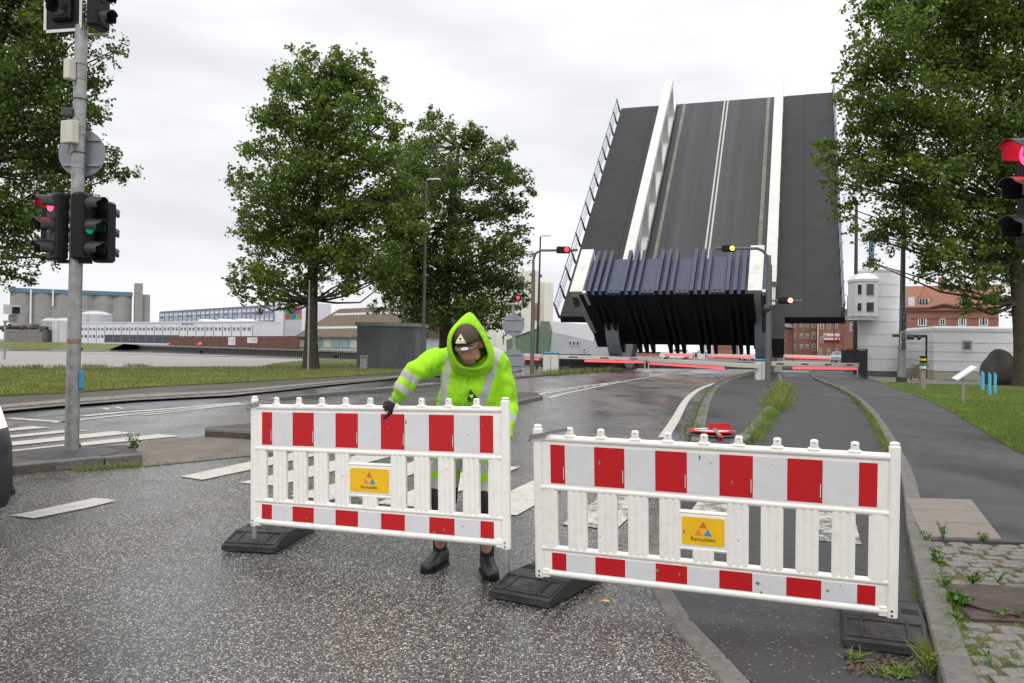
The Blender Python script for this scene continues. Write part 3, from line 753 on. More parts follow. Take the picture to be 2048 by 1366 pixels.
# ------------------------------------------------------------------ road worker
def remesh(mb, name, mats, parent, voxel=.012, smooth=3, disp=0, dscale=6, seed=0, sub=False):
    loc = rootloc(parent)
    me = mb.mesh(name+'_tmp', mats, loc)
    o = link(bpy.data.objects.new(name+'_tmp', me))
    m = o.modifiers.new('r', 'REMESH'); m.mode = 'VOXEL'; m.voxel_size = voxel; m.use_smooth_shade = True
    if smooth:
        s = o.modifiers.new('s', 'SMOOTH'); s.iterations = smooth; s.factor = .5
    dg = bpy.context.evaluated_depsgraph_get(); dg.update()
    me2 = bpy.data.meshes.new_from_object(o.evaluated_get(dg), depsgraph=dg); me2.name = name
    bpy.data.objects.remove(o)
    if disp:
        nv = len(me2.vertices); co = np.empty(nv*3); no = np.empty(nv*3)
        me2.vertices.foreach_get('co', co); me2.vertices.foreach_get('normal', no)
        co = co.reshape(-1, 3); no = no.reshape(-1, 3)
        for i in range(nv):
            p = V(co[i]); q = V((p.x*dscale, p.y*dscale, p.z*dscale*.7+seed))
            d = abs(mnoise.noise(q))*1.4-.3+.5*mnoise.noise(q*2.3)
            co[i] += no[i]*d*disp
        me2.vertices.foreach_set('co', co.ravel())
    me2.materials.clear()
    for m_ in (mats if isinstance(mats, (list, tuple)) else [mats]): me2.materials.append(m_)
    me2.polygons.foreach_set('use_smooth', [True]*len(me2.polygons)); me2.update()
    ob = link(bpy.data.objects.new(name, me2)); ob.parent = parent
    return ob
def limb(mb, pts, n=14, squash=1.0, side=V((1, 0, 0))):
    """tapered limb through (point, radius) pairs with rounded ends"""
    P_ = [V(p) for p, r in pts]; R_ = [r for p, r in pts]
    mb.tube(P_, R_, n)
    for p, r in ((P_[0], R_[0]), (P_[-1], R_[-1])): mb.ellip(p, (r, r, r), None, 12, 8)
def torso(mb, rings, n=24):
    """rings of (centre, half width, half depth, forward direction)"""
    rr_ = []
    for c, w, d, up_ in rings:
        c = V(c); upv = V(up_).normalized(); xa = V((1, 0, 0)); xa = (xa-upv*xa.dot(upv)).normalized(); ya = upv.cross(xa)
        rr_.append([tuple(c+xa*w*math.copysign(abs(math.cos(a))**.85, math.cos(a))+ya*d*math.copysign(abs(math.sin(a))**.85, math.sin(a))) for a in [2*math.pi*k/n for k in range(n)]])
    mb.loft(rr_)
M_skin = M('skin', (.60, .30, .22), .5, .12, 18, bmp=.1, bscale=120)
M_hivis = M('hi_vis_fabric', (.37, .78, .012), .8, .10, 9, dirt=.8, dcol=(.09, .20, .02), dscale=3.4, bmp=.3, bscale=90)
M_tape = M('silver_reflective_tape', (.46, .45, .47), .45, .08, 60)
M_cloth = M('black_cloth', (.018, .018, .02), .85, .3, 30)
M_glove = M('black_glove', (.022, .022, .022), .55, .3, 30); M_knit = M('grey_glove_knit', (.36, .35, .33), .85, .5, 60)
M_cap = M('olive_cap', (.085, .062, .038), .8, .15, 30, bmp=.3, bscale=200)
M_capb = M('olive_cap_peak', (.13, .115, .06), .75, .15, 30)
M_badge = M('cream_badge', (.74, .70, .52), .5, .05, 30); M_boot = M('black_boot_leather', (.014, .0135, .013), .45, .4, 20, bmp=.2)
M_shorts = M_hivis
wk = thing('person', 'worker in a yellow-green hooded jacket and brown cap, stooping to lift the barrier', 'person', G(925, 1140))
pel, wai, che = P(931, 868, 6.22), P(932, 812, 6.24), P(940, 757, 6.12)
nkb, hed = P(944, 700, 6.02), P(939, 688, 5.90)
shR, elR, wrR = P(879, 716, 6.06), P(829, 745, 5.98), P(797, 790, 5.97)
shL, elL, wrL = P(998, 726, 6.06), P(1015, 806, 6.12), P(1012, 868, 5.98)
FL, FR = G(874, 1140), G(976, 1152)                     # ankles above these points
anR, anL = FL+V((.01, .10, .12)), FR+V((-.01, .08, .12))
knR, knL = P(884, 1000, 5.98), P(968, 1000, 5.86)
hipR, hipL = P(899, 880, 6.2), P(963, 880, 6.2)
# head frame looking down
hf = V((-.24, -.87, -.41)).normalized(); hx = V((1, -.28, .03)); hx = (hx-hf*hx.dot(hf)).normalized(); hu = hx.cross(hf)*-1
if hu.z < 0: hu = -hu
HR = Matrix((hx, -hf, hu)).transposed()                 # local x = sideways, -y = face, z = crown
HS = 1.14
H = lambda x, y, z: hed+HR @ V((x*HS, y*HS, z*HS))
mb = MB()
mb.ellip(H(0, .0, .045), (.077*HS, .098*HS, .092*HS), HR, 24, 16)
mb.ellip(H(0, -.028, -.030), (.063*HS, .068*HS, .082*HS), HR, 20, 14)
mb.ellip(H(0, -.060, -.088), (.030*HS, .030*HS, .024*HS), HR, 14, 10)          # chin
mb.ellip(H(.0, -.083, .030), (.052*HS, .016*HS, .013*HS), HR, 14, 8)          # brow
mb.tube([H(0, -.088, .022), H(0, -.106, -.012), H(0, -.112, -.022)], [.009, .012, .013], 10); mb.ellip(H(0, -.108, -.024), (.0175*HS, .013*HS, .011*HS), HR, 12, 8)
for s in (-1, 1):
    mb.ellip(H(s*.078, .008, -.005), (.011*HS, .022*HS, .034*HS), HR, 12, 8)    # ears
    mb.ellip(H(s*.036, -.066, -.022), (.024*HS, .024*HS, .024*HS), HR, 12, 8)   # cheeks
    mb.ellip(H(s*.045, -.03, -.06), (.026*HS, .035*HS, .03*HS), HR, 12, 8)      # jaw
mb.ellip(H(0, -.088, -.054), (.025*HS, .010*HS, .006*HS), HR, 12, 8); mb.ellip(H(0, -.086, -.066), (.021*HS, .011*HS, .006*HS), HR, 12, 8)
mb.tube([hed+V((0, .02, -.04)), nkb+V((0, .05, -.02)), che+V((0, .05, .1))], [.062, .068, .08], 14)
torso(mb, [(che+V((0, .03, .10)), .15, .10, (0, -.2, 1)), (che, .16, .11, (0, -.15, 1)), (wai, .155, .11, (0, 0, 1)), (pel, .165, .12, (0, 0, 1)), (pel-V((0, 0, .1)), .15, .11, (0, 0, 1))])
limb(mb, [(shR, .06), (elR, .045), (wrR, .030)]); limb(mb, [(shL, .06), (elL, .045), (wrL, .030)])
for hip, kn, an, ft in ((hipR, knR, anR, FL), (hipL, knL, anL, FR)):
    limb(mb, [(hip, .085), (hip.lerp(kn, .5), .075), (kn, .056), (kn.lerp(an, .3), .060), (kn.lerp(an, .75), .042), (an, .036)])
body = remesh(mb, 'body', M_skin, wk, .0085, 2)
# eyes, brows and mouth
for s in (-1, 1):
    mb = MB(); mb.ellip(H(s*.031, -.080, .006), (.012, .010, .008), HR, 12, 8); e = mb.build('eye', M('eye_white', (.6, .55, .5), .3), wk, True)
    mb = MB(); mb.ellip(H(s*.031, -.0885, .003), (.0055, .003, .0055), HR, 10, 6); mb.build('iris', M_ink, e, True)
    mb = MB(); mb.tube([H(s*.014, -.0985, .030), H(s*.033, -.099, .036), H(s*.052, -.088, .030)], .0045, 6); mb.build('eyebrow', M('brow_hair', (.09, .05, .03), .8), wk, True)
mb = MB(); mb.ellip(H(0, -.0975, -.060), (.024, .004, .0035), HR, 12, 6); mb.build('mouth', M('lip', (.30, .09, .08), .5), wk, True)
M_stub = M('stubble', (.27, .135, .10), .8, .2, 80)
mb = MB(); mb.ellip(H(0, -.0545, -.078), (.047*HS, .041*HS, .036*HS), HR, 20, 12); mb.build('beard_stubble', M_stub, wk, True)
# legs clothing
mb = MB()
torso(mb, [(pel+V((0, 0, .08)), .19, .14, (0, 0, 1)), (pel, .195, .145, (0, 0, 1)), (pel-V((0, 0, .11)), .185, .14, (0, 0, 1))])
for hip, kn in ((hipR, knR), (hipL, knL)):
    q = hip.lerp(kn, .88); mb.tube([hip, hip.lerp(kn, .5), q, hip.lerp(kn, 1.04)], [.112, .108, .102, .105], 18)
sh = remesh(mb, 'shorts', [M_hivis, M_tape, M_cloth], wk, .011, 2, .006, 9, 5)
rl = rootloc(wk)
for p in sh.data.polygons:
    z = p.center.z+rl.z
    if z < knR.z+.085: p.material_index = 2
    elif (.60 < z < .665) or (.715 < z < .78): p.material_index = 1
for kn in (knR, knL):
    mb = MB(); mb.ellip(kn+V((0, -.085, -.01)), (.068, .035, .09), None, 16, 10); mb.build('knee_pad', M_cloth, wk, True)
for an, ft, fd in ((anR, FL, V((-.42, -1, 0))), (anL, FR, V((.22, -1, 0)))):
    fd = fd.normalized(); sd = V((-fd.y, fd.x, 0)); an0 = V((an.x, an.y, 0))
    mb = MB(); mb.tube([an+V((0, 0, .0)), an+V((0, 0, .055)), an+V((0, 0, .115))], [.050, .049, .051], 18); mb.build('sock', M_cloth, wk, True)
    Rm = Matrix((sd, -fd, V((0, 0, 1)))).transposed() if sd.cross(-fd).z > 0 else Matrix((-sd, -fd, V((0, 0, 1)))).transposed()
    B = Matrix.Translation(an0) @ Rm.to_4x4(); mb = MB(B)
    rings = []
    for y, hw, h0, h1 in ((.085, .030, .02, .07), (.075, .040, .018, .12), (.04, .047, .016, .155), (-.02, .048, .016, .15), (-.07, .048, .016, .105), (-.12, .053, .016, .088), (-.17, .054, .016, .078), (-.205, .045, .018, .062), (-.222, .025, .022, .045)):
        rings.append([(hw*math.copysign(abs(math.cos(a))**.7, math.cos(a)), y, (h0+h1)/2+(h1-h0)/2*math.copysign(abs(math.sin(a))**.75, math.sin(a))) for a in [2*math.pi*k/16 for k in range(16)]])
    mb.loft(rings); bt = mb.build('boot', M_boot, wk, True, fix=True)
    mb = MB(B); sole = []
    for y, hw in ((.092, .030), (.07, .046), (.0, .050), (-.08, .052), (-.15, .060), (-.2, .050), (-.23, .026)):
        sole.append((hw, y))
    pts = sole+[(-a, b) for a, b in reversed(sole)]
    mb.prism(pts, .0, .026); mb.build('sole', M_black, bt)
    mb = MB(B); mb.ellip((0, -.175, .047), (.050, .05, .034), None, 16, 10); mb.build('toe_cap', M('scuffed_toe', (.035, .034, .033), .5, .3, 20), bt, True)
# jacket
mb = MB()
fw = V((0, -1, 0))
torso(mb, [(P(945, 700, 6.03), .105, .095, (0, -.5, 1)), (P(944, 715, 6.05), .185, .125, (0, -.4, 1)), (P(943, 735, 6.07), .228, .145, (0, -.3, 1)), (P(942, 765, 6.10), .224, .158, (0, -.2, 1)),
           (P(941, 795, 6.14), .232, .170, (0, -.1, 1)), (P(938, 822, 6.17), .236, .168, (0, 0, 1)), (P(937, 846, 6.18), .235, .163, (0, 0, 1)), (P(937, 866, 6.18), .222, .155, (0, 0, 1))])
limb(mb, [(P(900, 715, 6.06), .080), (shR, .083), (shR.lerp(elR, .55), .082), (elR, .079), (elR.lerp(wrR, .5), .073), (wrR.lerp(elR, .12), .063), (wrR+(wrR-elR)*.04, .048)], 18)
limb(mb, [(P(983, 717, 6.06), .080), (shL, .080), (shL.lerp(elL, .55), .078), (elL, .078), (elL.lerp(wrL, .5), .070), (wrL, .056)], 18)
# collar pile under the chin
mb.tube([P(x, y, Y) for x, y, Y in ((905, 712, 5.98), (915, 735, 5.92), (935, 741, 5.90), (958, 739, 5.90), (975, 730, 5.93), (982, 712, 5.98))], .027, 10)
jk = remesh(mb, 'jacket', [M_hivis, M_tape], wk, .0095, 3, .024, 6.0, 2)
def fold_jacket():
    no = [V(v.normal) for v in jk.data.vertices]
    ax1, ax2 = (wrR-shR).normalized(), (wrL-shL).normalized()
    for v, n_ in zip(jk.data.vertices, no):
        c = V(v.co)+rootloc(wk); d = 0
        if c.x < shR.x-.02:
            t = (c-shR).dot(ax1); d = .0055*math.sin(t*74+3*mnoise.noise(c*9))*(.4+max(0, mnoise.noise(c*5)))*(1.6 if t > .42 else 1)
        elif c.x > shL.x+.03:
            t = (c-shL).dot(ax2); d = .005*math.sin(t*62+4*mnoise.noise(c*8))*(.4+max(0, mnoise.noise(c*5)))
        else:
            s_ = 1 if c.x > P(935, 750, 6.1).x else -1
            t = (c.z*.75+s_*c.x*.9); d = .0085*abs(math.sin(t*24+3.2*mnoise.noise(c*3.5)))*max(0, .25+mnoise.noise(c*2.7+V((3, 1, 4)))*1.4)*(1 if c.z < 1.5 else .4)-.002
            d -= .010*max(0, 1-abs(c.z-1.165)/.035)
        v.co += n_*d
fold_jacket()
def band_px(c):
    """photo plane position of a jacket point (the tape is sewn on: bands follow the cloth)"""
    q = c+rl-EYE; w = q.dot(_F); return 1024+FOC*q.dot(CR)/w, 683-FOC*q.dot(CU)/w
arR, arL = (elR-shR), (elL-shL); foR, foL = (wrR-elR), (wrL-elL)
for p in jk.data.polygons:
    c = V(p.center)+rl; x = c.x; k = 0
    tR = (c-elR).dot(foR)/foR.length; dR = ((c-elR)-foR.normalized()*tR).length
    tL = (c-elL).dot(foL)/foL.length; dL = ((c-elL)-foL.normalized()*tL).length
    if c.x < shR.x-.045 or (dR < .10 and c.x < elR.x+.06):
        if .015 < tR < .068 or .115 < tR < .160: k = 1
    elif c.x > shL.x+.055 and dL < .12:
        if .12 < tL < .165 or .0 < tL < -.05: k = 1
    else:
        zt = c.z
        if 1.165 > zt > 1.105: k = 1
        elif zt >= 1.165 and c.x > P(900, 700, 6.05).x-.2:
            s = (zt-1.16)/(1.60-1.16)
            xl = P(884, 818, 6.0).x+(P(905, 690, 6.0).x-P(884, 818, 6.0).x)*max(0, s)**1.3
            xr = P(962, 800, 6.0).x+(P(999, 712, 6.0).x-P(962, 800, 6.0).x)*min(1.2, max(0, s))
            if abs(x-xl) < .026 or abs(x-xr) < .028: k = 1
    p.material_index = k
# chest logo
lg = P(943, 790, 5.935); lgR = Matrix((V((.97, -.05, .22)).normalized(), V((0, 1, 0)), V((-.22, 0, .97)).normalized())).transposed()
MT = Matrix.Translation(lg) @ lgR.to_4x4()
mb = MB(MT); mb.prism([(-.040, -.030), (.040, -.030), (.0, .040)], -.03, .012, 'y'); lo = mb.build('chest_logo', M_ink, wk)
mb = MB(MT); mb.prism([(-.017, .004), (.017, .004), (.0, -.026)], -.032, -.030, 'y'); mb.build('logo_centre', M_hivis, lo)
mb = MB(MT); mb.box(-.042, .042, -.03, .012, -.042, -.036); mb.build('logo_line', M_ink, lo)
mb = MB(); mb.tube([P(937, 742, 5.885), P(936, 758, 5.925), P(933, 778, 5.955), P(929, 800, 5.975), P(926, 818, 5.985)], .006, 6); mb.build('zip', M('zip_green', (.25, .55, .02), .5), wk, True)
# hood: open shell
rim = [(934, 652), (950, 658), (962, 674), (972, 697), (975, 714), (969, 727), (954, 735), (936, 735), (920, 727), (909, 712), (903, 695), (905, 672), (916, 656)]
r2 = [(939, 626), (958, 643), (973, 668), (984, 694), (988, 718), (981, 738), (961, 746), (935, 746), (911, 738), (899, 718), (895, 697), (897, 668), (917, 642)]
r3 = [(939, 621), (956, 638), (972, 662), (985, 690), (991, 716), (987, 742), (963, 753), (935, 754), (908, 745), (896, 722), (892, 697), (896, 664), (918, 638)]
r4 = [(941, 634), (955, 645), (968, 665), (979, 690), (984, 716), (980, 740), (960, 756), (938, 758), (914, 748), (903, 724), (900, 697), (903, 668), (922, 645)]
def dens(r, Y, n=52):
    pts = [P(x, y, Y+(max(0, (y-690))*.0009 if Y < 5.9 else 0)) for x, y in r]; out = []
    m = len(pts)
    for k in range(n):
        t = k/n*m; i = int(t); f = t-i
        p0, p1, p2, p3 = pts[(i-1) % m], pts[i % m], pts[(i+1) % m], pts[(i+2) % m]
        out.append(.5*((2*p1)+(p2-p0)*f+(2*p0-5*p1+4*p2-p3)*f*f+(3*p1-p0-3*p2+p3)*f**3))
    return out
R1, R2, R3, R4 = dens(rim, 5.80), dens(r2, 5.83), dens(r3, 5.90), dens(r4, 6.02)
ce = sum(R4, V())/len(R4)
R0 = [p+(p-P(938, 700, 5.8))*-.03+V((0, .05, 0)) for p in R1]
R5 = [p.lerp(ce, .55)+V((0, .07, -.01)) for p in R4]; R6 = [p.lerp(ce, .93)+V((0, .09, -.02)) for p in R4]
rings = [R0, R1, [a.lerp(b, .45)+V((0, -.012, 0)) for a, b in zip(R1, R2)], R2, R3, R4, R5, R6]
mb = MB(); mb.loft(rings, cap=False)
hd = mb.build('hood', M_hivis, wk, 'all')
for v in hd.data.vertices:
    q = v.co*14; v.co += V((mnoise.noise(q), mnoise.noise(q+V((5, 1, 2))), mnoise.noise(q+V((9, 4, 7)))))*.006
so = hd.modifiers.new('thick', 'SOLIDIFY'); so.thickness = .008; so.offset = -1
ss = hd.modifiers.new('sub', 'SUBSURF'); ss.levels = 1; ss.render_levels = 1
# dark lining inside the hood
mb = MB(); mb.ellip(P(944, 698, 5.99), (.108, .08, .135), None, 20, 12); mb.build('hood_lining', M('hood_lining_cloth', (.05, .12, .01), .9), wk, True)
# cap
mb = MB(); cr = []
for j in range(9):
    a = math.radians(89.5*j/8)
    cr.append([H(.087*math.cos(a)**.8*math.cos(t), .110*math.cos(a)**.8*math.sin(t)+.002, .040+.108*math.sin(a)) for t in [2*math.pi*k/28 for k in range(28)]])
mb.loft(cr); cap = mb.build('cap', M_cap, wk, 'all', fix=True)
mb = MB(); top, bot = [], []
for rr_, zz, dd in ((.0, .030, 0), (.45, .028, 0), (.8, .022, 0), (1.0, .013, 0)):
    row = []
    for k in range(13):
        t = -1+2*k/12; xx = .074*t*(1-.10*rr_); yy = -.098*math.sqrt(max(0, 1-(t*.86)**2)) - .062*rr_*(1-.55*t*t)
        row.append(H(xx, yy, zz-.016*t*t+.006*rr_))
    top.append(row)
v = [tuple(p) for r in top for p in r]; f = [(i*13+k, i*13+k+1, (i+1)*13+k+1, (i+1)*13+k) for i in range(3) for k in range(12)]
mb.add(v, f); pk = mb.build('cap_peak', M_capb, wk, 'all'); so = pk.modifiers.new('thick', 'SOLIDIFY'); so.thickness = .004; so.offset = 0
# badges on cap
bd = H(-.010, -.108, .082)
capN = (HR @ V((-.05, -.82, .57))).normalized(); bu = (HR @ V((0, .57, .82))).normalized(); bx = bu.cross(capN)*-1
if bx.x < 0: bx = -bx
BM = Matrix((bx, -capN, bu)).transposed().to_4x4(); BM.translation = bd
mb = MB(BM); mb.prism([(-.032, -.020), (.032, -.020), (0, .034)], -.006, .02, 'y'); bg = mb.build('cap_badge', M_badge, wk)
mb = MB(BM); mb.prism([(-.012, .004), (.012, .004), (0, -.014)], -.0075, -.006, 'y'); mb.build('badge_centre', M_cap, bg)
mb = MB(BM); mb.box(-.034, .034, -.006, .02, -.031, -.024); mb.build('badge_bar', M_badge, bg)
lb = H(.020, -.148, .034)
LM = Matrix((hx, (HR @ V((0, .35, -.94))).normalized(), (HR @ V((0, .94, .35))).normalized())).transposed().to_4x4(); LM.translation = lb
mb = MB(LM); mb.loft([[(.024*math.cos(a), yy, .0125*math.sin(a)) for a in [2*math.pi*k/20 for k in range(20)]] for yy in (.004, -.003)]); lbo = mb.build('peak_label', M('label_white', (.8, .8, .8), .3), wk, fix=True)
mb = MB(LM); mb.box(-.014, .014, -.0042, -.003, -.004, .004); mb.build('label_print', M('label_red', (.5, .08, .08), .4), lbo)
# hands: palm, four fingers, thumb
def hand(wr, pd, nrm, fingers, thumb, name='glove', scale=1.0, mats=None):
    """pd palm direction, nrm back-of-hand normal; fingers: list of joint angle triples (curl toward -nrm)"""
    pd = V(pd).normalized(); nrm = V(nrm); nrm = (nrm-pd*nrm.dot(pd)).normalized(); sd = pd.cross(nrm)
    mb = MB(); s = scale
    Rm = Matrix((sd, pd, nrm)).transposed()
    mb.ellip(wr+pd*.050*s, (.043*s, .054*s, .019*s), Rm, 16, 10); mb.ellip(wr+pd*.012*s, (.031*s, .035*s, .023*s), Rm, 14, 8)
    lens = ((.042, .026, .022), (.047, .030, .023), (.044, .028, .022), (.034, .022, .020))
    for k, (cur, spread) in enumerate(fingers):
        b = wr+pd*(.088-.004*abs(k-1.3))*s+sd*(-.032+.0215*k)*s
        d = (pd+sd*spread).normalized(); pts = [b-d*.02*s]; cu = 0; q = b; pts.append(q)
        for L, c in zip(lens[k], cur):
            cu += math.radians(c); dd = d*math.cos(cu)-nrm*math.sin(cu); q = q+dd*L*s; pts.append(q)
        mb.tube(pts, [.0105*s, .0108*s, .0100*s, .0094*s, .0080*s], 10); mb.ellip(pts[-1], (.0080*s,)*3, None, 8, 6)
    tb = wr+pd*.030*s+sd*(-.030*s)
    td = (pd*thumb[0]+sd*thumb[1]-nrm*thumb[2]).normalized(); t2 = (pd*thumb[3]+sd*thumb[4]-nrm*thumb[5]).normalized()
    mb.tube([tb, tb+td*.040*s, tb+td*.040*s+t2*.030*s, tb+td*.040*s+t2*.054*s], [.016*s, .0135*s, .0118*s, .009*s], 10)
    mb.ellip(tb+td*.040*s+t2*.054*s, (.009*s,)*3, None, 8, 6)
    return remesh(mb, name, mats or [M_glove, M_knit], wk, .0042, 1)
gw = P(793, 793, 5.97)
topc = P(775, 822, 5.97)
g1 = hand(gw, P(782, 815, 5.955)-gw, V((.55, -.72, .25)), [((18, 18, 10), -.02), ((26, 20, 12), .02), ((62, 60, 40), .04), ((70, 65, 40), .08)], (.8, -.45, .5, .9, -.1, .5), scale=1.10)
for p in g1.data.polygons:
    c = V(p.center)+rl
    if (c-gw).dot((topc-gw).normalized()) < .045 and c.x < gw.x+.012: p.material_index = 1
g2 = hand(P(1000, 888, 5.86), P(972, 925, 5.70)-P(1000, 888, 5.86), V((-.1, -.6, .8)), [((55, 60, 40), -.05), ((60, 60, 40), 0), ((62, 60, 40), .05), ((66, 60, 40), .1)], (.7, -.5, .6, .7, .2, .8), scale=1.08)
mb = MB(); mb.tube([wrL.lerp(elL, .15), wrL, P(1000, 888, 5.86)], [.046, .044, .036], 14); mb.build('cuff', M_cloth, wk, True)
mb = MB(); mb.tube([wrR.lerp(elR, .1), gw+(gw-wrR)*.4], [.040, .036], 14); mb.build('cuff', M_hivis, wk, True)
#END_PART2

# ------------------------------------------------------------------ bascule bridge
az_b, el_b = .322, .770
Obr = V((3.568, 64.0, 3.83)); WB, LB = 20.05, 31.26
hb = V((math.sin(az_b), math.cos(az_b), 0)); eb = V((math.cos(az_b), -math.sin(az_b), 0))
db = hb*math.cos(el_b)+V((0, 0, math.sin(el_b))); nb = eb.cross(db)
BF = Matrix((eb, db, nb)).transposed().to_4x4(); BF.translation = Obr      # x across, y up the leaf, z off the roadway
BI = BF.inverted()
def us(px, py, n=0.0):
    o = BI @ EYE; d = BI.to_3x3() @ ray(px, py); t = (n-o.z)/d.z; q = o+d*t; return q.x, q.y
br = thing('bascule_bridge', 'raised bascule bridge leaf with white girders and navy counterweight above the road', 'bridge', V((Obr.x+8, 64, 0)))
def bpart(name, fn, mat, parent=None, smooth=False, F=None):
    mb = MB(BF if F is None else F); fn(mb); return mb.build(name, mat, parent or br, smooth=smooth)
uL, uR = 5.315, 15.25
bpart('deck', lambda m: m.box(0, WB, 0, LB, -.55, -.004), M_navyd)
bpart('walkway', lambda m: m.box(0.05, 3.3, 0.02, LB-.02, .0, .05), M_deck2)
bpart('walkway', lambda m: m.box(3.32, uL-.35, .02, LB-.02, .0, .0), M_deck2) if False else None
x_sp = us(1248, 400)[0]
bpart('cycle_lane', lambda m: m.box(3.31, uL-.4, .02, LB-.02, .0, .03), M_deck)
m_, nt_, b_ = nodes('roadway_of_leaf')
tc_ = nt_.nodes.new('ShaderNodeTexCoord'); mp_ = nt_.nodes.new('ShaderNodeMapping'); mp_.inputs['Scale'].default_value = (1.1, .02, 1)
nt_.links.new(tc_.outputs['Object'], mp_.inputs[0]); n_ = noise_node(nt_, 1.0, 5, .55, vec=mp_.outputs[0]); n2_ = noise_node(nt_, 30, 3)
r_ = ramp(nt_, n_.outputs[0], [(.32, (.024, .024, .025)), (.68, (.060, .060, .065))]); nt_.links.new(mixc(nt_, mth(nt_, 'MULTIPLY', n2_.outputs[0], .35), r_.outputs[0], (.05, .048, .045)), b_.inputs['Base Color']); b_.inputs['Roughness'].default_value = .6
rw = MB(); rw.box(uL+.4, uR-.35, .02, LB-.02, .0, .03); rw = rw.build('roadway', m_); rw.parent = br; rw.matrix_basis = Matrix.Translation(-br.location) @ BF
bpart('cycle_lane', lambda m: m.box(uR+.45, uR+2.15, .02, LB-.02, .0, .03), M_deck)
bpart('walkway', lambda m: m.box(uR+2.17, WB-.05, .02, LB-.02, .0, .05), M_deck2)
M_gut = M('gutter_grime', (.055, .05, .025), .9, .4, 1.0); M_beige = M('worn_edge_line', (.20, .185, .15), .7, .3, 1.5)
bpart('gutter', lambda m: m.box(uR+.02, uR+.44, .02, LB-.3, .0, .045), M_gut)
bpart('gutter', lambda m: m.box(uL-.39, uL+.39, .02, LB-.3, .0, .022), M('black_gutter', (.02, .02, .02), .8))
M_dwear = M('tyre_polished_deck', (.040, .040, .043), .55, .25, .5)
for (pxa, w, mt) in (((1409, 512), .13, M_paint), ((1417, 512), .13, M_paint), ((1310, 512), .26, M_beige), ((1519, 500), .30, M_beige)):
    x = us(*pxa)[0]
    bpart('lane_line', lambda m: m.box(x-w/2, x+w/2, .06, LB-.06, .034, .040), mt)
# girders: top chord, bottom chord and triangular web plates
for gi, gx in enumerate((uL, uR)):
    g = bpart('girder', lambda m: m.box(gx-.36, gx+.36, -.6, LB-2.1, 3.25, 3.75), M_wgirder)
    bpart('lower_chord', lambda m: m.box(gx-.22, gx+.22, -.2, LB, .0, .40), M_wgirder, g)
    for k in range(6):
        t_ = 4.4+k*4.75; e_ = min(t_+4.0, LB-2.3)
        bpart('web_plate', lambda m: m.prism([(t_, .2), (t_+.45, .2), (e_, 2.75), (e_, 3.3), (t_+.9, 3.3)], gx-.14, gx+.14, 'x'), M_wgirder, g)
        bpart('web_flange', lambda m: m.prism([(t_-.12, .1), (t_, .1), (t_+1.15, 3.3), (t_+1.0, 3.3)], gx-.30, gx+.30, 'x'), M_wgirder, g)
# counterweight block with ribs
sA, sC, nA, sB, nB = -4.86, -.987, 6.49, -1.73, -1.05
aL, aR = 3.295, 14.48
prof = [(sA+.12, nA-.25), (sC-.2, nA-.25), (.55, 1.2), (.6, -.9), (sB+.05, nB+.05)]
cw = bpart('counterweight', lambda m: m.prism(prof, aL+.1, aR-.1, 'x'), M_navy)
bpart('counterweight_side', lambda m: m.box(aL-.45, aL-.12, sA+.3, sC-.3, nA-1.5, nA-.3), M_navy)
bpart('counterweight_side', lambda m: m.box(aR+.35, aR+.85, sA+.1, sC-.1, nA-3.5, nA-.15), M_navy)
Wc = aR-aL; bay = .195*Wc
M_under = M('shaded_underside_steel', (.010, .011, .016), .75, .3, 1.5)  # near-black version of the navy: shade painted into underside plate and lower ribs
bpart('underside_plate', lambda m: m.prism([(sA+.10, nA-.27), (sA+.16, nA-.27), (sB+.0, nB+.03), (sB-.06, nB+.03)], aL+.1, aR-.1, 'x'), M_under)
for b_ in range(5):
    for k in range(3):
        xx = aL+.70+b_*bay+k*.47
        bpart('rib', lambda m: m.prism([(sA-.0, nA+.16), (sC+.35, nA+.16), (sC+.35, nA-.3), (sA+.1, nA-.3)], xx, xx+.22, 'x'), M_navy, cw)
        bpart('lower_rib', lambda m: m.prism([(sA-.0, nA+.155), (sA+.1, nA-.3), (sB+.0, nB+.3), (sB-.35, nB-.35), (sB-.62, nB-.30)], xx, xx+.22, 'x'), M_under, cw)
    xx = aL+.70+b_*bay+1.28
    bpart('cover_plate', lambda m: m.box(xx, min(xx+.82, aR-.5), sA+.16, sC-.25, nA-.25, nA-.14), M_navy, cw)
    for q in (.2, .3, .5, .6):
        bpart('bolt', lambda m: m.tube([(xx+q, sA+.35, nA-.14), (xx+q, sA+.35, nA-.10)], .045, 6), M_navyd, cw)
for gx in (aL, aR):
    a = bpart('girder_arm', lambda m: m.prism([(sA-.08, nA+.2), (sC+.5, nA+.2), (sC+.5, nA-.6), (sA+1.1, nA-.6), (sB+1.2, nB+2.0), (sB-.15, nB+1.2)], gx-.42, gx+.42, 'x'), M_wpaint)
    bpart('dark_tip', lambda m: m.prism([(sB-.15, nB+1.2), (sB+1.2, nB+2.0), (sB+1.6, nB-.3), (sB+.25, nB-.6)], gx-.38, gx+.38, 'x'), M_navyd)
    bpart('arm_flange', lambda m: m.prism([(sA-.12, nA+.1), (sB-.35, nB+1.2), (sB-.15, nB+1.2), (sA+.1, nA+.1)], gx+.42, gx+.62, 'x'), M_wpaint, a)
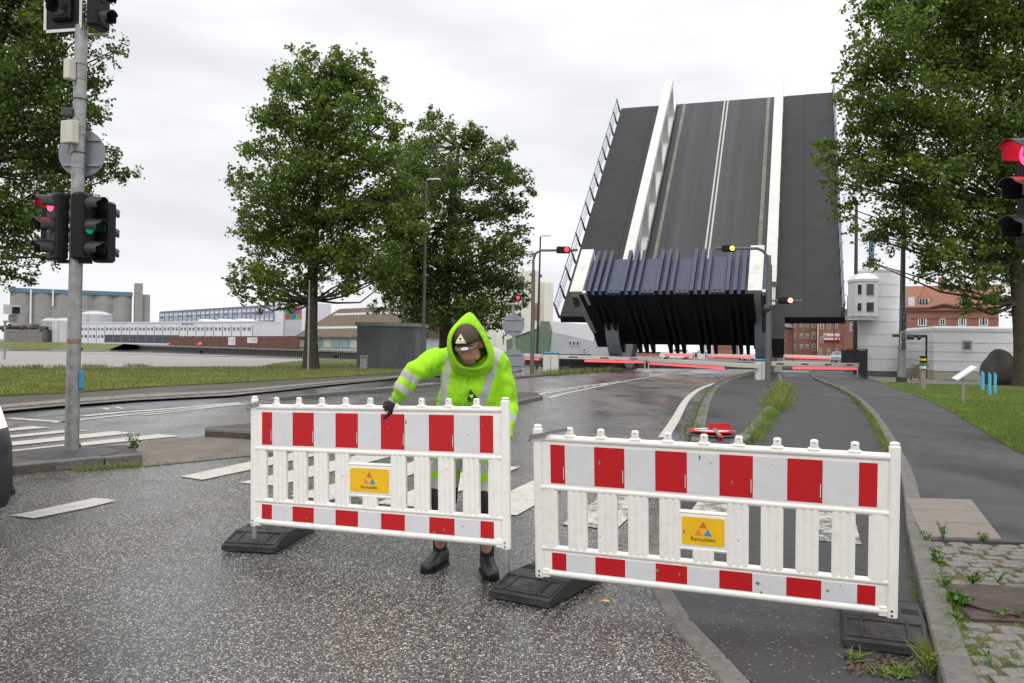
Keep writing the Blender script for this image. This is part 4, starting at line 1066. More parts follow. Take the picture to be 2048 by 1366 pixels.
# rolling segments standing on the track
for gx in (uL-.6, uR-.5):
    cz = V((0, 1.6, .3)); Rg = (BF @ V((gx, 1.6, .3))).z-.02
    def seg(m, r0, r1, x0, x1):
        pts = []
        for k in range(19):
            a = math.radians(-215+150*k/18)-el_b+math.radians(52)
            pts.append((1.6+r1*math.cos(a), .3+r1*math.sin(a)))
        if r0:
            for k in range(18, -1, -1):
                a = math.radians(-215+150*k/18)-el_b+math.radians(52); pts.append((1.6+r0*math.cos(a), .3+r0*math.sin(a)))
        else: pts.append((1.6, .3))
        m.prism(pts, x0, x1, 'x')
    sg = bpart('rolling_segment', lambda m: seg(m, 0, Rg-.25, gx-.12, gx+.12), M_wpaint)
    bpart('tread', lambda m: seg(m, Rg-.28, Rg, gx-.45, gx+.45), M('tread_steel', (.33, .38, .40), .5, .2, 1), sg)
    for dd in (-.5, .2, .9):
        mb = MB(); c0 = BF @ V((gx, 1.6, .3)); mb.tube([c0+V((0, 0, -.6)), c0+hb*dd*2.6+V((0, 0, -Rg*.86))], .13, 6); mb.build('web_stiffener', M_wpaint, sg)
# fixed white pedestal legs and machinery
def pxbox(name, x0, x1, yt, yb, Y, dep, mat, lean=0.0):
    a, b = P(x0, yb, Y), P(x1, yt, Y); mb = MB()
    mb.prism([(a.x, max(a.z, 0)), (b.x, max(a.z, 0)), (b.x+lean, b.z), (a.x+lean, b.z)], Y, Y+dep, 'y'); mb.build(name, mat, br)
pxbox('drive_housing', 1542, 1567, 668, 724, 60.5, 3.5, M_navyd); pxbox('pedestal', 1547, 1562, 716, 752, 58, 1.2, M_wpaint, .25)
pxbox('machinery_housing', 1533, 1545, 700, 764, 47, 1.0, M_navy)
bpart('right_girder_tail', lambda m: m.box(uR+.0, uR+.9, -3.2, .2, -.5, 1.0), M_deck2)
# railings along both edges
for ex, sgn, mt in ((-.15, -1, M_navy), (WB-.22, 1, M_navy)):
    rp = bpart('railing', lambda m: m.tube([(ex+sgn*.12, .1, 1.15), (ex+sgn*.12, LB, 1.15)], .05, 6), M('railing_blue_grey', (.20, .24, .32), .5, .1, 3))
    for h in (.25, .55, .85): bpart('rail', lambda m: m.tube([(ex+sgn*.06, .1, h), (ex+sgn*.06, LB, h)], .028, 5), M('railing_grey', (.32, .35, .40), .5, .1, 3), rp)
    for k in range(15):
        s_ = .25+k*(LB-.5)/14
        bpart('railing_post', lambda m: m.prism([(ex-sgn*.10, -.3), (ex+sgn*.06, -.3), (ex+sgn*.20, 1.2), (ex+sgn*.10, 1.2)], s_-.05, s_+.05, 'y'), M_navy, rp)

# ------------------------------------------------------------------ crossing gates
def gate(px0, py0, px1, py1, pybase, Y0, Y1, label, support=True, gap=0.0):
    a, b = P(px0, py0, Y0), P(px1, py1, Y1)
    base = G(px0, pybase); t = thing('road_gate', label, 'road gate', a, 'gate arms closing the road')
    F = frame(a, b-a); L = (b-a).length
    def pt(n, f, m, p=None): mb = MB(F); f(mb); return mb.build(n, m, p or t)
    arm = pt('boom', lambda m: m.box(0, L, -.04, .04, -.10, .13, .02), M_armpaint)
    pt('led_strip', lambda m: m.box(gap+.3, L-.25, -.06, .0, -.25, -.12), M_pink)
    n = max(1, int(L/1.9))
    for k in range(n):
        x = (k+.55)*L/n; pt('red_patch', lambda m: m.box(x-.35, x+.35, -.045, -.02, -.02, .06), M('dark_red_patch', (.22, .03, .03), .5))
    if support:
        zb = (F @ V((L, 0, 0))).z
        mb = MB(); q = F @ V((L-.1, 0, -.1)); mb.tube([q, V((q.x, q.y, .08))], .035, 6); mb.tube([V((q.x-.2, q.y, .05)), V((q.x+.2, q.y, .05))], .03, 5); mb.build('hanging_support', M_armpaint, t)
    return t
def gate_box(pxl, pxr, pyt, pyb, label):
    c = G((pxl+pxr)/2, pyb); w = (pxr-pxl)/FOC*c.y; h = Zat((pxl+pxr)/2, pyt, c.y)
    t = thing('gate_machine_box', label, 'gate box', c, 'cabinets that drive the gate arms')
    mb = MB(rotz(-az_b*.3, c)); mb.box(-w/2, w/2, -w*.4, w*.5, 0, h*.9, .04); mb.build('cabinet', M_armpaint, t)
    mb = MB(rotz(-az_b*.3, c)); mb.box(-w/2-.04, w/2+.04, -w*.45, w*.55, h*.9, h, .05); mb.build('lid', M_bluecap, t)
    mb = MB(rotz(-az_b*.3, c)); mb.box(-w*.03, w*.03, -w*.4-.015, -w*.4, h*.1, h*.8); mb.build('door_gap', M_seam, t)
    return c
cA = gate_box(1086, 1117, 704, 746, 'cream gate cabinet with a blue lid left of the carriageway')
cB = gate_box(1511, 1532, 718, 763, 'cream gate cabinet with a blue lid on the footpath, beside the pole')
gate(1110, 714, 1292, 719, 746, cA.y-.3, cA.y+4, 'white boom with red light strip reaching from the cabinet left of the carriageway', gap=2)
gate(1516, 733, 1296, 721, 763, cB.y-.4, cA.y+3, 'white boom with red light strip from the footpath cabinet over the carriageway', gap=3)
gate(1530, 728, 1717, 731, 763, cB.y, cB.y+6, 'white boom with red light strip closing the cycle path and footway', gap=2.2)
gate(1086, 713, 1030, 710, 746, cA.y, cA.y+1, 'short white boom pointing away from the road behind the sign post', False)
def far_gate(pts, Y, label):
    (x0, y0), (x1, y1) = pts; a, b = P(x0, y0, Y), P(x1, y1, Y); t = thing('road_gate', label, 'road gate', a, 'gate arms on the far side of the canal')
    F = frame(a, b-a); L = (b-a).length
    mb = MB(F); mb.box(0, L, -.05, .05, -.1, .15); mb.build('boom', M_armpaint, t)
    mb = MB(F); mb.box(.3, L-.3, -.08, -.02, -.3, -.08); mb.build('led_strip', M_pink, t)
    for q in (.1, L-.1): mb = MB(); p = F @ V((q, 0, 0)); mb.tube([p, V((p.x, p.y, 0))], .05, 5); mb.build('support', M_armpaint, t)
far_gate(((1322, 706), (1390, 709)), 112, 'pink-lit boom by the white estate car across the canal')
far_gate(((1412, 709), (1512, 712)), 112, 'pink-lit boom in front of the white van across the canal')
far_gate(((1567, 711), (1662, 714)), 110, 'pink-lit boom before the red brick flats across the canal')
for (a_, b_, l_) in ((1395, 1409, 'white cabinet between the two booms near the van across the canal'), (1597, 1606, 'white cabinet before the red brick flats across the canal')):
    c = G((a_+b_)/2, 719); w = (b_-a_)/FOC*c.y; t = thing('gate_machine_box', l_, 'gate box', c)
    mb = MB(Matrix.Translation(c)); mb.box(-w/2, w/2, -w/2, w/2, 0, 1.0, .05); mb.build('cabinet', M_armpaint, t)
    mb = MB(Matrix.Translation(c)); mb.box(-w/2-.05, w/2+.05, -w/2, w/2, 1.0, 1.12, .03); mb.build('lid', M_bluecap, t)

# ------------------------------------------------------------------ signals, poles, lamps
def vpole(px, pyb, pyt, r, mat, name, label, cat, group=None, Y=None, lean=0, px_top=None, r2=None):
    c = G(px, pyb) if Y is None else V((P(px, 690, Y).x, Y, 0))
    top = P(px_top or px, pyt, c.y)
    t = thing(name, label, cat, c, group)
    mb = MB(); mb.tube([c, V((top.x if px_top else c.x, c.y, top.z))], [r, r2 or r*.85], 12); mb.build('pole', mat, t, True)
    return t, c, top.z
def signal_head(parent, M4, n=3, lit=None, size=1.0, litmat=None, board=False, stack='z', hood=.16):
    """M4: origin top centre of the housing front, looking along -y"""
    def pt(nm, f, mt, p=None, sm=True): mb = MB(M4); f(mb); return mb.build(nm, mt, p or parent, smooth=sm)
    s = size; H_ = .30*s
    hs = pt('housing', lambda m: m.box(-.15*s, .15*s, 0, .18*s, -H_*n, 0, .03*s), M_black)
    if board:
        bd_ = pt('backing_board', lambda m: m.box(-.29*s, .29*s, .07*s, .09*s, -H_*n-.14*s, .14*s, .02), M_black)
        for (x0, x1, z0, z1) in ((-.29, -.25, -.3*n-.10, .10), (.25, .29, -.3*n-.10, .10), (-.25, .25, -.3*n-.14, -.3*n-.10), (-.25, .25, .10, .14)):
            pt('white_border', lambda m: m.box(x0*s, x1*s, .062*s, .069*s, z0*s, z1*s), M_wpaint, bd_)
    for k in range(n):
        cz = -H_*(k+.5); on = lit is not None and k == lit
        pt('lens', lambda m: m.loft([[(.10*s*math.cos(a)*q, y, cz+.10*s*math.sin(a)*q) for a in [2*math.pi*i/18 for i in range(18)]] for q, y in ((1, 0), (1, -.008*s), (.6, -.02*s))]), litmat if on else M_lensoff)
        def visor(m):
            o, i_ = [], []
            N = 16
            for j in range(N+1):
                a = math.radians(-25+230*j/N)
                L_ = hood*s*(1 if 30 < -25+230*j/N < 150 else .75)
                o.append(((.112*s*math.cos(a), 0, cz+.112*s*math.sin(a)), (.108*s*math.cos(a), -L_, cz+.108*s*math.sin(a)-.01)))
            v = [p for q in o for p in q]+[(p[0]*.92, p[1], cz+(p[2]-cz)*.92) for q in o for p in q]; n2 = len(o)*2
            f = []
            for j in range(N):
                a, b, c_, d = 2*j, 2*j+1, 2*j+3, 2*j+2
                f += [(a, b, c_, d), (n2+a, n2+d, n2+c_, n2+b), (b, n2+b, n2+c_, c_)]
            m.add(v, f)
        pt('visor', visor, M_visor)
    return hs
# near signal post on the island
c = G(143, 907, .10); t = thing('traffic_signal', 'galvanised signal pole with red light, box and round sign back on the island', 'traffic light', c)
Yc = c.y; top = P(163, 52, Yc); bot = c.copy()
def onp(py): 
    f = (P(150, py, Yc).z-c.z)/(top.z-c.z); return c.lerp(top, f)
mb = MB(); mb.tube([bot, onp(760), onp(500), top], [.088, .086, .083, .078], 20); mb.build('pole', M_galv, t, True)
mb = MB(Matrix.Translation(V((c.x-.05, c.y, c.z)))); mb.lathe([(.62, -.02), (.60, .012), (.3, .035), (.12, .05)], 24); mb.build('asphalt_collar', M_dpole, t, True)
for py in (130, 160, 200, 255, 270, 307, 337): mb = MB(); q = onp(py); mb.tube([q, q+V((0, 0, .014))], .090, 16); mb.build('strap', M_dpole if py in (200, 307) else M_galv, t)
mb = MB(); q = onp(687); mb.tube([q, q+V((0, 0, .06))], .0885, 16); mb.build('faded_red_tape', M('faded_red_band', (.28, .15, .14), .7, .3, 20), t, True)
mb = MB(); q = onp(760); mb.box(q.x+.07, q.x+.14, q.y-.03, q.y+.03, q.z-.13, q.z+.13, .02); mb.build('push_button_box', M_bluecap, t)
def headM(px, pyt, yaw, off=(0, 0), Y=None):
    p = P(px, pyt, Y or Yc); return Matrix.Translation(p+V((off[0], off[1], 0))) @ Matrix.Rotation(math.radians(yaw), 4, 'Z')
signal_head(t, headM(112, 388, -38, (0, -.12)), 3, 0, .98, M_redlens, hood=.22)
signal_head(t, headM(184, 388, 82, (0, -.06)), 3, 1, .98, M_green, hood=.22)
signal_head(t, headM(97, 404, 170, (0, .25)), 2, None, .98)
signal_head(t, headM(200, 400, 170, (-.02, .28)), 3, None, .9)
signal_head(t, headM(127, -92, -12, (0, -.08)), 3, None, 1.0, board=True)
signal_head(t, headM(205, -72, 78, (.03, .0)), 3, None, .95)
for py in (395, 462, 525): 
    mb = MB(); q = onp(py); mb.box(q.x-.22, q.x+.20, q.y-.06, q.y+.04, q.z-.012, q.z+.03); mb.build('bracket', M_black, t)
for py in (70,):
    mb = MB(); q = onp(py); mb.tube([q+V((-.05, 0, 0)), q+V((.35, .02, .02))], .02, 8); mb.build('bracket', M_galv, t)
    mb = MB(); mb.tube([q, q+V((-.18, .0, .35))], .02, 8); mb.build('bracket', M_galv, t)
mb = MB(); q = P(164, 307, Yc+.12); mb.tube([q, q+V((0, .006, 0))], .315, 36, True); mb.build('round_sign', M_signback, t, False)
for dzz in (.18, -.16): mb = MB(); mb.box(q.x-.24, q.x+.24, q.y-.03, q.y-.005, q.z+dzz-.012, q.z+dzz+.012); mb.build('sign_clip', M_galv, t)
for px, pyt, pyb, w in ((139, 119, 159, .10), (139, 242, 287, .20)):
    a, b = P(px, pyt, Yc-.12), P(px, pyb, Yc-.12)
    mb = MB(Matrix.Translation(b) @ Matrix.Rotation(math.radians(-20), 4, 'Z')); mb.box(-w/2, w/2, -.06, .06, 0, a.z-b.z, .01); mb.build('control_box', M_box, t)
mb = MB(); a = P(139, 225, Yc-.05); mb.box(a.x-.09, a.x+.06, a.y-.05, a.y+.05, a.z-.05, a.z+.05, .01); mb.build('sensor', M_dpole, t)
q = P(145, 290, Yc-.15); mb = MB(); mb.tube([q+V((-.03, 0, 0)), q+V((-.05, -.03, -.10)), q+V((0, -.04, -.14)), q+V((.04, -.02, -.06)), q+V((.05, 0, .03))], .008, 6); mb.build('cable', M_dpole, t, True)
# signal at the right edge
Yr = 5.4; c = V((P(2092, 600, Yr).x, Yr, .1)); t = thing('traffic_signal', 'black signal head with a red light at the very edge of the picture', 'traffic light', c)
mb = MB(); mb.tube([c, c+V((0, 0, 3.6))], .06, 16); mb.build('pole', M_galv, t, True)
p = P(2062, 268, Yr-.05)
signal_head(t, Matrix.Translation(p) @ Matrix.Rotation(math.radians(-74), 4, 'Z'), 3, 0, .80, M_redlens, hood=.24)
for dzz in (-.1, -.6): mb = MB(); mb.box(p.x, c.x, Yr-.03, Yr+.03, p.z+dzz, p.z+dzz+.03); mb.build('bracket', M_black, t)

def hsignal(parent, px, py, Y, w, mat, litx=.0):
    """small horizontal signal with one burning lamp"""
    p = P(px, py, Y); k = Y/FOC
    mb = MB(Matrix.Translation(p)); mb.box(-w*k*.95, w*k*.45, -.12, .12, -w*k*.36, w*k*.36, .05); mb.build('housing', M_black, parent)
    mb = MB(); mb.ellip(p+V((litx*k, -.14, 0)), (w*k*.25, .06, w*k*.25), None, 14, 8); mb.build('lamp', mat, parent, True)
# mast arm left of the bridge
t, c, zt = vpole(1064, 747, 540, .13, M_pole, 'signal_mast', 'curved grey mast carrying a red light out over the carriageway', 'signal mast')
pts = [P(1066, 545, c.y), P(1066, 520, c.y), P(1070, 507, c.y), P(1080, 501, c.y), P(1155, 500, c.y)]
pts = [V((c.x+(p.x-pts[0].x), c.y, p.z)) for p in pts]
mb = MB(); mb.tube(pts, .075, 10); mb.build('arm', M_pole, t, True)
hsignal(t, 1131, 500, c.y-.1, 19, M_red, 2)
mb = MB(); a = P(1008, 596, c.y); mb.tube([V((c.x, c.y, a.z-.02)), a], .05, 8); mb.build('side_arm', M_pole, t, True)
hsignal(t, 1036, 596, c.y-.1, 13, M_red, 0)
# mast arm right
t, c, zt = vpole(1536, 765, 530, .15, M_pole, 'signal_mast', 'curved grey mast with two burning signals in front of the right girder', 'signal mast')
x0 = P(1536, 530, c.y).x
pts = [V((x0, c.y, P(1536, 530, c.y).z)), V((x0-.05, c.y, P(1536, 512, c.y).z)), V((x0-.25, c.y, P(1530, 502, c.y).z)), P(1515, 497, c.y), P(1430, 497, c.y)]
mb = MB(); mb.tube(pts, .07, 10); mb.build('arm', M_pole, t, True)
hsignal(t, 1461, 497, c.y-.1, 18, M_amber, 2)
mb = MB(); a = P(1604, 602, c.y); mb.tube([V((x0, c.y, a.z)), a], .05, 8); mb.build('side_arm', M_pole, t, True)
hsignal(t, 1575, 601, c.y-.1, 19, M_redhot, 4)
mb = MB(); q = P(1535, 617, c.y); mb.ellip(q, (.22, .2, .22), None, 10, 8); mb.build('loudspeaker', M_dpole, t, True)
# sign post with two round backs
c = G(1030, 800); t = thing('sign_post', 'thin post with two round sign backs behind the worker\'s shoulder', 'sign post', c)
mb = MB(); mb.tube([c, P(1026, 607, c.y)], .045, 10); mb.build('pole', M_galv, t, True)
for py, r in ((650, 22), (720, 23)):
    q = P(1027, py, c.y-.06); mb = MB(); mb.tube([q, q+V((0, .008, 0))], r/FOC*c.y, 28); sg = mb.build('sign_disc', M_signback, t)
    for d_ in (-.16, .16): mb = MB(); mb.box(q.x-.25, q.x+.25, q.y-.03, q.y-.005, q.z+d_-.012, q.z+d_+.012); mb.build('clip', M_galv, sg)
mb = MB(); q = P(1026, 609, c.y); mb.box(q.x-.19, q.x+.19, q.y-.06, q.y+.06, q.z-.03, q.z+.04, .02); mb.build('sign_light', M_galv, t)
# street lamps
def lamp(px, pyb, pyt, label, head=1, r=.08, mat=M_pole, Y=None, hl=.9, px_top=None):
    t, c, zt = vpole(px, pyb, pyt, r, mat, 'street_lamp', label, 'street lamp', 'street lamps', Y, px_top=px_top, r2=r*.55)
    if head:
        x = P(px_top or px, pyt, c.y).x
        mb = MB(Matrix.Translation((x, c.y, zt))); s = head
        mb.loft([[(s*xx, y*w, z+zz) for y, zz in ((-1, 0), (-.6, .1*hl), (.6, .1*hl), (1, 0))] for xx, w, z in ((0, .07, 0), (.25*hl, .16, .03), (.7*hl, .17, .05), (.95*hl, .08, .04))])
        mb.build('lamp_head', M('lamp_head_grey', (.5, .5, .5), .4), t, fix=True)
    return t
lamp(846, 725, 361, 'grey street lamp rising between the two big trees', 1, .11, M_pole, Y=52, px_top=853)
lamp(1074, 735, 473, 'thin street lamp behind the curved mast, left of the bridge', 1, .10, M_dpole, Y=60, px_top=1081, hl=.75)
lamp(617, 735, 560, 'thin pale post close against the trunk of the nearer tree', 0, .07, M_galv, Y=47)
lamp(1711, 720, 400, 'tall dark pole between the bridge and the white tower', 0, .16, M_dpole, Y=56, px_top=1713)
lamp(1694, 719, 592, 'slim grey lamp before the red brick flats across the canal', -1, .09, M_pole, Y=112, hl=1.6)
lamp(1586, 719, 626, 'slim lamp at the corner of the red brick flats across the canal', 0, .09, M_dpole, Y=125)
lamp(1668, 719, 620, 'slim lamp in front of the shop banners across the canal', 0, .09, M_dpole, Y=115)
# poster pole
t, c, zt = vpole(1803, 766, 360, .17, M_pole, 'poster_pole', 'thick grey lamp post with two portrait posters beside the white tower', 'lamp post', None, px_top=1808, r2=.085)
mb = MB(); mb.tube([V((c.x, c.y, 0)), V((c.x, c.y, 1.9))], .20, 14); mb.build('lower_sleeve', M('light_grey_sleeve', (.26, .27, .27), .5, .1, 4), t, True)
mb = MB(); mb.tube([V((c.x, c.y, 0)), V((c.x, c.y, .3))], .26, 14); mb.build('base', M_dpole, t, True)
for k, (pyt, pyb, back, hair, top_) in enumerate(((624, 659, (.16, .22, .28), (.03, .018, .014), (.10, .09, .11)), (662, 698, (.42, .46, .46), (.05, .04, .03), (.13, .08, .09)))):
    a, b = P(1807, pyt, c.y-.3), P(1807, pyb, c.y-.3); w = 13/FOC*c.y/2; h = a.z-b.z
    F = Matrix.Translation((a.x, c.y-.3, b.z)); po = thing('portrait_poster', ('upper portrait poster of a long-haired person on the grey lamp post', 'lower portrait poster with pale backdrop on the grey lamp post')[k], 'poster', (a.x, c.y-.3, b.z), 'posters on the lamp post')
    mb = MB(F); mb.box(-w, w, -.01, .01, 0, h); mb.build('board', M('poster_back%d' % k, back, .6), po)
    def el(nm, cx, cz, rx, rz, y, m): mb = MB(F); mb.loft([[(cx+rx*math.cos(a), yy, cz+rz*math.sin(a)) for a in [2*math.pi*i/16 for i in range(16)]] for yy in (y, y-.003)]); mb.build(nm, m, po, fix=True)
    el('hair_print', 0, h*.62, w*.6, h*.30, -.012, M('poster_hair%d' % k, hair, .7)); el('face_print', 0, h*.66, w*.34, h*.17, -.016, M('poster_skin%d' % k, (.36, .19, .13), .7))
    mb = MB(F); mb.prism([(-w*.8, 0), (w*.8, 0), (w*.6, h*.32), (w*.2, h*.42), (-w*.2, h*.42), (-w*.6, h*.32)], -.0195, -.0175, 'y'); mb.build('clothing_print', M('poster_top%d' % k, top_, .7), po)
#END_PART3

# ------------------------------------------------------------------ buildings
def facade(pxa, pxb, Ya, Yb, z0=0.0):
    a, b = P(pxa, 690, Ya), P(pxb, 690, Yb); a.z = b.z = z0
    return a, b, frame(a, b-a)                      # x along facade, y into the building, z up
def bbox(name, label, cat, pxa, pxb, Ya, Yb, pyt, depth, mat, z0=0.0, group=None, roofmat=None, ov=.2, pyt_at=None):
    a, b, F = facade(pxa, pxb, Ya, Yb, z0); L = (b-a).length; h = P(pxa if pyt_at is None else pyt_at, pyt, Ya if pyt_at is None else Yb).z-z0
    t = thing(name, label, cat, a, group)
    mb = MB(F); mb.box(0, L, 0, depth, -1.0, h); mb.build('wall', mat, t)
    if roofmat: mb = MB(F); mb.box(-ov, L+ov, -ov, depth+ov, h, h+.45); mb.build('roof', roofmat, t)
    return t, F, L, h
def onF(F, px, py):
    FI = F.inverted(); o = FI @ EYE; d = FI.to_3x3() @ ray(px, py); k = -o.y/d.y; q = o+d*k; return q.x, q.z
WINC = {}
def window(t, F, x0, x1, z0, z1, arch=False, frame_m=None, glass=None, bars=1, proud=.04, name='window'):
    fm, gm = frame_m or M_wframe, glass or M_glass
    w, h = round(x1-x0, 1) or .1, round(z1-z0, 1) or .1; key = (w, h, arch, fm.name, gm.name, bars)
    if key not in WINC:
        fw = min(.16, w*.16); mb = MB()
        if arch:
            r = w/2; n = 8
            out = [(-r, 0), (r, 0)]+[(r*math.cos(math.pi*k/n), h-r*.8+r*.8*math.sin(math.pi*k/n)) for k in range(n+1)]
            mb.prism(out, -proud, -.0, 'y'); fr = mb.mesh('window', fm)
            ri = r-fw; inn = [(-ri, fw), (ri, fw)]+[(ri*math.cos(math.pi*k/n), h-r*.8+ri*.8*math.sin(math.pi*k/n)) for k in range(n+1)]
            mb = MB(); mb.prism(inn, -proud-.03, -proud+.01, 'y'); gl = mb.mesh('pane', gm)
        else:
            mb.box(-w/2, w/2, -proud, 0, 0, h)
            fr = mb.mesh('window', fm); mb = MB(); mb.box(-w/2+fw, w/2-fw, -proud-.03, -proud+.01, fw, h-fw); gl = mb.mesh('pane', gm)
        mb = MB()
        for k in range(bars):
            x = -w/2+w*(k+1)/(bars+1); mb.box(x-fw*.3, x+fw*.3, -proud-.06, -proud-.02, fw*.5, h-fw*.5)
        if h > w*1.3: mb.box(-w/2+fw*.5, w/2-fw*.5, -proud-.06, -proud-.02, h*.6, h*.6+fw*.6)
        ba = mb.mesh('glazing_bar', fm) if bars or h > w*1.3 else None
        WINC[key] = (fr, gl, ba)
    fr, gl, ba = WINC[key]; ang = math.atan2(F[1][0], F[0][0]); p = F @ V(((x0+x1)/2, 0, z0))
    o = piece(fr, name, t, p, ang)
    for me, nm in ((gl, 'pane'), (ba, 'glazing_bar')):
        if me: q = link(bpy.data.objects.new(nm, me)); q.parent = o
    return o
def fbox(t, F, x0, x1, y0, y1, z0, z1, name, mat, parent=None):
    mb = MB(F); mb.box(x0, x1, y0, y1, z0, z1); return mb.build(name, mat, parent or t)
# silos
a, b, F = facade(20, 300, 600, 640); L = (b-a).length; t = thing('grain_silo', 'long concrete grain silo with a blue roof band across the water', 'silo', a)
h0 = P(20, 573, 600).z; xs = [onF(F, x, 600)[0] for x in (20, 62, 105, 148, 188, 226, 264)]
hR = P(268, 585, 636).z
for i in range(6):
    x0, x1 = xs[i], xs[i+1]; n = 2
    pts = [(x0+(x1-x0)*k/10, -2.2*math.sin(math.pi*k/10)) for k in range(11)]+[(x1, 14), (x0, 14)]
    mb = MB(F); mb.prism([(p[0], p[1]) for p in pts], -1, h0*.90); mb.build('silo_cell', M_silo, t)
fbox(t, F, xs[0]-.5, xs[-1]+.3, -2.6, 14, h0*.90, h0*.975, 'roof_band', M_bluetrim)
x0, x1, x2 = onF(F, 269, 600)[0], onF(F, 285, 600)[0], onF(F, 300, 600)[0]
fbox(t, F, x0, x1, -4, 12, 0, P(277, 567, 636).z, 'stair_tower', M_silo); fbox(t, F, x1, x2, -2, 12, 0, P(290, 589, 636).z, 'annex', M_silo)
for px, y0, y1 in ((62, 580, 648), (106, 580, 612)):
    x = onF(F, px, 600)[0]; fbox(t, F, x-.6, x+.6, -2.9, -1.6, P(px, y1, 610).z, P(px, y0, 610).z, 'white_pipe', M_white2)
def tank(px, pyt, w, Y, label):
    c = P(px, 690, Y); c.z = 0; r = w/2/FOC*Y; h = P(px, pyt, Y).z
    t = thing('storage_tank', label, 'tank', c, 'pale tanks by the silo')
    mb = MB(Matrix.Translation(c)); mb.lathe([(r, 0), (r, h*.88), (r*1.01, h*.885), (r*.6, h*.97), (.3, h)], 28); mb.build('shell', M_tank, t, True)
    mb = MB(Matrix.Translation(c)); mb.box(-r*.05, r*.05, -r-.3, -r+.1, 0, h*.88); mb.build('ladder', M_greyw, t)
    mb = MB(Matrix.Translation(c)); mb.tube([(r*.6*math.cos(k*.524), r*.6*math.sin(k*.524), h*1.0) for k in range(13)], .12, 5, False); mb.build('top_rail', M_greyw, t)
tank(100, 636, 32, 500, 'pale round tank, the one farther left by the silo'); tank(128, 636, 44, 490, 'pale round tank half hidden by the signal pole')
tank(190, 622, 62, 520, 'wide pale tank with domed top behind the white office')
t, F, L, h = bbox('storage_wall', 'low grey storage wall with scrap heaped on top across the water', 'wall', 12, 84, 480, 480, 658, 12, M_conc)
mb = MB(F)
for k in range(60):
    x = rnd.uniform(-6, L); r = rnd.uniform(.6, 1.6); mb.ellip((x, rnd.uniform(0, 8), h+rnd.uniform(-.2, 1.5)), (r*1.4, r, r*.7), Matrix.Rotation(rnd.uniform(0, 3), 3, 'Y'), 5, 4)
mb.build('scrap_heap', M('scrap', (.06, .06, .06), .8, .8, 1), t)
# camera on a post by the water
c = G(9, 718); t = thing('camera_post', 'thin post with a boxy grey camera housing in front of the silo', 'camera', c)
mb = MB(); mb.tube([c, V((c.x, c.y, P(9, 643, c.y).z))], .09, 8); mb.build('post', M_galv, t)
p = P(30, 640, c.y); fr_ = frame(p, V((1, 0, 0)))
for (x0, x1, y0, y1, nm, m_) in ((9, 34, 641, 645, 'bracket', M_galv), (20, 33, 630, 641, 'mount', M_galv), ):
    a, b = P(x0, y1, c.y), P(x1, y0, c.y); mb = MB(); mb.box(a.x, b.x, c.y-.3, c.y+.3, a.z, b.z, .05); mb.build(nm, m_, t)
a, b = P(20, 629, c.y), P(55, 612, c.y); mb = MB(); mb.prism([(a.x, a.z), (b.x-.2, a.z), (b.x, b.z), (a.x, b.z+.08)], c.y-.9, c.y+.3, 'y'); mb.build('housing', M('camera_grey', (.42, .43, .42), .5), t, fix=True)
a, b = P(38, 628, c.y), P(53, 615, c.y); mb = MB(); mb.box(a.x, b.x, c.y-.95, c.y-.88, a.z, b.z); mb.build('front_glass', M_hole, t)
# white long office
t, F, L, h = bbox('office_building', 'long low white office with blue pilasters and a flat roof across the basin', 'building', 160, 507, 430, 350, 647, 14, M_white2, .3)
hz = lambda px, py: onF(F, px, py)[1]
fbox(t, F, -.1, L+.1, -.3, 14, h, h+.5, 'roof', M_white2)
xsg = [onF(F, x, 670)[0] for x in np.linspace(160, 375, 14)]+[onF(F, x, 670)[0] for x in (392, 410, 427, 445, 463, 482, 505)]
for i, x in enumerate(xsg): fbox(t, F, x-.18, x+.18, -.14, .02, .2, h*.86, 'pilaster', M_bluecol)
for i in range(len(xsg)-1):
    x0, x1 = xsg[i], xsg[i+1]; w = x1-x0; zt, zb = h*.80, h*.62
    window(t, F, x0+w*.12, x0+w*.45, zb, zt, glass=M('pale_glass', (.16, .2, .22), .2) if i == 0 else bpy.data.materials['pale_glass'], bars=0)
    window(t, F, x0+w*.55, x0+w*.88, zb, zt, glass=bpy.data.materials['pale_glass'], bars=0)
    if i < 3 or i > 11:
        window(t, F, x0+w*.12, x0+w*.45, h*.24, h*.42, glass=bpy.data.materials['pale_glass'], bars=0)
        window(t, F, x0+w*.55, x0+w*.88, h*.24, h*.42, bars=0)
for i in range(3, 12):
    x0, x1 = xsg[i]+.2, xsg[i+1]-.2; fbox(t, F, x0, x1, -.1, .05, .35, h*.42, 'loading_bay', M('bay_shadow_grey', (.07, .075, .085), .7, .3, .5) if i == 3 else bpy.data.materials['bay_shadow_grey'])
for k, px in enumerate((402, 440, 478)):
    x = onF(F, px, 650)[0]; mb = MB(F); mb.prism([(x-5, h), (x-4.6, h+1.7), (x+3.5, h+.3)], 2, 9, 'y'); mb.build('roof_light', M_white2, t)
# roof lettering, only legible as small blue script
x0 = onF(F, 368, 648)[0]
text_obj('glasværkstedet', 'lettering', 1.5, M_bluecol, F @ Matrix.Translation((x0+2.9, -.32, h*.955)) @ Matrix.Rotation(math.radians(90), 4, 'X'), t, .02)
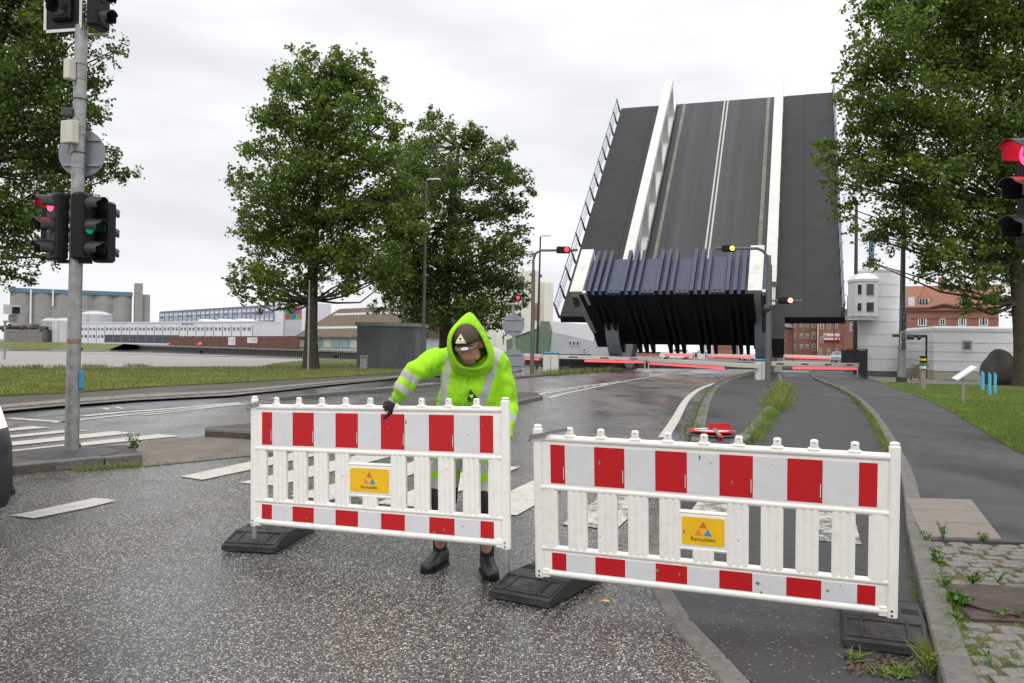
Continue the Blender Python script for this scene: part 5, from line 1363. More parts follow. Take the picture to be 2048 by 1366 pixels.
# big grey-blue office block
t, F, L, h = bbox('office_block', 'tall grey-blue office block with vertical blue fins behind the white office', 'building', 320, 554, 520, 400, 625, 16, M_facade, .3)
fbox(t, F, -.2, L, -.3, 16, h-.1, h+.6, 'roof', M('dark_roof_edge', (.2, .2, .22), .6))
for i in range(26):
    x = onF(F, 320+i*9.1, 640)[0]; fbox(t, F, x-.3, x+.3, -.35, .05, .5, h-.2, 'fin', M_bluecol)
    if i < 25:
        x2_ = onF(F, 320+(i+1)*9.1, 640)[0]
        for fl in range(4):
            zt = h*(.93-.235*fl); fbox(t, F, x+.5, x2_-.5, -.12, .02, zt-.9, zt, 'white_panel', M_white2)
            if (i+fl) % 2 == 0 or i > 18: window(t, F, x+.6, x2_-.6, zt-2.4, zt-1.0, bars=0)
Lx0 = L; xw = onF(F, 570, 640)[0]
fbox(t, F, L+.05, xw, -1.0, 15, -1, h+.3, 'gable_wall', M_white2)
# coloured squares building
t, F, L, h = bbox('painted_tower', 'pale block with a patchwork of coloured squares beside the tree trunk', 'building', 570, 606, 392, 385, 608, 12, M('pale_mural_wall', (.45, .46, .48), .7, .12, .6), .3)
x0, x1 = onF(F, 571, 620)[0], onF(F, 606, 620)[0]; z0, z1 = onF(F, 571, 639)[1], onF(F, 571, 608)[1]
cols = [(.12, .25, .03), (.03, .18, .17), (.15, .16, .10), (.45, .06, .40), (.18, .28, .05), (.04, .2, .28), (.22, .04, .06), (.06, .14, .2), (.45, .03, .10), (.22, .08, .32), (.3, .05, .05), (.1, .2, .04), (.05, .12, .33), (.06, .4, .12), (.5, .12, .03)]
for k, cc in enumerate(cols):
    i, j = k % 5, k//5; w = (x1-x0)/5; hh = (z1-z0)/3
    fbox(t, F, x0+w*i+.05, x0+w*(i+1)-.05, -.12, .02, z1-hh*(j+1)+.05, z1-hh*j-.05, 'coloured_square', M('square_%d' % k, cc, .5, .05, 2))
fbox(t, F, L+.02, L+5, -1, 12, -1, h+.2, 'side_wall', M_white2)
# brick yard wall and quay pier
t, F, L, h = bbox('brick_yard_wall', 'dark red brick yard wall on the quay with two white notices', 'wall', 337, 596, 322, 214, 673, .4, M_brick2)
for (x0, x1, y0, y1, l) in ((457, 471, 674, 690, 0), (495, 515, 675, 686, 1)):
    a, b = onF(F, x0, y1), onF(F, x1, y0); n_ = thing('notice_board', ('square white notice on the dark brick wall', 'oblong white notice on the dark brick wall, nearer the tree')[l], 'notice', F @ V((a[0], -.1, a[1])))
    mb = MB(F); mb.box(a[0], b[0], -.12, -.005, a[1], b[1]); mb.build('board', M_white2, n_)
    for k in range(2): w = b[0]-a[0]; zz = a[1]+(b[1]-a[1])*(.35+.25*k); mb = MB(F); mb.box(a[0]+w*.4, b[0]-w*.1, -.135, -.12, zz, zz+.12); mb.build('print_line', M_pole, n_)
pw = tag(bpy.data.objects.new('sheet_pile_quay', None), kind='structure'); link(pw); pw.location = pier[0]
M_pile = M('tarred_sheet_pile', (.055, .055, .05), .7, .5, 1.2, dirt=.6, dcol=(.10, .07, .045), dscale=.8)
mb = MB(); capm = MB()
for a, b in zip(pier[:6], pier[1:7]):
    d = b-a; Ls = d.length; Fm = frame(a, d); mb.M = Fm; capm.M = Fm; n = int(Ls/1.1); capm.box(0, Ls, -.5, .1, -.28, .06)
    for k in range(n):
        x = k*Ls/n; mb.box(x, x+Ls/n*.55, -.35, -.02, -1.6, -.28)
o = mb.build('sheet_piles', M_pile, pw); o['kind'] = 'stuff'; capm.build('quay_cap', M_conc, pw)
for k, (px, py, s_) in enumerate(((400, 691, 7), (339, 690, 4))):
    c = P(px, py, pier[0].lerp(pier[1], .45 if k == 0 else .15).y); c.z = .05; t = thing('life_buoy', ('pink-red buoy standing on the pier above the black bollard', 'small pink buoy at the start of the dark brick wall')[k], 'buoy', c); r = s_/FOC*c.y/1.6
    mb = MB(); mb.ellip(c+V((0, 0, r)), (r, r, r), None, 14, 8); mb.build('float', M('faded_red_float', (.75, .16, .13), .5), t, True)
    mb = MB(); mb.tube([c+V((0, 0, 2*r-.05)), c+V((0, 0, 2*r+.15))], .1, 8); mb.build('eye', M_black, t)
def bollard(px, pyb, h, label):
    c = G(px, pyb); hh = h/FOC*c.y; t = thing('mooring_bollard', label, 'bollard', c, 'black mooring bollards on the quay')
    mb = MB(Matrix.Translation(c)); mb.lathe([(hh*.34, 0), (hh*.30, hh*.5), (hh*.32, hh*.62)], 14); mb.build('post', M_black, t, True)
    mb = MB(Matrix.Translation(c)); mb.lathe([(hh*.45, hh*.62), (hh*.5, hh*.8), (hh*.42, hh*.95), (hh*.2, hh)], 14); mb.build('cap', M_black, t, True)
bollard(162, 703, 8, 'black mooring bollard just past the signal pole'); bollard(402, 708, 9, 'black mooring bollard in the middle of the quay edge, below the buoy'); bollard(672, 718, 9, 'black mooring bollard behind the grassy patch by the shed')
# brown roofed hall
a, b, F = facade(596, 800, 222, 188); L = (b-a).length; t = thing('boat_hall', 'long hall with a brown sheet roof and rows of skylights behind the shed', 'building', a)
he = onF(F, 610, 672)[1]
ht = P(700, 614, 218).z
mb = MB(F); mb.box(0, L, 0, 26, -1, he); mb.build('wall', M('pale_green_wall', (.40, .46, .42), .6, .1, .4), t)
mb = MB(F); mb.prism([(-1.0, he-.2), (12.5, ht), (26.5, he-.2)], -.6, L+.6, 'x'); rf = mb.build('roof', M_roofbr, t)
sl_ = (ht-he+.2)/13.5
for row, yy in enumerate((2.6, 9.0)):
    for k in range(int(L/1.6)):
        if row == 0 and k > L/1.6*.7: continue
        x = 2.0+k*1.5; z = he-.2+(yy+1)*sl_
        mb = MB(F); mb.add([(x, yy, z+.06), (x+.9, yy, z+.06), (x+1.2, yy+1.0, z+.06+sl_), (x+.3, yy+1.0, z+.06+sl_)], [(0, 1, 2, 3)]); mb.build('skylight', M_white2, rf)
M_win_teal = M('teal_glass', (.20, .34, .33), .25, .2, .5)
for k in range(11):
    x = .6+k*(L-1)/11; window(t, F, x+.2, x+(L-1)/11-.3, he*.12, he*.82, glass=M_win_teal if k % 3 else M('beige_blind', (.5, .47, .42), .7), bars=0, frame_m=M('dark_green_frame', (.08, .14, .12), .6) if k == 0 else bpy.data.materials['dark_green_frame'])
# cream silo tower
t, F, L, h = bbox('silo_tower', 'tall cream silo tower behind the street lamp, left of the bridge', 'silo', 950, 1078, 300, 300, 541, 18, M_cream)
x0, x1 = onF(F, 1088, 600)[0], onF(F, 1106, 600)[0]
fbox(t, F, L-.5, x0+1.2, 1, 18, -1, P(1085, 563, 300).z, 'stair_shaft', M_cream); fbox(t, F, x0, x1, -1, 14, -1, P(1100, 566, 300).z, 'lower_shaft', M_cream)
for k, px in enumerate((970, 990, 1010, 1040)): x = onF(F, px, 600)[0]; fbox(t, F, x-.2, x+.2, -.4, 0, 0, h*.95, 'rib', M_white2)
for px, py in ((1061, 549), (1082, 552)): x, z = onF(F, px, py); window(t, F, x-.5, x+.5, z-.6, z+.6, bars=0)
x, z = onF(F, 1072, 640); fbox(t, F, x-.8, x+1.2, -.3, 0, z, z+6, 'brick_patch', M_brick)
# white round silo piece
c = P(1002, 690, 230); c.z = 0; t = thing('round_silo', 'squat white round silo at the edge of the dark tree crown', 'silo', c); r = 14/FOC*230
mb = MB(Matrix.Translation(c)); mb.lathe([(r, 0), (r, P(1002, 672, 230).z), (r*.8, P(1002, 660, 230).z), (.2, P(1002, 655, 230).z)], 24); mb.build('shell', M_cream, t, True)
mb = MB(Matrix.Translation(c)); mb.box(r*.3, r*.42, -r-.1, -r+.4, 2, 3.4); mb.build('hatch', M_pole, t)
# green and grey harbour shed
a, b, F = facade(1015, 1180, 190, 165); L = (b-a).length; t = thing('harbour_shed', 'green and grey metal shed with sloping roofs left of the bridge arm', 'building', a)
q = lambda px, py: onF(F, px, py)
mb = MB(F); pts = [q(1015, 740), q(1098, 740), q(1103, 662), (q(1098, 643)[0], q(1098, 643)[1]), q(1084, 642), (q(1080, 656)[0], q(1080, 656)[1]), q(1015, 680)]
mb.prism([(x, max(z, -.5)) for x, z in pts], -.3, 14, 'y'); mb.build('green_wall', M_greenw, t, fix=True)
mb = MB(F); pts = [q(1098, 740), q(1185, 740), q(1185, 682), q(1103, 663)]
mb.prism([(x, max(z, -.5)) for x, z in pts], .1, 14, 'y'); mb.build('grey_wall', M_greyw, t, fix=True)
mb = MB(F); pts = [q(1103, 664), q(1185, 683), q(1195, 650), q(1098, 643)]
mb.prism(pts, .2, 14, 'y'); mb.build('roof', M_white2, t, fix=True)
mb = MB(F); pts = [q(1030, 674), q(1080, 657), q(1080, 655), q(1030, 672)]; mb.prism(pts, -.6, .0, 'y'); mb.build('barge_board', M_cream, t, fix=True)
for px in (1138, 1145, 1153): x0, z0 = q(px, 692); x1, z1 = q(px+5.5, 681); window(t, F, x0, x1, z0, z1, bars=0)
x0, z0 = q(1166, 703); x1, z1 = q(1172, 696); window(t, F, x0, x1, z0, z1, bars=0)
# quayside fence and planters behind the gates
def fence(pxa, pya, pxb, pyb, hpx, n, mat, label, rails=(1., .5, .1), name='railing', grp=None):
    a, b = G(pxa, pya), G(pxb, pyb); h = P(pxa, pya-hpx, a.y).z; t = thing('railing', label, 'fence', a, grp); F = frame(a, b-a); L = (b-a).length
    for r_ in rails: mb = MB(F); mb.box(0, L, -.03, .03, h*r_-.04, h*r_+.02); mb.build('rail', mat, t)
    for k in range(n+1): x = L*k/n; mb = MB(F); mb.box(x-.04, x+.04, -.04, .04, 0, h); mb.build('post', mat, t)
    m_ = int(L/.16)
    mb = MB(F)
    for k in range(m_): x = (k+.5)*L/m_; mb.box(x-.012, x+.012, -.012, .012, h*.12, h*.96)
    o = mb.build('bars', mat, t); o['kind'] = 'stuff'; return t
fence(1040, 737, 1180, 733, 28, 7, M_dpole, 'black bar railing along the quay left of the bridge')
fence(1120, 743, 1230, 736, 27, 5, M_navyd, 'dark navy parapet railing between gate cabinet and rolling segment', rails=(1., .85, .7, .55, .4, .25, .1))
fence(1683, 735, 1733, 762, 36, 3, M_navyd, 'dark navy railing curving back to the canal by the tall pole', rails=(1., .1))
# little shed by the tree
ca, cb2, F = G(713, 738), None, None
cb2 = V((P(757, 690, ca.y-1.2).x, ca.y-1.2, 0)); 
Y0 = ca.y; F = frame(ca, V((1, -.10, 0))); hS = P(713, 645, Y0).z; Ls = (P(768, 690, Y0).x-ca.x)
t = thing('metal_shed', 'small grey ribbed metal shed beside the big tree', 'shed', ca)
Wd = 4.4
mb = MB(F); c1 = (0, 0); 
fl = [(0, 0), (1.65, 0), (3.55, 1.1), (3.55, 4.6), (0, 4.6)]
mb.prism(fl, 0, hS*.95); mb.build('wall', M_shed, t, fix=True)
mb = MB(F); cx, cy = 1.5, 2
mb.prism([(x+(.12 if x > cx else -.12), y+(.12 if y > cy else -.12)) for x, y in fl], hS*.93, hS*1.01); mb.build('roof', M_shedroof, t, fix=True)
for (p0, p1) in ((fl[0], fl[1]), (fl[1], fl[2])):
    d = V((p1[0]-p0[0], p1[1]-p0[1], 0)); n = int(d.length/.16); d_ = d.normalized(); nn = V((d_.y, -d_.x, 0))
    for k in range(n):
        q_ = V((p0[0], p0[1], 0))+d_*((k+.5)*d.length/n)
        mb = MB(F @ frame(q_, d_)); mb.box(-.035, .035, -.035, .0, .03, hS*.93); mb.build('sheet_rib', M_shed, t)
c = G(728, 741); hB = P(728, 711, c.y).z; t = thing('litter_bin', 'grey litter bin standing against the front of the metal shed', 'bin', c)
mb = MB(Matrix.Translation(c)); mb.box(-.22, .22, -.2, .2, .08, hB*.86, .03); mb.build('body', M_galv, t); mb = MB(Matrix.Translation(c)); mb.box(-.25, .25, -.23, .23, hB*.88, hB, .04); mb.build('hood', M_galv, t)
mb = MB(Matrix.Translation(c)); mb.box(-.03, .03, -.03, .03, 0, .1); mb.build('foot', M_galv, t)

# white bridge tower
c = G(1773, 754); R_ = 39.5/FOC*c.y; c = c+V((0, R_, 0)); hT = P(1773, 543, c.y-R_).z
t = thing('control_tower', 'round white control tower with a projecting window box right of the bridge', 'tower', c)
n_b = 8; zs = np.linspace(.35, hT, n_b+1)
for k in range(n_b):
    mb = MB(Matrix.Translation(c)); mb.lathe([(R_, zs[k]+.01), (R_, zs[k+1]-.035)], 40); mb.build('cladding_ring', M_hullw, t, True)
    mb = MB(Matrix.Translation(c)); mb.lathe([(R_+.015, zs[k+1]-.035), (R_+.015, zs[k+1]+.012)], 40); mb.build('seam', M('seam_lip', (.55, .55, .55), .5) if k == 0 else bpy.data.materials['seam_lip'], t, True)
mb = MB(Matrix.Translation(c)); mb.lathe([(R_*.97, 0), (R_*.97, .37)], 40); mb.build('plinth', M_conc, t, True)
mb = MB(Matrix.Translation(c)); mb.lathe([(R_+.03, hT), (R_+.05, hT+.12), (R_*.96, hT+.26), (R_*.6, hT+.3)], 40); mb.build('roof', M_hullw, t, True)
# window box
Yb = c.y-R_-.35; xl, xr_, xm = P(1716, 600, Yb).x, P(1757, 600, Yb).x, P(1727, 600, Yb).x
zb, zt2 = P(1730, 632, Yb).z, P(1730, 562, Yb).z
fl = [(xl, Yb+1.6), (xl, Yb+.45), (xm, Yb), (xr_, Yb), (xr_, Yb+1.8)]
mb = MB(); mb.prism(fl, zb, zt2); wb = mb.build('window_box', M_hullw, t, fix=True)
mb = MB(); cx = sum(x for x, y in fl)/5; mb.prism([(cx+(x-cx)*1.07, Yb+(y-Yb)*1.05-.06) for x, y in fl], zt2, zt2+.15); mb.build('box_roof', M_hullw, wb, fix=True)
mb = MB(); r1 = [(cx+(x-cx)*1.02, y) for x, y in fl]; mb.prism([(cx+(x-cx)*.9, y+.15) for x, y in fl], zb-.22, zb); mb.build('box_floor', M_hullw, wb, fix=True)
mb = MB(); mb.loft([[(cx+(x-cx)*1.05, y, zt2+.15) for x, y in fl], [(cx+.25+(x-cx)*.55, y+.7, zt2+.55) for x, y in fl]]); mb.build('box_hood', M_hullw, wb, fix=True)
for (y0, y1) in ((568, 590), (605, 623)):
    for (x0, x1, edge) in ((1733, 1747, 0), (1720.5, 1725, 1)):
        if edge == 0:
            a, b = P(x0, y1, Yb), P(x1, y0, Yb); mb = MB(); mb.box(a.x-.05, b.x+.05, Yb-.03, Yb+.02, a.z-.05, b.z+.05); w_ = mb.build('window', M_wframe, wb)
            mb = MB(); mb.box(a.x, b.x, Yb-.05, Yb-.02, a.z, b.z); mb.build('pane', M_glass, w_)
        else:
            p0, p1 = V((xl, Yb+.45, 0)), V((xm, Yb, 0)); Fm = frame(p0, p1-p0); Lw = (p1-p0).length; z0, z1 = P(x0, y1, Yb+.2).z, P(x0, y0, Yb+.2).z
            mb = MB(Fm); mb.box(Lw*.3, Lw*.85, -.03, .02, z0, z1); w_ = mb.build('window', M_wframe, wb); mb = MB(Fm); mb.box(Lw*.37, Lw*.78, -.05, -.02, z0+.05, z1-.05); mb.build('pane', M_glass, w_)
# low white building with rounded corner
a0, a1, a2 = G(1846, 756), G(1867, 758.5), G(2140, 763.5); hW = P(1867, 655, a1.y).z
t = thing('service_building', 'low white clad service building behind the boulder', 'building', a1)
back = V((2.0, 9, 0)); outl = [a0+V((1.5, 8, 0)), a0, a0.lerp(a1, .5)+V((-.02, -.25, 0)), a1, a2, a2+back]
pl2 = [(p.x, p.y) for p in outl]
def inset(pts, e):
    cx = sum(p[0] for p in pts)/len(pts); cy = sum(p[1] for p in pts)/len(pts); out = []
    for x, y in pts: d = math.hypot(x-cx, y-cy); out.append((cx+(x-cx)*(1+e/d), cy+(y-cy)*(1+e/d)))
    return out
zz = [.48, (hW-.25)*.27+.35, (hW-.25)*.50+.25, (hW-.25)*.74+.12, hW-.22]
for k in range(4):
    mb = MB(); mb.prism(pl2, zz[k]+.01, zz[k+1]-.03); mb.build('cladding_panel', M_hullw, t, fix=True)
    mb = MB(); mb.prism(inset(pl2, .03), zz[k+1]-.03, zz[k+1]+.01); mb.build('seam', bpy.data.materials['seam_lip'], t, fix=True)
mb = MB(); mb.prism(inset(pl2, -.05), 0, .47); mb.build('brick_base', M('pale_brick_base', (.50, .48, .38), .8, .15, 8), t, fix=True)
mb = MB(); rr2 = inset(pl2, .06)
mb.loft([[(x, y, hW-.22) for x, y in rr2], [(x, y, hW-.04) for x, y in inset(pl2, .1)], [(x, y, hW+.06) for x, y in inset(pl2, .02)], [(x, y, hW+.09) for x, y in inset(pl2, -.3)]]); mb.build('roof_edge', M_hullw, t, fix=True)
Fw = frame(a1, a2-a1); x0, z0 = onF(Fw, 1927, 699); x1, z1 = onF(Fw, 1941, 683)
fbox(t, Fw, x0-.06, x1+.06, -.05, .05, z0-.06, z1+.06, 'window', M('grey_frame', (.35, .35, .36), .5)); fbox(t, Fw, x0+.04, x1-.04, -.07, -.03, z0+.04, z1-.04, 'pane', M_glass, t)
fbox(t, Fw, x0-.08, x1+.08, -.12, .02, z0-.12, z0-.06, 'sill', M_hullw)
# blue mast behind the tower
p = P(1742, 600, 64); t = thing('blue_mast', 'slim blue mast rising behind the white control tower', 'mast', V((p.x, 64, 0)))
mb = MB(); mb.tube([V((p.x, 64, 0)), V((p.x, 64, P(1742, 470, 64).z))], .20, 12); mb.build('pole', M('mast_blue', (.10, .20, .34), .5, .1, 2), t, True); mb = MB(); mb.lathe([(.35, 0), (.35, .1)], 12, (p.x, 64, 0)); mb.build('base', M_conc, t)
# red brick house with wavy gable
YR1 = 118
a, b, F = facade(1800, 1997, YR1+3, YR1-3); L = (b-a).length; t = thing('brick_house', 'red brick house with a tiled roof, dormers and arched windows behind the white buildings', 'building', a)
ze, zr = onF(F, 1813, 620)[1], P(1880, 570, YR1+5).z
mb = MB(F); mb.box(0, L, 0, 12, -1, ze); mb.build('wall', M_brick, t)
mb = MB(F); mb.prism([(-.5, ze-.1), (6, zr), (12.5, ze-.1)], -.3, L+.3, 'x'); rf = mb.build('roof', M_tile, t)
wave = [onF(F, px, 619-8*math.exp(-((px-1890)/22)**2)) for px in range(1802, 1998, 6)]
mb = MB(F); mb.prism([(x, z) for x, z in wave]+[(wave[-1][0], ze-1.2), (wave[0][0], ze-1.2)], -.12, .3, 'y'); mb.build('curved_gable', M_brick, t, fix=True)
mb = MB(F); v = [V((x, -.25, z+.1)) for x, z in wave]; mb.tube(v, .22, 6); mb.build('cornice', M('brown_cornice', (.10, .045, .035), .7), t)
for px, wpx in ((1846, 21), (1926, 21)):
    x, z = onF(F, px, 614); w = wpx/FOC*YR1; mb = MB(F); mb.loft([[(x+w/2*math.cos(a_)*s_, 2.2+w/2*math.sin(a_)*s_*1.4, zz_) for a_ in [2*math.pi*k/10 for k in range(10)]] for s_, zz_ in ((.85, z-.5), (1, z+.5), (1, z+1.4), (.98, z+1.5))]); dm = mb.build('dormer', M_wframe, rf)
    mb = MB(F); mb.loft([[(x+w/2*math.cos(a_)*s_, 2.2+w/2*math.sin(a_)*s_*1.4, zz_) for a_ in [2*math.pi*k/10 for k in range(10)]] for s_, zz_ in ((1.15, z+1.4), (.55, z+2.4), (.1, z+3.2))]); mb.build('dormer_roof', M('orange_tile', (.36, .14, .08), .8, .2, 3) if px == 1846 else bpy.data.materials['orange_tile'], rf)
    for k in range(3): xx = x-.35*w+.27*w*k; fbox(t, F, xx, xx+.16*w, 2.2-w*.70-.1, 2.2-w*.5, z+.35, z+1.2, 'dormer_pane', M_glass, rf)
x, z = onF(F, 1822, 612); mb = MB(F); mb.box(x-.4, x+.4, .7, 1.2, z, z+1.3); mb.build('skylight', M_white2, rf)
x, z = onF(F, 1970, 612); mb = MB(F); mb.box(x-.5, x+.5, .6, 1.4, z-.2, z+1.6); mb.build('skylight', M_white2, rf)
for (x0, x1, y0, y1) in ((1836, 1853, 632, 652), (1879, 1891, 632, 650), (1916, 1933, 633, 652), (1958, 1976, 633, 652), (1815, 1821, 632, 641)):
    p0, p1 = onF(F, x0, y1), onF(F, x1, y0); window(t, F, p0[0], p1[0], p0[1], p1[1], True, bars=2 if x1-x0 > 14 else 1)
for (x0, x1, y0, y1) in ((1808, 1822, 701, 718), (1833, 1845, 701, 718), (1827, 1835, 655, 668), (1812, 1822, 664, 680), (1838, 1848, 664, 680)):
    p0, p1 = onF(F, x0, y1), onF(F, x1, y0); window(t, F, p0[0], p1[0], p0[1], p1[1], False)
p0, p1 = onF(F, 1813, 692), onF(F, 1845, 683); fbox(t, F, p0[0], p1[0], -1.3, 0, p0[1], p1[1], 'balcony', M_white2)
for px in (1880, 1960): x, z = onF(F, px, 572); fbox(t, F, x-.5, x+.5, 5, 6.4, z, z+1.6, 'chimney', M_brick, rf)
# red brick blocks across the canal, under and beside the leaf
def brick_block(label, pxa, pxb, Ya, Yb, pyt, mat, wins, archs=(), roof=None, name='brick_building'):
    t, F, L, h = bbox(name, label, 'building', pxa, pxb, Ya, Yb, pyt, 10, mat)
    for (x0, x1, y0, y1) in wins:
        p0, p1 = onF(F, x0, y1), onF(F, x1, y0); window(t, F, p0[0], p1[0], p0[1], p1[1])
    for (x0, x1, y0, y1) in archs:
        p0, p1 = onF(F, x0, y1), onF(F, x1, y0); window(t, F, p0[0], p1[0], p0[1], p1[1], True)
    if roof: mb = MB(F); mb.prism([(-.3, h), (5, h+roof), (10.3, h)], -.3, L+.3, 'x'); mb.build('roof', M('dark_slate_roof', (.16, .15, .15), .7, .2, .6) if 'dark_slate_roof' not in bpy.data.materials else bpy.data.materials['dark_slate_roof'], t)
    mb = MB(F); mb.box(-.05, L+.05, -.12, 0, h*.965, h); mb.build('cornice', M_brick2, t)
    return t, F, L, h
Mb3 = brickm('orange_red_brick', (.34, .14, .09), (.27, .105, .07))
w3 = [(x, x+w, y, y+hh) for y, hh in ((642, 12), (667, 10), (688, 9)) for x, w in ((1600, 6), (1611.5, 6))]+[(1624, 1631, y, y+14) for y in (642, 665, 688)]+[(1588, 1592, y, y+14) for y in (644, 667, 688)]+[(1600, 1606, 711, 718), (1611, 1618, 711, 718), (1624, 1631, 711, 718)]
brick_block('orange-red brick flats with white windows seen under the raised leaf', 1585, 1635, 140, 140, 612, Mb3, w3)
brick_block('low brick chapel-like house with slate roof at the foot of the right girder', 1548, 1586, 132, 138, 653, Mb3, [], [(1562, 1570, 666, 682), (1562, 1568, 693, 716)], 3.5)
t, F, L, h = brick_block('brown-red brick house with arched windows and shop banners across the canal', 1636, 1690, 136, 134, 618, M_brick, [(1641, 1648, 672, 685)], [(1641, 1647.5, 644, 658), (1655, 1661, 643, 658), (1670.5, 1676, 642, 657), (1639, 1644, 697, 712), (1655, 1660, 697, 712), (1668, 1675, 697, 712)])
for k, (y0, y1) in enumerate(((667, 674), (675.5, 681))):
    p0, p1 = onF(F, 1648, y1), onF(F, 1680, y0); bn = thing('shop_banner', ('upper white and red banner on the brown-red brick house', 'lower white and red banner on the brown-red brick house')[k], 'banner', F @ V((p0[0], -.3, p0[1])), 'banners on the brick house')
    mb = MB(F); mb.box(p0[0], p1[0], -.35, -.02, p0[1], p1[1]); mb.build('sheet', M_white2, bn)
    mb = MB(F); mb.box(p0[0], p1[0], -.37, -.35, p0[1], p0[1]+.10); mb.build('red_edge', M_rrefl, bn)
    mb = MB(F); mb.box(p1[0]-.45 if k else p0[0]+.15, p1[0]-.15 if k else p0[0]+.45, -.37, -.35, (p0[1]+p1[1])/2-.1, (p0[1]+p1[1])/2+.1); mb.build('red_mark', M_rrefl, bn)
t, F, L, h = brick_block('dark brick warehouse with a brown roof beside the white control tower', 1690, 1745, 126, 122, 640, M_brick2 if False else M_brick, [(1716, 1724, 644, 660)], [(1700, 1708, 642, 662)], 3.6)
x0, z0 = onF(F, 1697, 716); x1, z1 = onF(F, 1707, 696); fbox(t, F, x0, x1, -.15, 0, z0, z1, 'red_door', M('dark_red_door', (.25, .02, .02), .5))
# low shed and trees far behind the carriageway
t, F, L, h = bbox('long_shed', 'long dark shed with a white roof seen under the counterweight', 'building', 1205, 1385, 170, 160, 702, 10, M('dark_green_shed', (.06, .08, .07), .7))
mb = MB(F); mb.prism([(-.5, h), (8, h+3.6), (16, h)], -1, L+1, 'x'); mb.build('roof', M_white2, t)
for k in range(4): x = L*(.25+.13*k); fbox(t, F, x, x+2.5, -.2, 0, 0, h*.8, 'red_panel', M('faded_red_panel', (.42, .14, .12), .7) if k == 0 else bpy.data.materials['faded_red_panel'])
brick_block('small brick house behind the white van', 1478, 1512, 170, 170, 683, Mb3, [(1484, 1488, 688, 694), (1495, 1499, 688, 694)])
#END_PART4

# ------------------------------------------------------------------ trees
def mesh_np(name, verts, quads, mat):
    me = bpy.data.meshes.new(name); nv, nf = len(verts), len(quads); k = quads.shape[1]
    me.vertices.add(nv); me.vertices.foreach_set('co', verts.astype(np.float32).ravel())
    me.loops.add(nf*k); me.loops.foreach_set('vertex_index', quads.astype(np.int32).ravel())
    me.polygons.add(nf); me.polygons.foreach_set('loop_start', np.arange(0, nf*k, k, dtype=np.int32))
    try: me.polygons.foreach_set('loop_total', np.full(nf, k, dtype=np.int32))
    except Exception: pass
    me.update(calc_edges=True); me.materials.append(mat); return me
def leaves(centres, sizes, mat, name, parent, up=.35):
    n = len(centres)
    nrm = rng.normal(size=(n, 3)); nrm[:, 2] = np.abs(nrm[:, 2])+up; nrm /= np.linalg.norm(nrm, axis=1)[:, None]
    t = rng.normal(size=(n, 3)); t -= nrm*(t*nrm).sum(1)[:, None]; t /= np.linalg.norm(t, axis=1)[:, None]
    b = np.cross(nrm, t); s = sizes[:, None]
    v = np.empty((n, 4, 3)); v[:, 0] = centres-t*s; v[:, 1] = centres+b*s*.72+nrm*s*.12; v[:, 2] = centres+t*s*.9; v[:, 3] = centres-b*s*.72+nrm*s*.12
    me = mesh_np(name, v.reshape(-1, 3), np.arange(n*4).reshape(n, 4), mat)
    o = link(bpy.data.objects.new(name, me)); o.parent = parent; return o
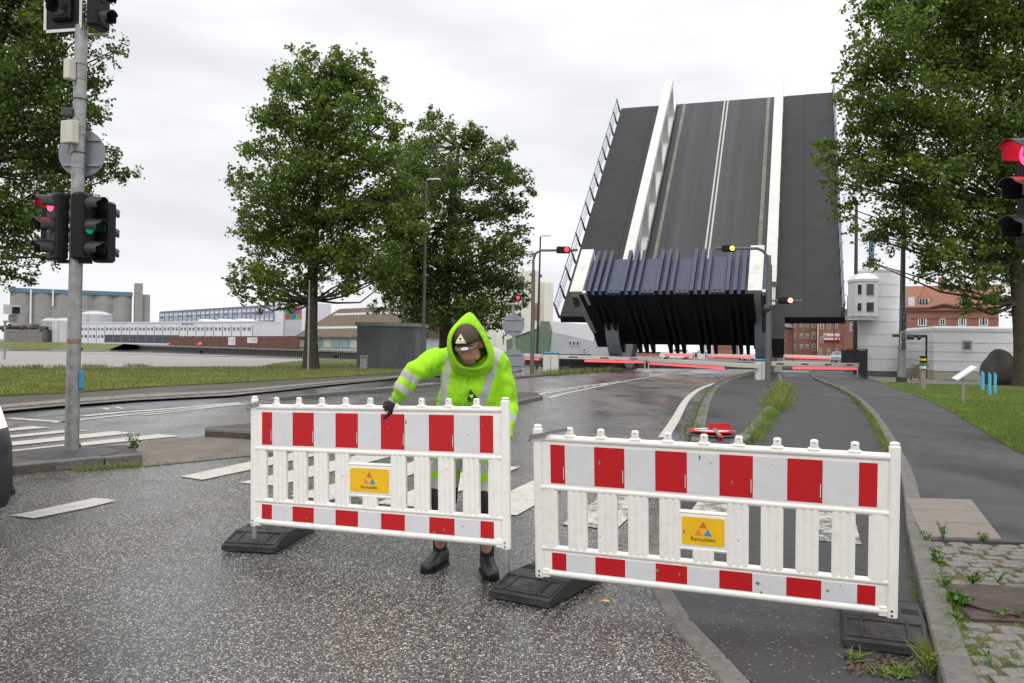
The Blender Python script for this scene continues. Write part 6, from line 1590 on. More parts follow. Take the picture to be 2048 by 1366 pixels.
def tree(label, base, blobs, Y, trunk, leafr, mat, dens_=1.0, group='big poplar-like trees', thick=.4, fork=None, spread=1.0):
    t = thing('broadleaf_tree', label, 'tree', base, group); k = Y/FOC
    rl_ = np.array(base); cen = []; size = []; wood = MB()
    tp = [V(p) for p in trunk]; nt_ = len(tp)
    wood.tube(tp, [thick*(1.25 if i == 0 else 1)*(1-.8*i/(nt_-1)) for i in range(nt_)], 12)
    xs_ = [P(x, y, Y).x for x, y, r in blobs]; xc = sum(xs_)/len(xs_); hw_ = max(abs(x-xc) for x in xs_)
    for (px, py, r) in blobs:
        R_ = r*k; c0 = P(px, py, Y)
        dep = math.sqrt(max(0, 1-((c0.x-xc)/(hw_*1.05))**2))*hw_*.75*spread
        for lay in range(2 if r < 34 else 3):
            c = c0+V((rnd.uniform(-.25, .25)*R_, (rnd.uniform(-1, 1) if lay else rnd.uniform(-.2, .2))*dep, rnd.uniform(-.2, .2)*R_)); 
            c = EYE+(c-EYE)*(1.0)                                   # clump centre in the crown's depth
            f = c.y/Y; c.x = c0.x*f+(c.x-c0.x); c.z = CAMH+(c0.z-CAMH)*f+(c.z-c0.z)
            # limb towards the clump
            cand = [p for i_, p in enumerate(tp) if i_ >= 2 and p.z < c.z+1.2-.25*abs(c.x-p.x)]
            s0 = cand[-1] if cand else tp[2]
            if (c-s0).length > 9: s0 = min(tp[2:], key=lambda p: (p-c).length+(6 if p.z > c.z+1.5 else 0))
            mid = s0.lerp(c, .5)+V((rnd.uniform(-.4, .4), rnd.uniform(-.4, .4), rnd.uniform(-.9, .1)))
            rr_ = thick*.22*rnd.uniform(.6, 1.1); wood.tube([s0, s0.lerp(mid, .5)+V((0, 0, -.1)), mid, mid.lerp(c, .6), c], [rr_, rr_*.85, rr_*.6, rr_*.4, .02], 5, False)
            ncl = max(5, int(11*(R_/1.2)**1.2))
            for q in range(ncl):
                d = V((rnd.gauss(0, 1), rnd.gauss(0, 1), rnd.gauss(0, .8))).normalized()*R_*rnd.uniform(.35, 1.02)
                cc = c+d; sig = rnd.uniform(.15, .34)*min(1.25, R_/1.2)
                n_ = int(rnd.uniform(34, 98)*dens_*(sig/.3)**1.6/(leafr/.100)**1.4)
                pts = rng.normal(size=(max(n_, 4), 3))*[sig, sig, sig*.65]; pts[:, 2] -= np.abs(pts[:, 0])*.15
                cen.append(pts+np.array(cc)); size.append(rng.uniform(.5, 1.35, len(pts))*leafr)
                if rnd.random() < .5: wood.tube([c, c.lerp(cc, .5)+V((0, 0, -.05)), cc], [.03, .02, .008], 3, False)
            # small outliers that roughen the outline
            for q in range(2):
                d = V((rnd.gauss(0, 1), rnd.gauss(0, .6), rnd.gauss(0, 1))).normalized()*R_*rnd.uniform(1.0, 1.25); cc = c+d
                pts = rng.normal(size=(rnd.randint(14, 34), 3))*.12; cen.append(pts+np.array(cc)); size.append(rng.uniform(.6, 1.1, len(pts))*leafr)
                wood.tube([c.lerp(cc, .5), cc], [.015, .006], 3, False)
    wood.build('trunk', M_bark, t, True)
    cen = np.concatenate(cen)-rl_; size = np.concatenate(size)
    o = leaves(cen, size, mat, 'crown', t); print('leaves', len(cen)); return t
T1 = [(600,125,32),(660,128,28),(700,150,45),(575,170,36),(640,190,55),(745,190,38),(545,232,38),(610,260,60),(690,250,60),(768,240,36),(530,300,38),(590,340,60),(680,340,60),(758,320,48),(496,355,26),(540,400,52),(620,420,60),(700,430,60),(775,400,50),(495,425,26),(515,470,42),(580,490,55),(660,510,58),(740,500,55),(496,532,30),(478,566,22),(540,560,42),(610,570,36),(700,565,35),(525,598,20),(795,470,40),(565,605,18),(785,550,35),(795,300,30),(805,380,36),(815,440,36),(470,372,18),(480,590,16),(555,150,18),(620,108,14),(735,150,22)]
T2 = [(848,242,20),(880,265,30),(930,275,32),(955,285,22),(1005,305,28),(840,300,36),(900,330,50),(970,340,46),(1030,350,26),(830,370,50),(900,410,55),(980,420,52),(1035,410,26),(1033,470,26),(800,450,45),(860,490,60),(940,500,58),(1005,500,38),(780,540,45),(850,570,60),(930,570,58),(1000,560,42),(1040,570,20),(800,595,32),(870,625,48),(950,618,45),(1015,615,30),(1045,600,16),(990,645,24),(830,640,26),(822,340,40),(812,420,46),(800,505,46),(800,560,40),(862,228,14),(945,262,14),(1050,380,18),(1050,500,20),(760,620,18)]
T3 = [(40,40,75),(120,30,60),(185,55,38),(225,105,22),(60,130,80),(140,130,55),(195,160,30),(30,230,70),(110,230,65),(175,235,36),(222,330,28),(255,345,18),(60,330,70),(150,330,55),(190,310,34),(20,430,60),(100,420,55),(170,400,34),(205,418,16),(40,500,36),(95,515,20),(15,545,28),(60,560,14),(145,470,24),(-60,100,100),(-60,250,100),(-60,400,90),(-110,520,50),(-30,-40,80),(90,-50,70),(180,-30,45)]
T4 = [(1745,15,42),(1800,30,60),(1880,20,70),(1960,40,80),(2030,60,70),(1712,80,26),(1722,130,40),(1790,120,62),(1880,130,70),(1960,150,70),(2040,160,70),(1690,168,26),(1702,205,30),(1760,210,58),(1850,220,68),(1940,240,70),(2030,250,70),(1652,288,20),(1640,318,18),(1662,360,26),(1700,300,40),(1688,415,26),(1730,262,38),(1740,350,50),(1728,470,26),(1742,528,14),(1800,300,60),(1810,390,58),(1785,462,40),(1880,330,65),(1890,420,60),(1870,500,45),(1960,340,65),(1970,440,60),(1955,530,50),(1905,572,26),(2040,350,60),(2040,460,60),(2040,550,44),(1985,592,26),(1935,612,14),(2035,622,24),(1862,538,22),(2110,100,80),(2110,260,80),(2110,420,80),(2130,560,60),(1820,-50,70),(1960,-50,80),(2080,-40,80)]
g1_ = G(622, 741)
tree('big leafy tree with bare lower trunk, the nearer one beside the metal shed', g1_, T1, g1_.y, [g1_, P(622, 680, g1_.y), P(624, 600, g1_.y), P(626, 520, g1_.y), P(632, 430, g1_.y), P(640, 330, g1_.y), P(645, 220, g1_.y), P(650, 140, g1_.y)], .115, M_leaf, thick=.42)
g2_ = G(893, 731); 
tree('leafy tree behind the worker, with a curved mast and lamp before its crown', g2_, T2, g2_.y, [g2_, P(892, 680, g2_.y), P(890, 620, g2_.y), P(893, 540, g2_.y), P(900, 450, g2_.y), P(910, 370, g2_.y), P(918, 290, g2_.y)], .13, M_leaf2, thick=.60)
g3_ = V((P(-150, 690, 38).x, 38, 0))
tree('big dark leafy tree reaching in behind the signal pole', g3_, T3, 38, [g3_, g3_+V((.1, 0, 3)), P(-130, 450, 38), P(-90, 330, 38), P(-40, 200, 38), P(10, 60, 38), P(40, -60, 38)], .092, M_leaf2, thick=.45, spread=.6)
g4_ = G(2048, 775)
tree('large leafy tree overhanging the boulder and the white service building', g4_, T4, g4_.y, [g4_, P(2046, 740, g4_.y), P(2044, 680, g4_.y), P(2038, 600, g4_.y), P(2030, 520, g4_.y), P(2015, 400, g4_.y), P(2000, 260, g4_.y), P(1990, 120, g4_.y), P(1985, -30, g4_.y)], .098, M_leaf, thick=.46, spread=.6)
def bush_tree(label, px, py, r, Y, mat):
    c = V((P(px, 690, Y).x, Y, 0)); t = thing('broadleaf_tree', label, 'tree', c, 'small trees far across the canal'); k = Y/FOC
    mb = MB(); mb.tube([c, P(px, py, Y)], [.25, .1], 6); mb.build('trunk', M_bark, t)
    n = 900; d = rng.normal(size=(n, 3)); d /= np.linalg.norm(d, axis=1)[:, None]; d *= (rng.uniform(.2, 1, n)**.5)[:, None]*r*k*rng.uniform(.8, 1.15, (n, 1)); d[:, 2] *= .8
    leaves(d+np.array(P(px, py, Y))-np.array(c), rng.uniform(.3, .6, n), mat, 'crown', t)
for px, py, r, Y, l in ((1445, 697, 15, 150, 'bright green small tree beside the white van'), (1388, 690, 16, 175, 'dull green tree beyond the long shed roof'), (1420, 690, 14, 178, 'dull green tree between the shed roof and the bright green tree'), (1458, 688, 12, 190, 'small far tree just left of the van roof')):
    bush_tree(l, px, py, r, Y, M_weed if 'bright' in l else M_leaf2)

# ------------------------------------------------------------------ vehicles
M_tyre = M('tyre', (.02, .02, .02), .8); M_rim = M('rim_alloy', (.35, .35, .36), .35, metal=.8)
def vehicle(label, loc, heading, dims, body_col, mats, cat='car', van=False, group=None, dark=False, lights=None):
    L, W, H_ = dims; t = thing('parked_van' if van else 'parked_car', label, cat, loc, group)
    F = Matrix.Translation(loc) @ Matrix.Rotation(heading, 4, 'Z')          # +x forward
    prof = [(-L/2, .45), (-L/2+.03, .95), (-L/2+.15, 1.05), (L/2-1.1, 1.08), (L/2-.35, .92), (L/2-.05, .75), (L/2, .45), (L/2-.1, .22), (-L/2+.1, .22)]
    if van: prof = [(-L/2, .4), (-L/2, H_-.12), (-L/2+.12, H_), (L/2-2.0, H_), (L/2-1.55, H_-.1), (L/2-.75, 1.25), (L/2-.1, 1.02), (L/2, .6), (L/2-.05, .3), (-L/2+.1, .3)]
    def sec(y, s, dx): 
        return [(x*(1-dx), y, .22+(z-.22)*s) for x, z in prof]
    mb = MB(F); mb.loft([sec(-W/2, .88, .035), sec(-W/2+.07, .97, .01), sec(-W/2+.2, 1, 0), sec(W/2-.2, 1, 0), sec(W/2-.07, .97, .01), sec(W/2, .88, .035)]); mb.build('body', body_col, t, True, fix=True)
    if not van:
        cab = [(-L/2+.35, 1.03), (-L/2+.75, H_-.05), (-L/2+1.1, H_), (L/2-2.0, H_), (L/2-1.7, H_-.06), (L/2-.95, 1.03)]
        mb = MB(F); mb.loft([[(x*.98, y, z) for x, z in cab] if abs(y) < W/2-.12 else [(x*.95, y*(1-.0), 1.0+(z-1.0)*.97) for x, z in cab] for y in (-W/2+.12, -W/2+.2, W/2-.2, W/2-.12)]); mb.build('cabin', body_col, t, True, fix=True)
        for s in (-1, 1):
            for (x0, x1) in ((-L/2+.8, -.25), (-.15, L/2-1.85)):
                mb = MB(F); mb.prism([(x0+.05, 1.08), (x1-.02, 1.08), (x1-.15, H_-.12), (x0+.15, H_-.12)], s*(W/2-.125), s*(W/2-.10), 'y'); mb.build('side_window', M_glass, t, fix=True)
        mb = MB(F); mb.add([(L/2-.98, -W/2+.2, 1.06), (L/2-.98, W/2-.2, 1.06), (L/2-1.68, W/2-.25, H_-.07), (L/2-1.68, -W/2+.25, H_-.07)], [(0, 1, 2, 3)]); mb.build('windscreen', M_glass, t)
    else:
        mb = MB(F); mb.add([(L/2-.80, -W/2+.15, 1.28), (L/2-.80, W/2-.15, 1.28), (L/2-1.50, W/2-.2, H_-.17), (L/2-1.50, -W/2+.2, H_-.17)], [(0, 1, 2, 3)]); mb.build('windscreen', M_glass, t)
        mb = MB(F); mb.box(L/2-.02, L/2+.03, -W*.26, W*.26, .62, .82, .02); mb.build('grille', M_black, t)
        for s in (-1, 1): mb = MB(F); mb.box(L/2-1.5, L/2-1.3, s*W/2-.02 if s > 0 else -W/2-.2, s*W/2+.2 if s > 0 else -W/2+.02, 1.4, 1.75, .03); mb.build('mirror', M_black, t)
    mb = MB(F); mb.box(L/2-.25, L/2+.06, -W/2+.05, W/2-.05, .25, .55, .08); mb.build('bumper', M_black if dark else body_col, t, True)
    for s in (-1, 1):
        mb = MB(F); mb.ellip((L/2-.16, s*(W/2-.25), .75), (.16, .2, .1), None, 12, 8); mb.build('headlight', lights or M('headlight_glass', (.6, .6, .6), .1) if 'headlight_glass' not in bpy.data.materials else (lights or bpy.data.materials['headlight_glass']), t, True)
        for x in (-L/2+.85, L/2-.9):
            mb = MB(F); mb.tube([(x, s*(W/2-.22), .33), (x, s*(W/2+.0), .33)], .33, 20); w_ = mb.build('wheel', M_tyre, t)
            mb = MB(F); mb.tube([(x, s*(W/2-.05), .33), (x, s*(W/2+.012), .33)], .21, 16); mb.build('rim', M_rim, w_)
    return t
M_wcar = M('white_car_paint', (.70, .71, .72), .25, .03, 1); M_gcar = M('grey_car_paint', (.25, .26, .28), .25, .05, 1); M_dcar = M('dark_car_paint', (.03, .032, .036), .18, .1, 1)
hl = EM('car_headlight_on', (1, .70, .48), 1.1)
c = P(1488, 690, 118); vehicle('white delivery van facing the lowered booms across the canal', V((c.x+1.2, 120, 0)), math.radians(-90)-.1, (5.6, 2.0, 2.3), M_wcar, None, 'van', True, 'vehicles waiting across the canal')
c = P(1352, 690, 126); vehicle('low white car side-on behind the far boom across the canal', V((c.x, 126, 0)), math.radians(178), (4.6, 1.8, 1.5), M_wcar, None, 'car', group='vehicles waiting across the canal')
c = P(1517, 690, 134); vehicle('white car half hidden behind the delivery van', V((c.x, 134, 0)), math.radians(-95), (4.4, 1.8, 1.5), M_wcar, None, 'car', group='vehicles waiting across the canal')
c = P(1680, 690, 112); vehicle('grey car behind the navy railing near the tall dark pole', V((c.x, 112, 0)), math.radians(-125), (4.4, 1.8, 1.45), M_gcar, None, 'car', group='vehicles waiting across the canal')
# the car at the near left edge: only its front corner is in the picture
xc_, yc_ = P(31, 950, 7.0).x, 7.0
carm = thing('waiting_car', 'dark car whose nose and glowing headlight just enter beside the road', 'car', V((xc_-1, 7.8, 0)))
ang = math.radians(-40); F = Matrix.Translation(V((xc_, yc_, 0))) @ Matrix.Rotation(ang, 4, 'Z') @ Matrix.Translation(V((.06, -1.85, 0)))       # x forward, nose corner at the origin
W_, L_ = 1.85, 4.5
def nose(y):       # how far the front sits back across the width
    u_ = (y-W_/2)/(W_/2); return -.42*abs(u_)**3.2+.30
lev = [(.20, -.16), (.32, -.02), (.52, .0), (.72, -.02), (.86, -.11), (1.02, -.27), (1.12, -.50), (1.18, -1.0)]
rings = []
for z, dx in lev:
    ring = []
    for k in range(15):
        y = W_*(k/14); ring.append((nose(y)+dx-.24*(z > 1.1), y, z+(.03 if 3 < k < 11 and z > 1.0 else 0)))
    ring += [(-L_+.2+.1*(z < .5), W_-.05, z), (-L_, W_*.5, z), (-L_+.2+.1*(z < .5), .05, z)]
    rings.append(ring)
mb = MB(F); mb.loft(rings); mb.build('body', M_dcar, carm, True, fix=True)
cab = []
for z, a0_, a1_, ins in ((1.16, -1.05, -4.2, .10), (1.45, -1.65, -4.0, .20), (1.62, -2.1, -3.7, .28), (1.66, -2.5, -3.4, .4)):
    cab.append([(a0_, ins+.15, z), (a0_+.06, W_/2, z), (a0_, W_-ins-.15, z), (a0_-.3, W_-ins, z), (a1_, W_-ins, z), (a1_, ins, z), (a0_-.3, ins, z)])
mb = MB(F); mb.loft(cab); mb.build('cabin', M_glass, carm, True, fix=True)
def ringat(z, dx, y0, y1, off, n=8): return [(nose(y)+dx+off, y, z) for y in np.linspace(y0, y1, n)]
def shellp(name, zl, y0, y1, off, mat):
    rr_ = [ringat(z, dx, y0, y1, off)+ringat(z, dx, y1, y0, off-.05) for z, dx in zl]; mb = MB(F); mb.loft(rr_); return mb.build(name, mat, carm, True, fix=True)
shellp('bumper', [(.22, -.11), (.34, .0), (.50, .02), (.60, .0)], .03, W_-.03, .035, M_rubber)
shellp('lower_grille', [(.36, .0), (.48, .0)], .45, W_-.45, .05, M_hole)
shellp('upper_grille', [(.66, .0), (.80, -.01)], .50, W_-.50, .03, M_black)
for y0, y1 in ((.02, .42), (W_-.42, W_-.02)):
    h_ = shellp('headlight', [(.87, -.12), (.94, -.19), (1.02, -.27), (1.08, -.41)], y0, y1, .022, hl)
mb = MB(F); mb.tube([(.30, .02, .60), (-.2, -.01, .62)], .012, 6); mb.build('trim_strip', M_steel, carm)
for x in (-.95, -3.6):
    for y0, y1 in ((-.01, .2), (W_-.2, W_+.01)):
        mb = MB(F); mb.tube([(x, y0, .33), (x, y1, .33)], .33, 24); w_ = mb.build('wheel', M_tyre, carm); mb = MB(F); mb.tube([(x, y0-.01, .33), (x, y1+.01, .33)], .2, 16); mb.build('rim', M_rim, w_)

# ------------------------------------------------------------------ small things on the right
def rock():
    c = G(2000, 772); Y = c.y+.75; t = thing('boulder', 'big dark pear-shaped boulder standing by the white service building', 'boulder', c)
    prof = [(0, 0), (.35, .03), (.52, .25), (.55, .5)]
    k = Y/FOC; mb = MB(); z0 = 0; rings = []
    lv = [(770, 1975, 2022), (762, 1967, 2032), (752, 1962, 2037), (742, 1961, 2038), (731, 1964, 2036), (722, 1969, 2031), (714, 1976, 2024), (706, 1981, 2016), (700, 1987, 2008), (697, 1993, 2001)]
    for py, xa, xb in lv:
        a, b = P(xa, py, Y), P(xb, py, Y); r = (b.x-a.x)/2; cx = (a.x+b.x)/2
        rings.append([(cx+r*math.cos(q), Y+r*.8*math.sin(q), max(a.z, -.05)) for q in [2*math.pi*i/28 for i in range(28)]])
    dense_ = []
    for ra, rb in zip(rings, rings[1:]):
        for f_ in (0, .33, .66): dense_.append([tuple(V(p).lerp(V(q_), f_)) for p, q_ in zip(ra, rb)])
    dense_.append(rings[-1]); mb.loft(dense_); o = mb.build('stone', M_stone, t, 'all', fix=True)
    for v in o.data.vertices: v.co += V((1, 1, .5))*(mnoise.noise(v.co*1.1)*.13+mnoise.noise(v.co*3.1)*.055)
rock()
def simple_post(px, pyb, pyt, w, mat, label, cat, grp, name, slant=0):
    c = G(px, pyb, .11); h = P(px, pyt, c.y).z; ww = w/FOC*c.y/2; t = thing(name, label, cat, c, grp)
    mb = MB(); mb.prism([(c.x-ww, .05), (c.x+ww, .05), (c.x+ww, h-slant), (c.x-ww, h)], c.y-ww, c.y+ww, 'y'); mb.build('shaft', mat, t, fix=True)
    mb = MB(); mb.box(c.x-ww*1.5, c.x+ww*1.5, c.y-ww*1.5, c.y+ww*1.5, .06, .13); mb.build('base', M_conc, t); return t, c, h
simple_post(1965, 780, 741, 5, M_cyan, 'bright blue slanted-top post nearest the information stand', 'post', 'blue posts by the boulder', 'blue_post', .12)
simple_post(1979, 792, 744, 4.5, M_cyan, 'bright blue post in front of the other two', 'post', 'blue posts by the boulder', 'blue_post', .10)
simple_post(1990, 788, 744, 4, M_cyan, 'bright blue post closest to the tree trunk', 'post', 'blue posts by the boulder', 'blue_post', .10)
c = G(1926, 808, .11); t = thing('information_stand', 'slanted pale information panel on a thin grey post in the grass', 'sign', c)
h = P(1926, 752, c.y).z; mb = MB(); mb.tube([c, V((c.x, c.y, h))], .035, 8); mb.build('post', M_galv, t)
p = P(1929, 746, c.y); F = Matrix.Translation(p) @ Matrix.Rotation(math.radians(-34), 4, 'Y') @ Matrix.Rotation(math.radians(12), 4, 'X'); mb = MB(F); mb.box(-.34, .34, -.13, .13, -.02, .02); mb.build('panel', M_white2, t)
t, c, h = simple_post(1845, 780, 714, 8.5, M_wood, 'weathered wooden post with yellow and green marker plates', 'post', None, 'marker_post')
for y0, y1, m_ in ((712, 716, M_black), (717, 721, M_yellow), (721.5, 725, M_black), (727, 732, M('green_plate', (.03, .25, .10), .5)), (732.5, 737, M_white2)):
    a, b = P(1841.2, y1, c.y), P(1848.8, y0, c.y); mb = MB(); mb.box(a.x, b.x, c.y-.16, c.y+.08, a.z, b.z); mb.build('marker_plate', m_, t)
# wooden lounger-like steps and dark beam between tower and low building
c = G(1828, 762); t = thing('wooden_deck_chair', 'weathered slatted wooden seat leaning between tower and service building', 'chair', c)
for k in range(7):
    a = P(1818+k*2.6, 752-k*3.6, c.y); mb = MB(); mb.box(a.x, a.x+.55, c.y-.3, c.y+.6, a.z-.04, a.z+.03); mb.build('slat', M_wood, t)
a, b = P(1818, 752, c.y), P(1840, 726, c.y)
for yy in (-.25, .5): mb = MB(); mb.tube([V((a.x+.2, c.y+yy, a.z-.06)), V((b.x+.2, c.y+yy, b.z-.06))], .05, 6); mb.build('frame', M_wood, t)
for xx in (a.x+.1, b.x): mb = MB(); mb.tube([V((xx, c.y, 0)), V((xx, c.y, a.z))], .05, 6); mb.build('leg', M_wood, t)
a, b = P(1786, 671, 50), P(1853, 672, 50); t = thing('pipe_beam', 'dark pipe beam with small cameras between control tower and service building', 'beam', a)
mb = MB(); mb.tube([a, b], .09, 8); mb.build('pipe', M_dpole, t)
for f in (.45, .55, .75): q = a.lerp(b, f); mb = MB(); mb.ellip(q-V((0, .1, .12)), (.13, .15, .13), None, 8, 6); mb.build('camera', M_dpole, t, True)
mb = MB(); mb.tube([V((b.x, 50, 0)), b], .06, 6); mb.build('support', M_dpole, t)
c = G(1690, 716); 
p = P(1715, 704, 70); t = thing('small_signal', 'small signal with two red lamps beside the tall dark pole', 'traffic light', V((p.x, 70, 0)))
mb = MB(); mb.tube([V((p.x, 70, 0)), V((p.x, 70, P(1715, 700, 70).z))], .06, 8); mb.build('pole', M_dpole, t)
for py, r in ((703, .12), (714, .15)): q = P(1714, py, 69.7); mb = MB(); mb.box(q.x-.1, q.x+.45, 69.75, 70, q.z-.25, q.z+.25, .04); mb.build('housing', M_black, t); mb = MB(); mb.ellip(q, (r, .06, r), None, 12, 8); mb.build('lamp', M_red if py < 710 else M_redhot, t, True)
# gravel strip before the white buildings
poly_obj('gravel_strip', GL([(1737, 762), (1760, 764), (1900, 770), (2200, 779), (2200, 772), (1900, 764), (1860, 758), (1735, 752)], .02), M('pale_gravel', (.22, .21, .19), .9, .3, 6, bmp=.8, bscale=20))
# road sign lying on the footpath
c = G(1432, 872, .11); t = thing('fallen_road_sign', 'round red and white road sign lying face up with its pole on the footpath', 'road sign', c)
for (z, r, m_, nm) in ((.11, .44, M_galv, 'back_plate'), (.17, .42, M_rrefl, 'red_ring'), (.176, .30, M_white2, 'white_centre')):
    mb = MB(); mb.lathe([(r, 0), (r, .012)], 32, (c.x, c.y+.3, z)); mb.build(nm, m_, t)
mb = MB(); mb.prism([(c.x-.05, .30), (c.x+.3, .30), (c.x+.32, .12), (c.x-.1, .12)], c.y+.25, c.y+.3, 'y'); mb.build('bracket', M_rrefl, t)
mb = MB(); mb.box(c.x-.28, c.x+.22, c.y+.25, c.y+.37, .182, .188); mb.build('red_bar', M_rrefl, t)
mb = MB(); mb.tube([V((c.x+.05, c.y+.5, .22)), V((c.x-.05, c.y-.55, .15))], .032, 10); mb.build('pole', M_galv, t, True)
mb = MB(); mb.ellip(V((c.x-.06, c.y-.56, .15)), (.045, .05, .045), None, 10, 8); mb.build('red_cap', M_rrefl, t, True)

# ------------------------------------------------------------------ grass, weeds, litter
def blades(name, pts, hmin, hmax, w, mat, lean=.35, parent=None, kind='stuff'):
    n = len(pts); pts = np.asarray(pts); a = rng.uniform(0, 2*np.pi, n); h = rng.uniform(hmin, hmax, n); d = np.stack([np.cos(a), np.sin(a), np.zeros(n)], 1)
    le = rng.normal(size=(n, 2))*lean; tip = pts+np.stack([le[:, 0]*h, le[:, 1]*h, h], 1); mid = pts+np.stack([le[:, 0]*h*.52, le[:, 1]*h*.52, h*.6], 1)
    v = np.empty((n, 4, 3)); v[:, 0] = pts-d*w; v[:, 1] = pts+d*w; v[:, 2] = tip; v[:, 3] = mid-d*w*.9
    me = mesh_np(name, v.reshape(-1, 3), np.arange(n*4).reshape(n, 4), mat); o = link(bpy.data.objects.new(name, me))
    if kind: o['kind'] = kind
    if parent: o.parent = parent
    return o
def scatter_poly(px, n, z, bias=1.0):
    """random points in a pixel polygon on the ground, denser near the camera"""
    out = []; xs_ = [p[0] for p in px]; ys_ = [p[1] for p in px]
    while len(out) < n:
        x = rnd.uniform(max(-60, min(xs_)), min(2110, max(xs_))); y = rnd.uniform(min(ys_), max(ys_))
        if in_poly(x, y, px): out.append(tuple(G(x, y, z)))
    return out
blades('grass', scatter_poly(GRASS_L, 30000, .10), .04, .12, .012, M_bladeL)
blades('grass', scatter_poly([p for p in GRR if p[0] < 2300], 42000, .112), .03, .09, .006, M_blade)
def line_scatter(px, n, spread, z):
    pts = smoothpts(GL(px, z)); out = []
    seg = [(a, b) for a, b in zip(pts, pts[1:])]; Ls_ = [(b-a).length/max(3, a.y)**.6 for a, b in seg]
    for _ in range(n):
        a, b = rnd.choices(seg, Ls_)[0]; p = a.lerp(b, rnd.random()); d = (b-a).normalized()
        if mnoise.noise(V((p.x*.9, p.y*.9, 3))) < rnd.uniform(-.35, .35): continue
        p = p+V((-d.y, d.x, 0))*rnd.gauss(0, spread); out.append((p.x, p.y, z))
    return out
pts = line_scatter([(1483, 900), (1512, 870), (1546, 822)], 2600, .10, .05)+line_scatter([(1546, 822), (1560, 800), (1566, 775)], 5200, .22, .05)
blades('weeds', pts, .04, .16, .006, M_blade, .5)
blades('weeds', line_scatter([(1548, 815), (1560, 795), (1564, 770)], 900, .16, .08), .2, .42, .008, M_bladeL, .3)
blades('weeds', line_scatter([(1780, 905), (1762, 862), (1737, 822), (1698, 784), (1646, 764)], 3800, .045, .10), .01, .06, .004, M_blade, .6)
blades('weeds', line_scatter([(1800, 960), (1778, 908), (1758, 866), (1733, 828), (1700, 796)], 2600, .04, .01), .01, .06, .004, M_blade, .7)
blades('weeds', line_scatter([(1383, 880), (1404, 806), (1436, 768), (1500, 747)], 3200, .10, .04), .03, .16, .007, M_blade, .5)
blades('weeds', line_scatter([(1294, 1112), (1308, 1070), (1325, 1000), (1350, 930), (1374, 884)], 900, .03, .005), .01, .04, .002, M_blade, .8)
blades('weeds', line_scatter([(1818, 1110), (1834, 1180), (1852, 1262), (1872, 1350)], 2200, .022, .005), .01, .04, .0018, M_blade, .8)
blades('weeds', line_scatter([(1850, 1092), (1875, 1140), (1893, 1200), (1915, 1280), (1945, 1380)], 2600, .03, .09), .01, .045, .0018, M_blade, .8)
blades('weeds', line_scatter([(840, 873), (500, 911), (290, 932)], 500, .04, .005)+line_scatter([(150, 943), (286, 932)], 700, .03, .005), .02, .08, .004, M_bladeL, .6)
blades('weeds', line_scatter([(0, 737), (180, 734), (300, 733)], 1500, .3, .1), .05, .25, .015, M_bladeL, .5)
blades('weeds', line_scatter([(1085, 750), (1160, 745), (1230, 740)], 1800, .4, .05), .08, .35, .02, M_bladeL, .5)
blades('moss', [(p.x, p.y, .082) for p in [G(rnd.uniform(1860, 2100), rnd.uniform(1090, 1366), .1) for _ in range(14000)] if mnoise.noise(V((p.x*3.2, p.y*3.2, 1))) > rnd.uniform(-.05, .5)], .008, .028, .0022, M_blade, .9)
def weed(px, py, h, n, label, z=.1, w=.016, mat=None, name='weed_plant', spread=.05):
    c = G(px, py, z); t = thing(name, label, 'weed', c, 'weeds growing in the paving')
    cs, ss = [], []; mb = MB()
    for k in range(max(2, n//16)):
        a = rnd.uniform(0, 6.28); tip = c+V((math.cos(a)*spread*rnd.uniform(.3, 1.6), math.sin(a)*spread*rnd.uniform(.3, 1.6), h*rnd.uniform(.6, 1))); mb.tube([c, c.lerp(tip, .5)+V((0, 0, .01)), tip], [.003, .0025, .001], 4, False)
        for q in range(16):
            f = rnd.uniform(.25, 1.0); p = c.lerp(tip, f); cs.append(tuple(p-c+V((rnd.gauss(0, .35), rnd.gauss(0, .35), rnd.gauss(0, .15)))*(w*2.0))); ss.append(w*rnd.uniform(.6, 1.2)*(1.2-f*.5))
    mb.build('stem', mat or M_weed, t); leaves(np.array(cs), np.array(ss), mat or M_weed, 'leaves', t, up=.6)
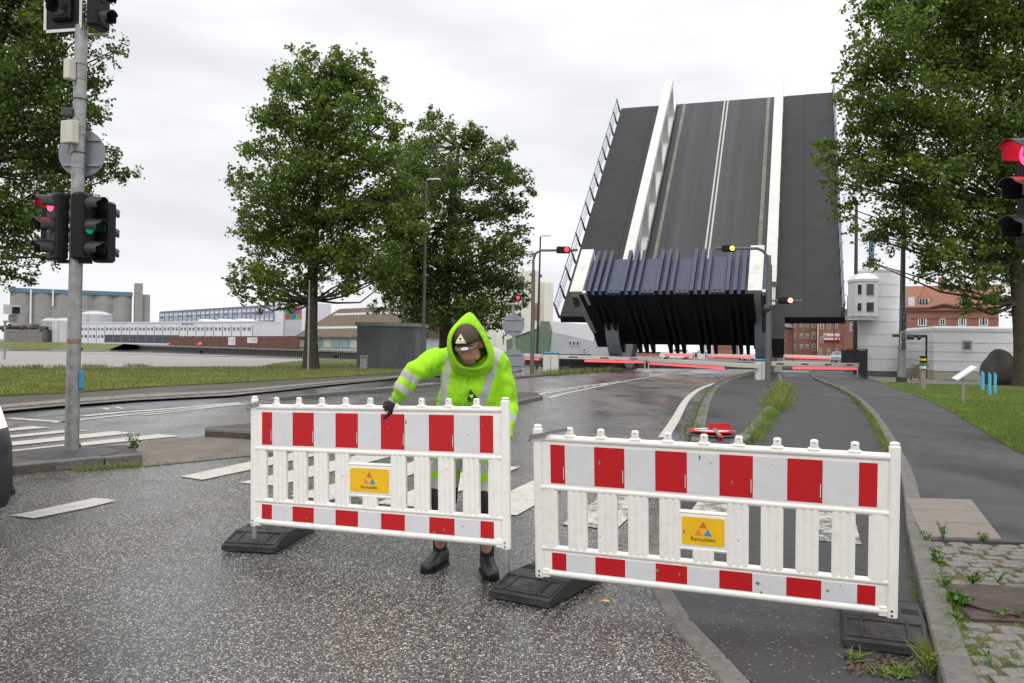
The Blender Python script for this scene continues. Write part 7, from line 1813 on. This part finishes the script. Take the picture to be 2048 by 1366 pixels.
for i, (px, py, h, n, w, l) in enumerate(((1852, 1085, .10, 60, .015, 'leafy weed at the corner of the concrete slabs'), (1887, 1082, .15, 70, .014, 'upright feathery weed at the slab edge'), (1965, 1084, .09, 70, .014, 'low spreading weed at the far slab corner'),
    (1876, 1130, .13, 110, .018, 'bushy green weed between kerb and cobbles'), (1888, 1180, .17, 80, .013, 'tall feathery weed before the manhole cover'), (1912, 1212, .10, 160, .024, 'large rosette weed beside the manhole cover'),
    (1945, 1168, .10, 90, .014, 'grassy tuft weed just beyond the manhole cover'), (1995, 1165, .12, 50, .011, 'small upright weed beyond the manhole cover'), (2000, 1236, .09, 50, .012, 'small bright weed on this side of the manhole cover'),
    (2040, 1240, .14, 60, .011, 'thin weed at the picture edge by the manhole'), (1918, 1242, .05, 50, .014, 'flat reddish weed on the kerb joint'), (1984, 1335, .08, 40, .010, 'tiny weed among the closest cobbles'))):
    weed(px, py, h, n, l, .09, w)
weed(272, 905, .34, 90, 'leafy weed at the tip of the traffic island kerb', .03, .03, spread=.10)
weed(160, 900, .18, 30, 'small weed at the foot of the signal pole', .1, .02)
weed(1860, 1345, .12, 80, 'tuft of tall grass growing out of the broken kerb', .03, .012, M_blade)
blades('weeds', [tuple(G(1866+rnd.gauss(0, 6), 1325+rnd.gauss(0, 12), .02)) for _ in range(420)], .03, .13, .0013, M_bladeL, .55)
# dead leaves and cut grass by the last foot
leafb = M('dead_leaf', (.11, .065, .035), .8, .4, 30)
pts = np.array([tuple(G(rnd.uniform(1690, 1850), 1330+rnd.gauss(0, 9)+(x_ := 0), .012)) for _ in range(230)])
o = leaves(pts, rng.uniform(.006, .018, len(pts)), leafb, 'fallen_leaves', None, up=1.5); o['kind'] = 'stuff'
o = blades('cut_grass', [tuple(G(x, y, .012)) for x, y in [(rnd.gauss(1795, 22), rnd.gauss(1345, 6)) for _ in range(160)]+[(rnd.gauss(1715, 10), rnd.gauss(1315, 3)) for _ in range(50)]], .01, .03, .006, M_blade, 2.2)
pts = np.array([tuple(G(rnd.uniform(500, 1850), rnd.uniform(1120, 1366), .008)) for _ in range(60)]+[tuple(G(rnd.uniform(1380, 1780), rnd.uniform(760, 1000), .03)) for _ in range(80)])
o = leaves(pts, rng.uniform(.004, .011, len(pts)), leafb, 'litter', None, up=2); o['kind'] = 'stuff'
c = G(1212, 1203, .01); t = thing('yellow_flower', 'tiny yellow flower head lying on the asphalt by the askew foot', 'flower', c)
mb = MB()
for k in range(7): a = k*.9; mb.ellip(c+V((math.cos(a)*.012, math.sin(a)*.012, .006)), (.010, .007, .004), Matrix.Rotation(a, 3, 'Z'), 8, 5)
mb.build('petals', M_yellow, t, True); mb = MB(); mb.ellip(c+V((0, 0, .01)), (.006, .006, .004), None, 8, 5); mb.build('centre', M_orange, t, True)
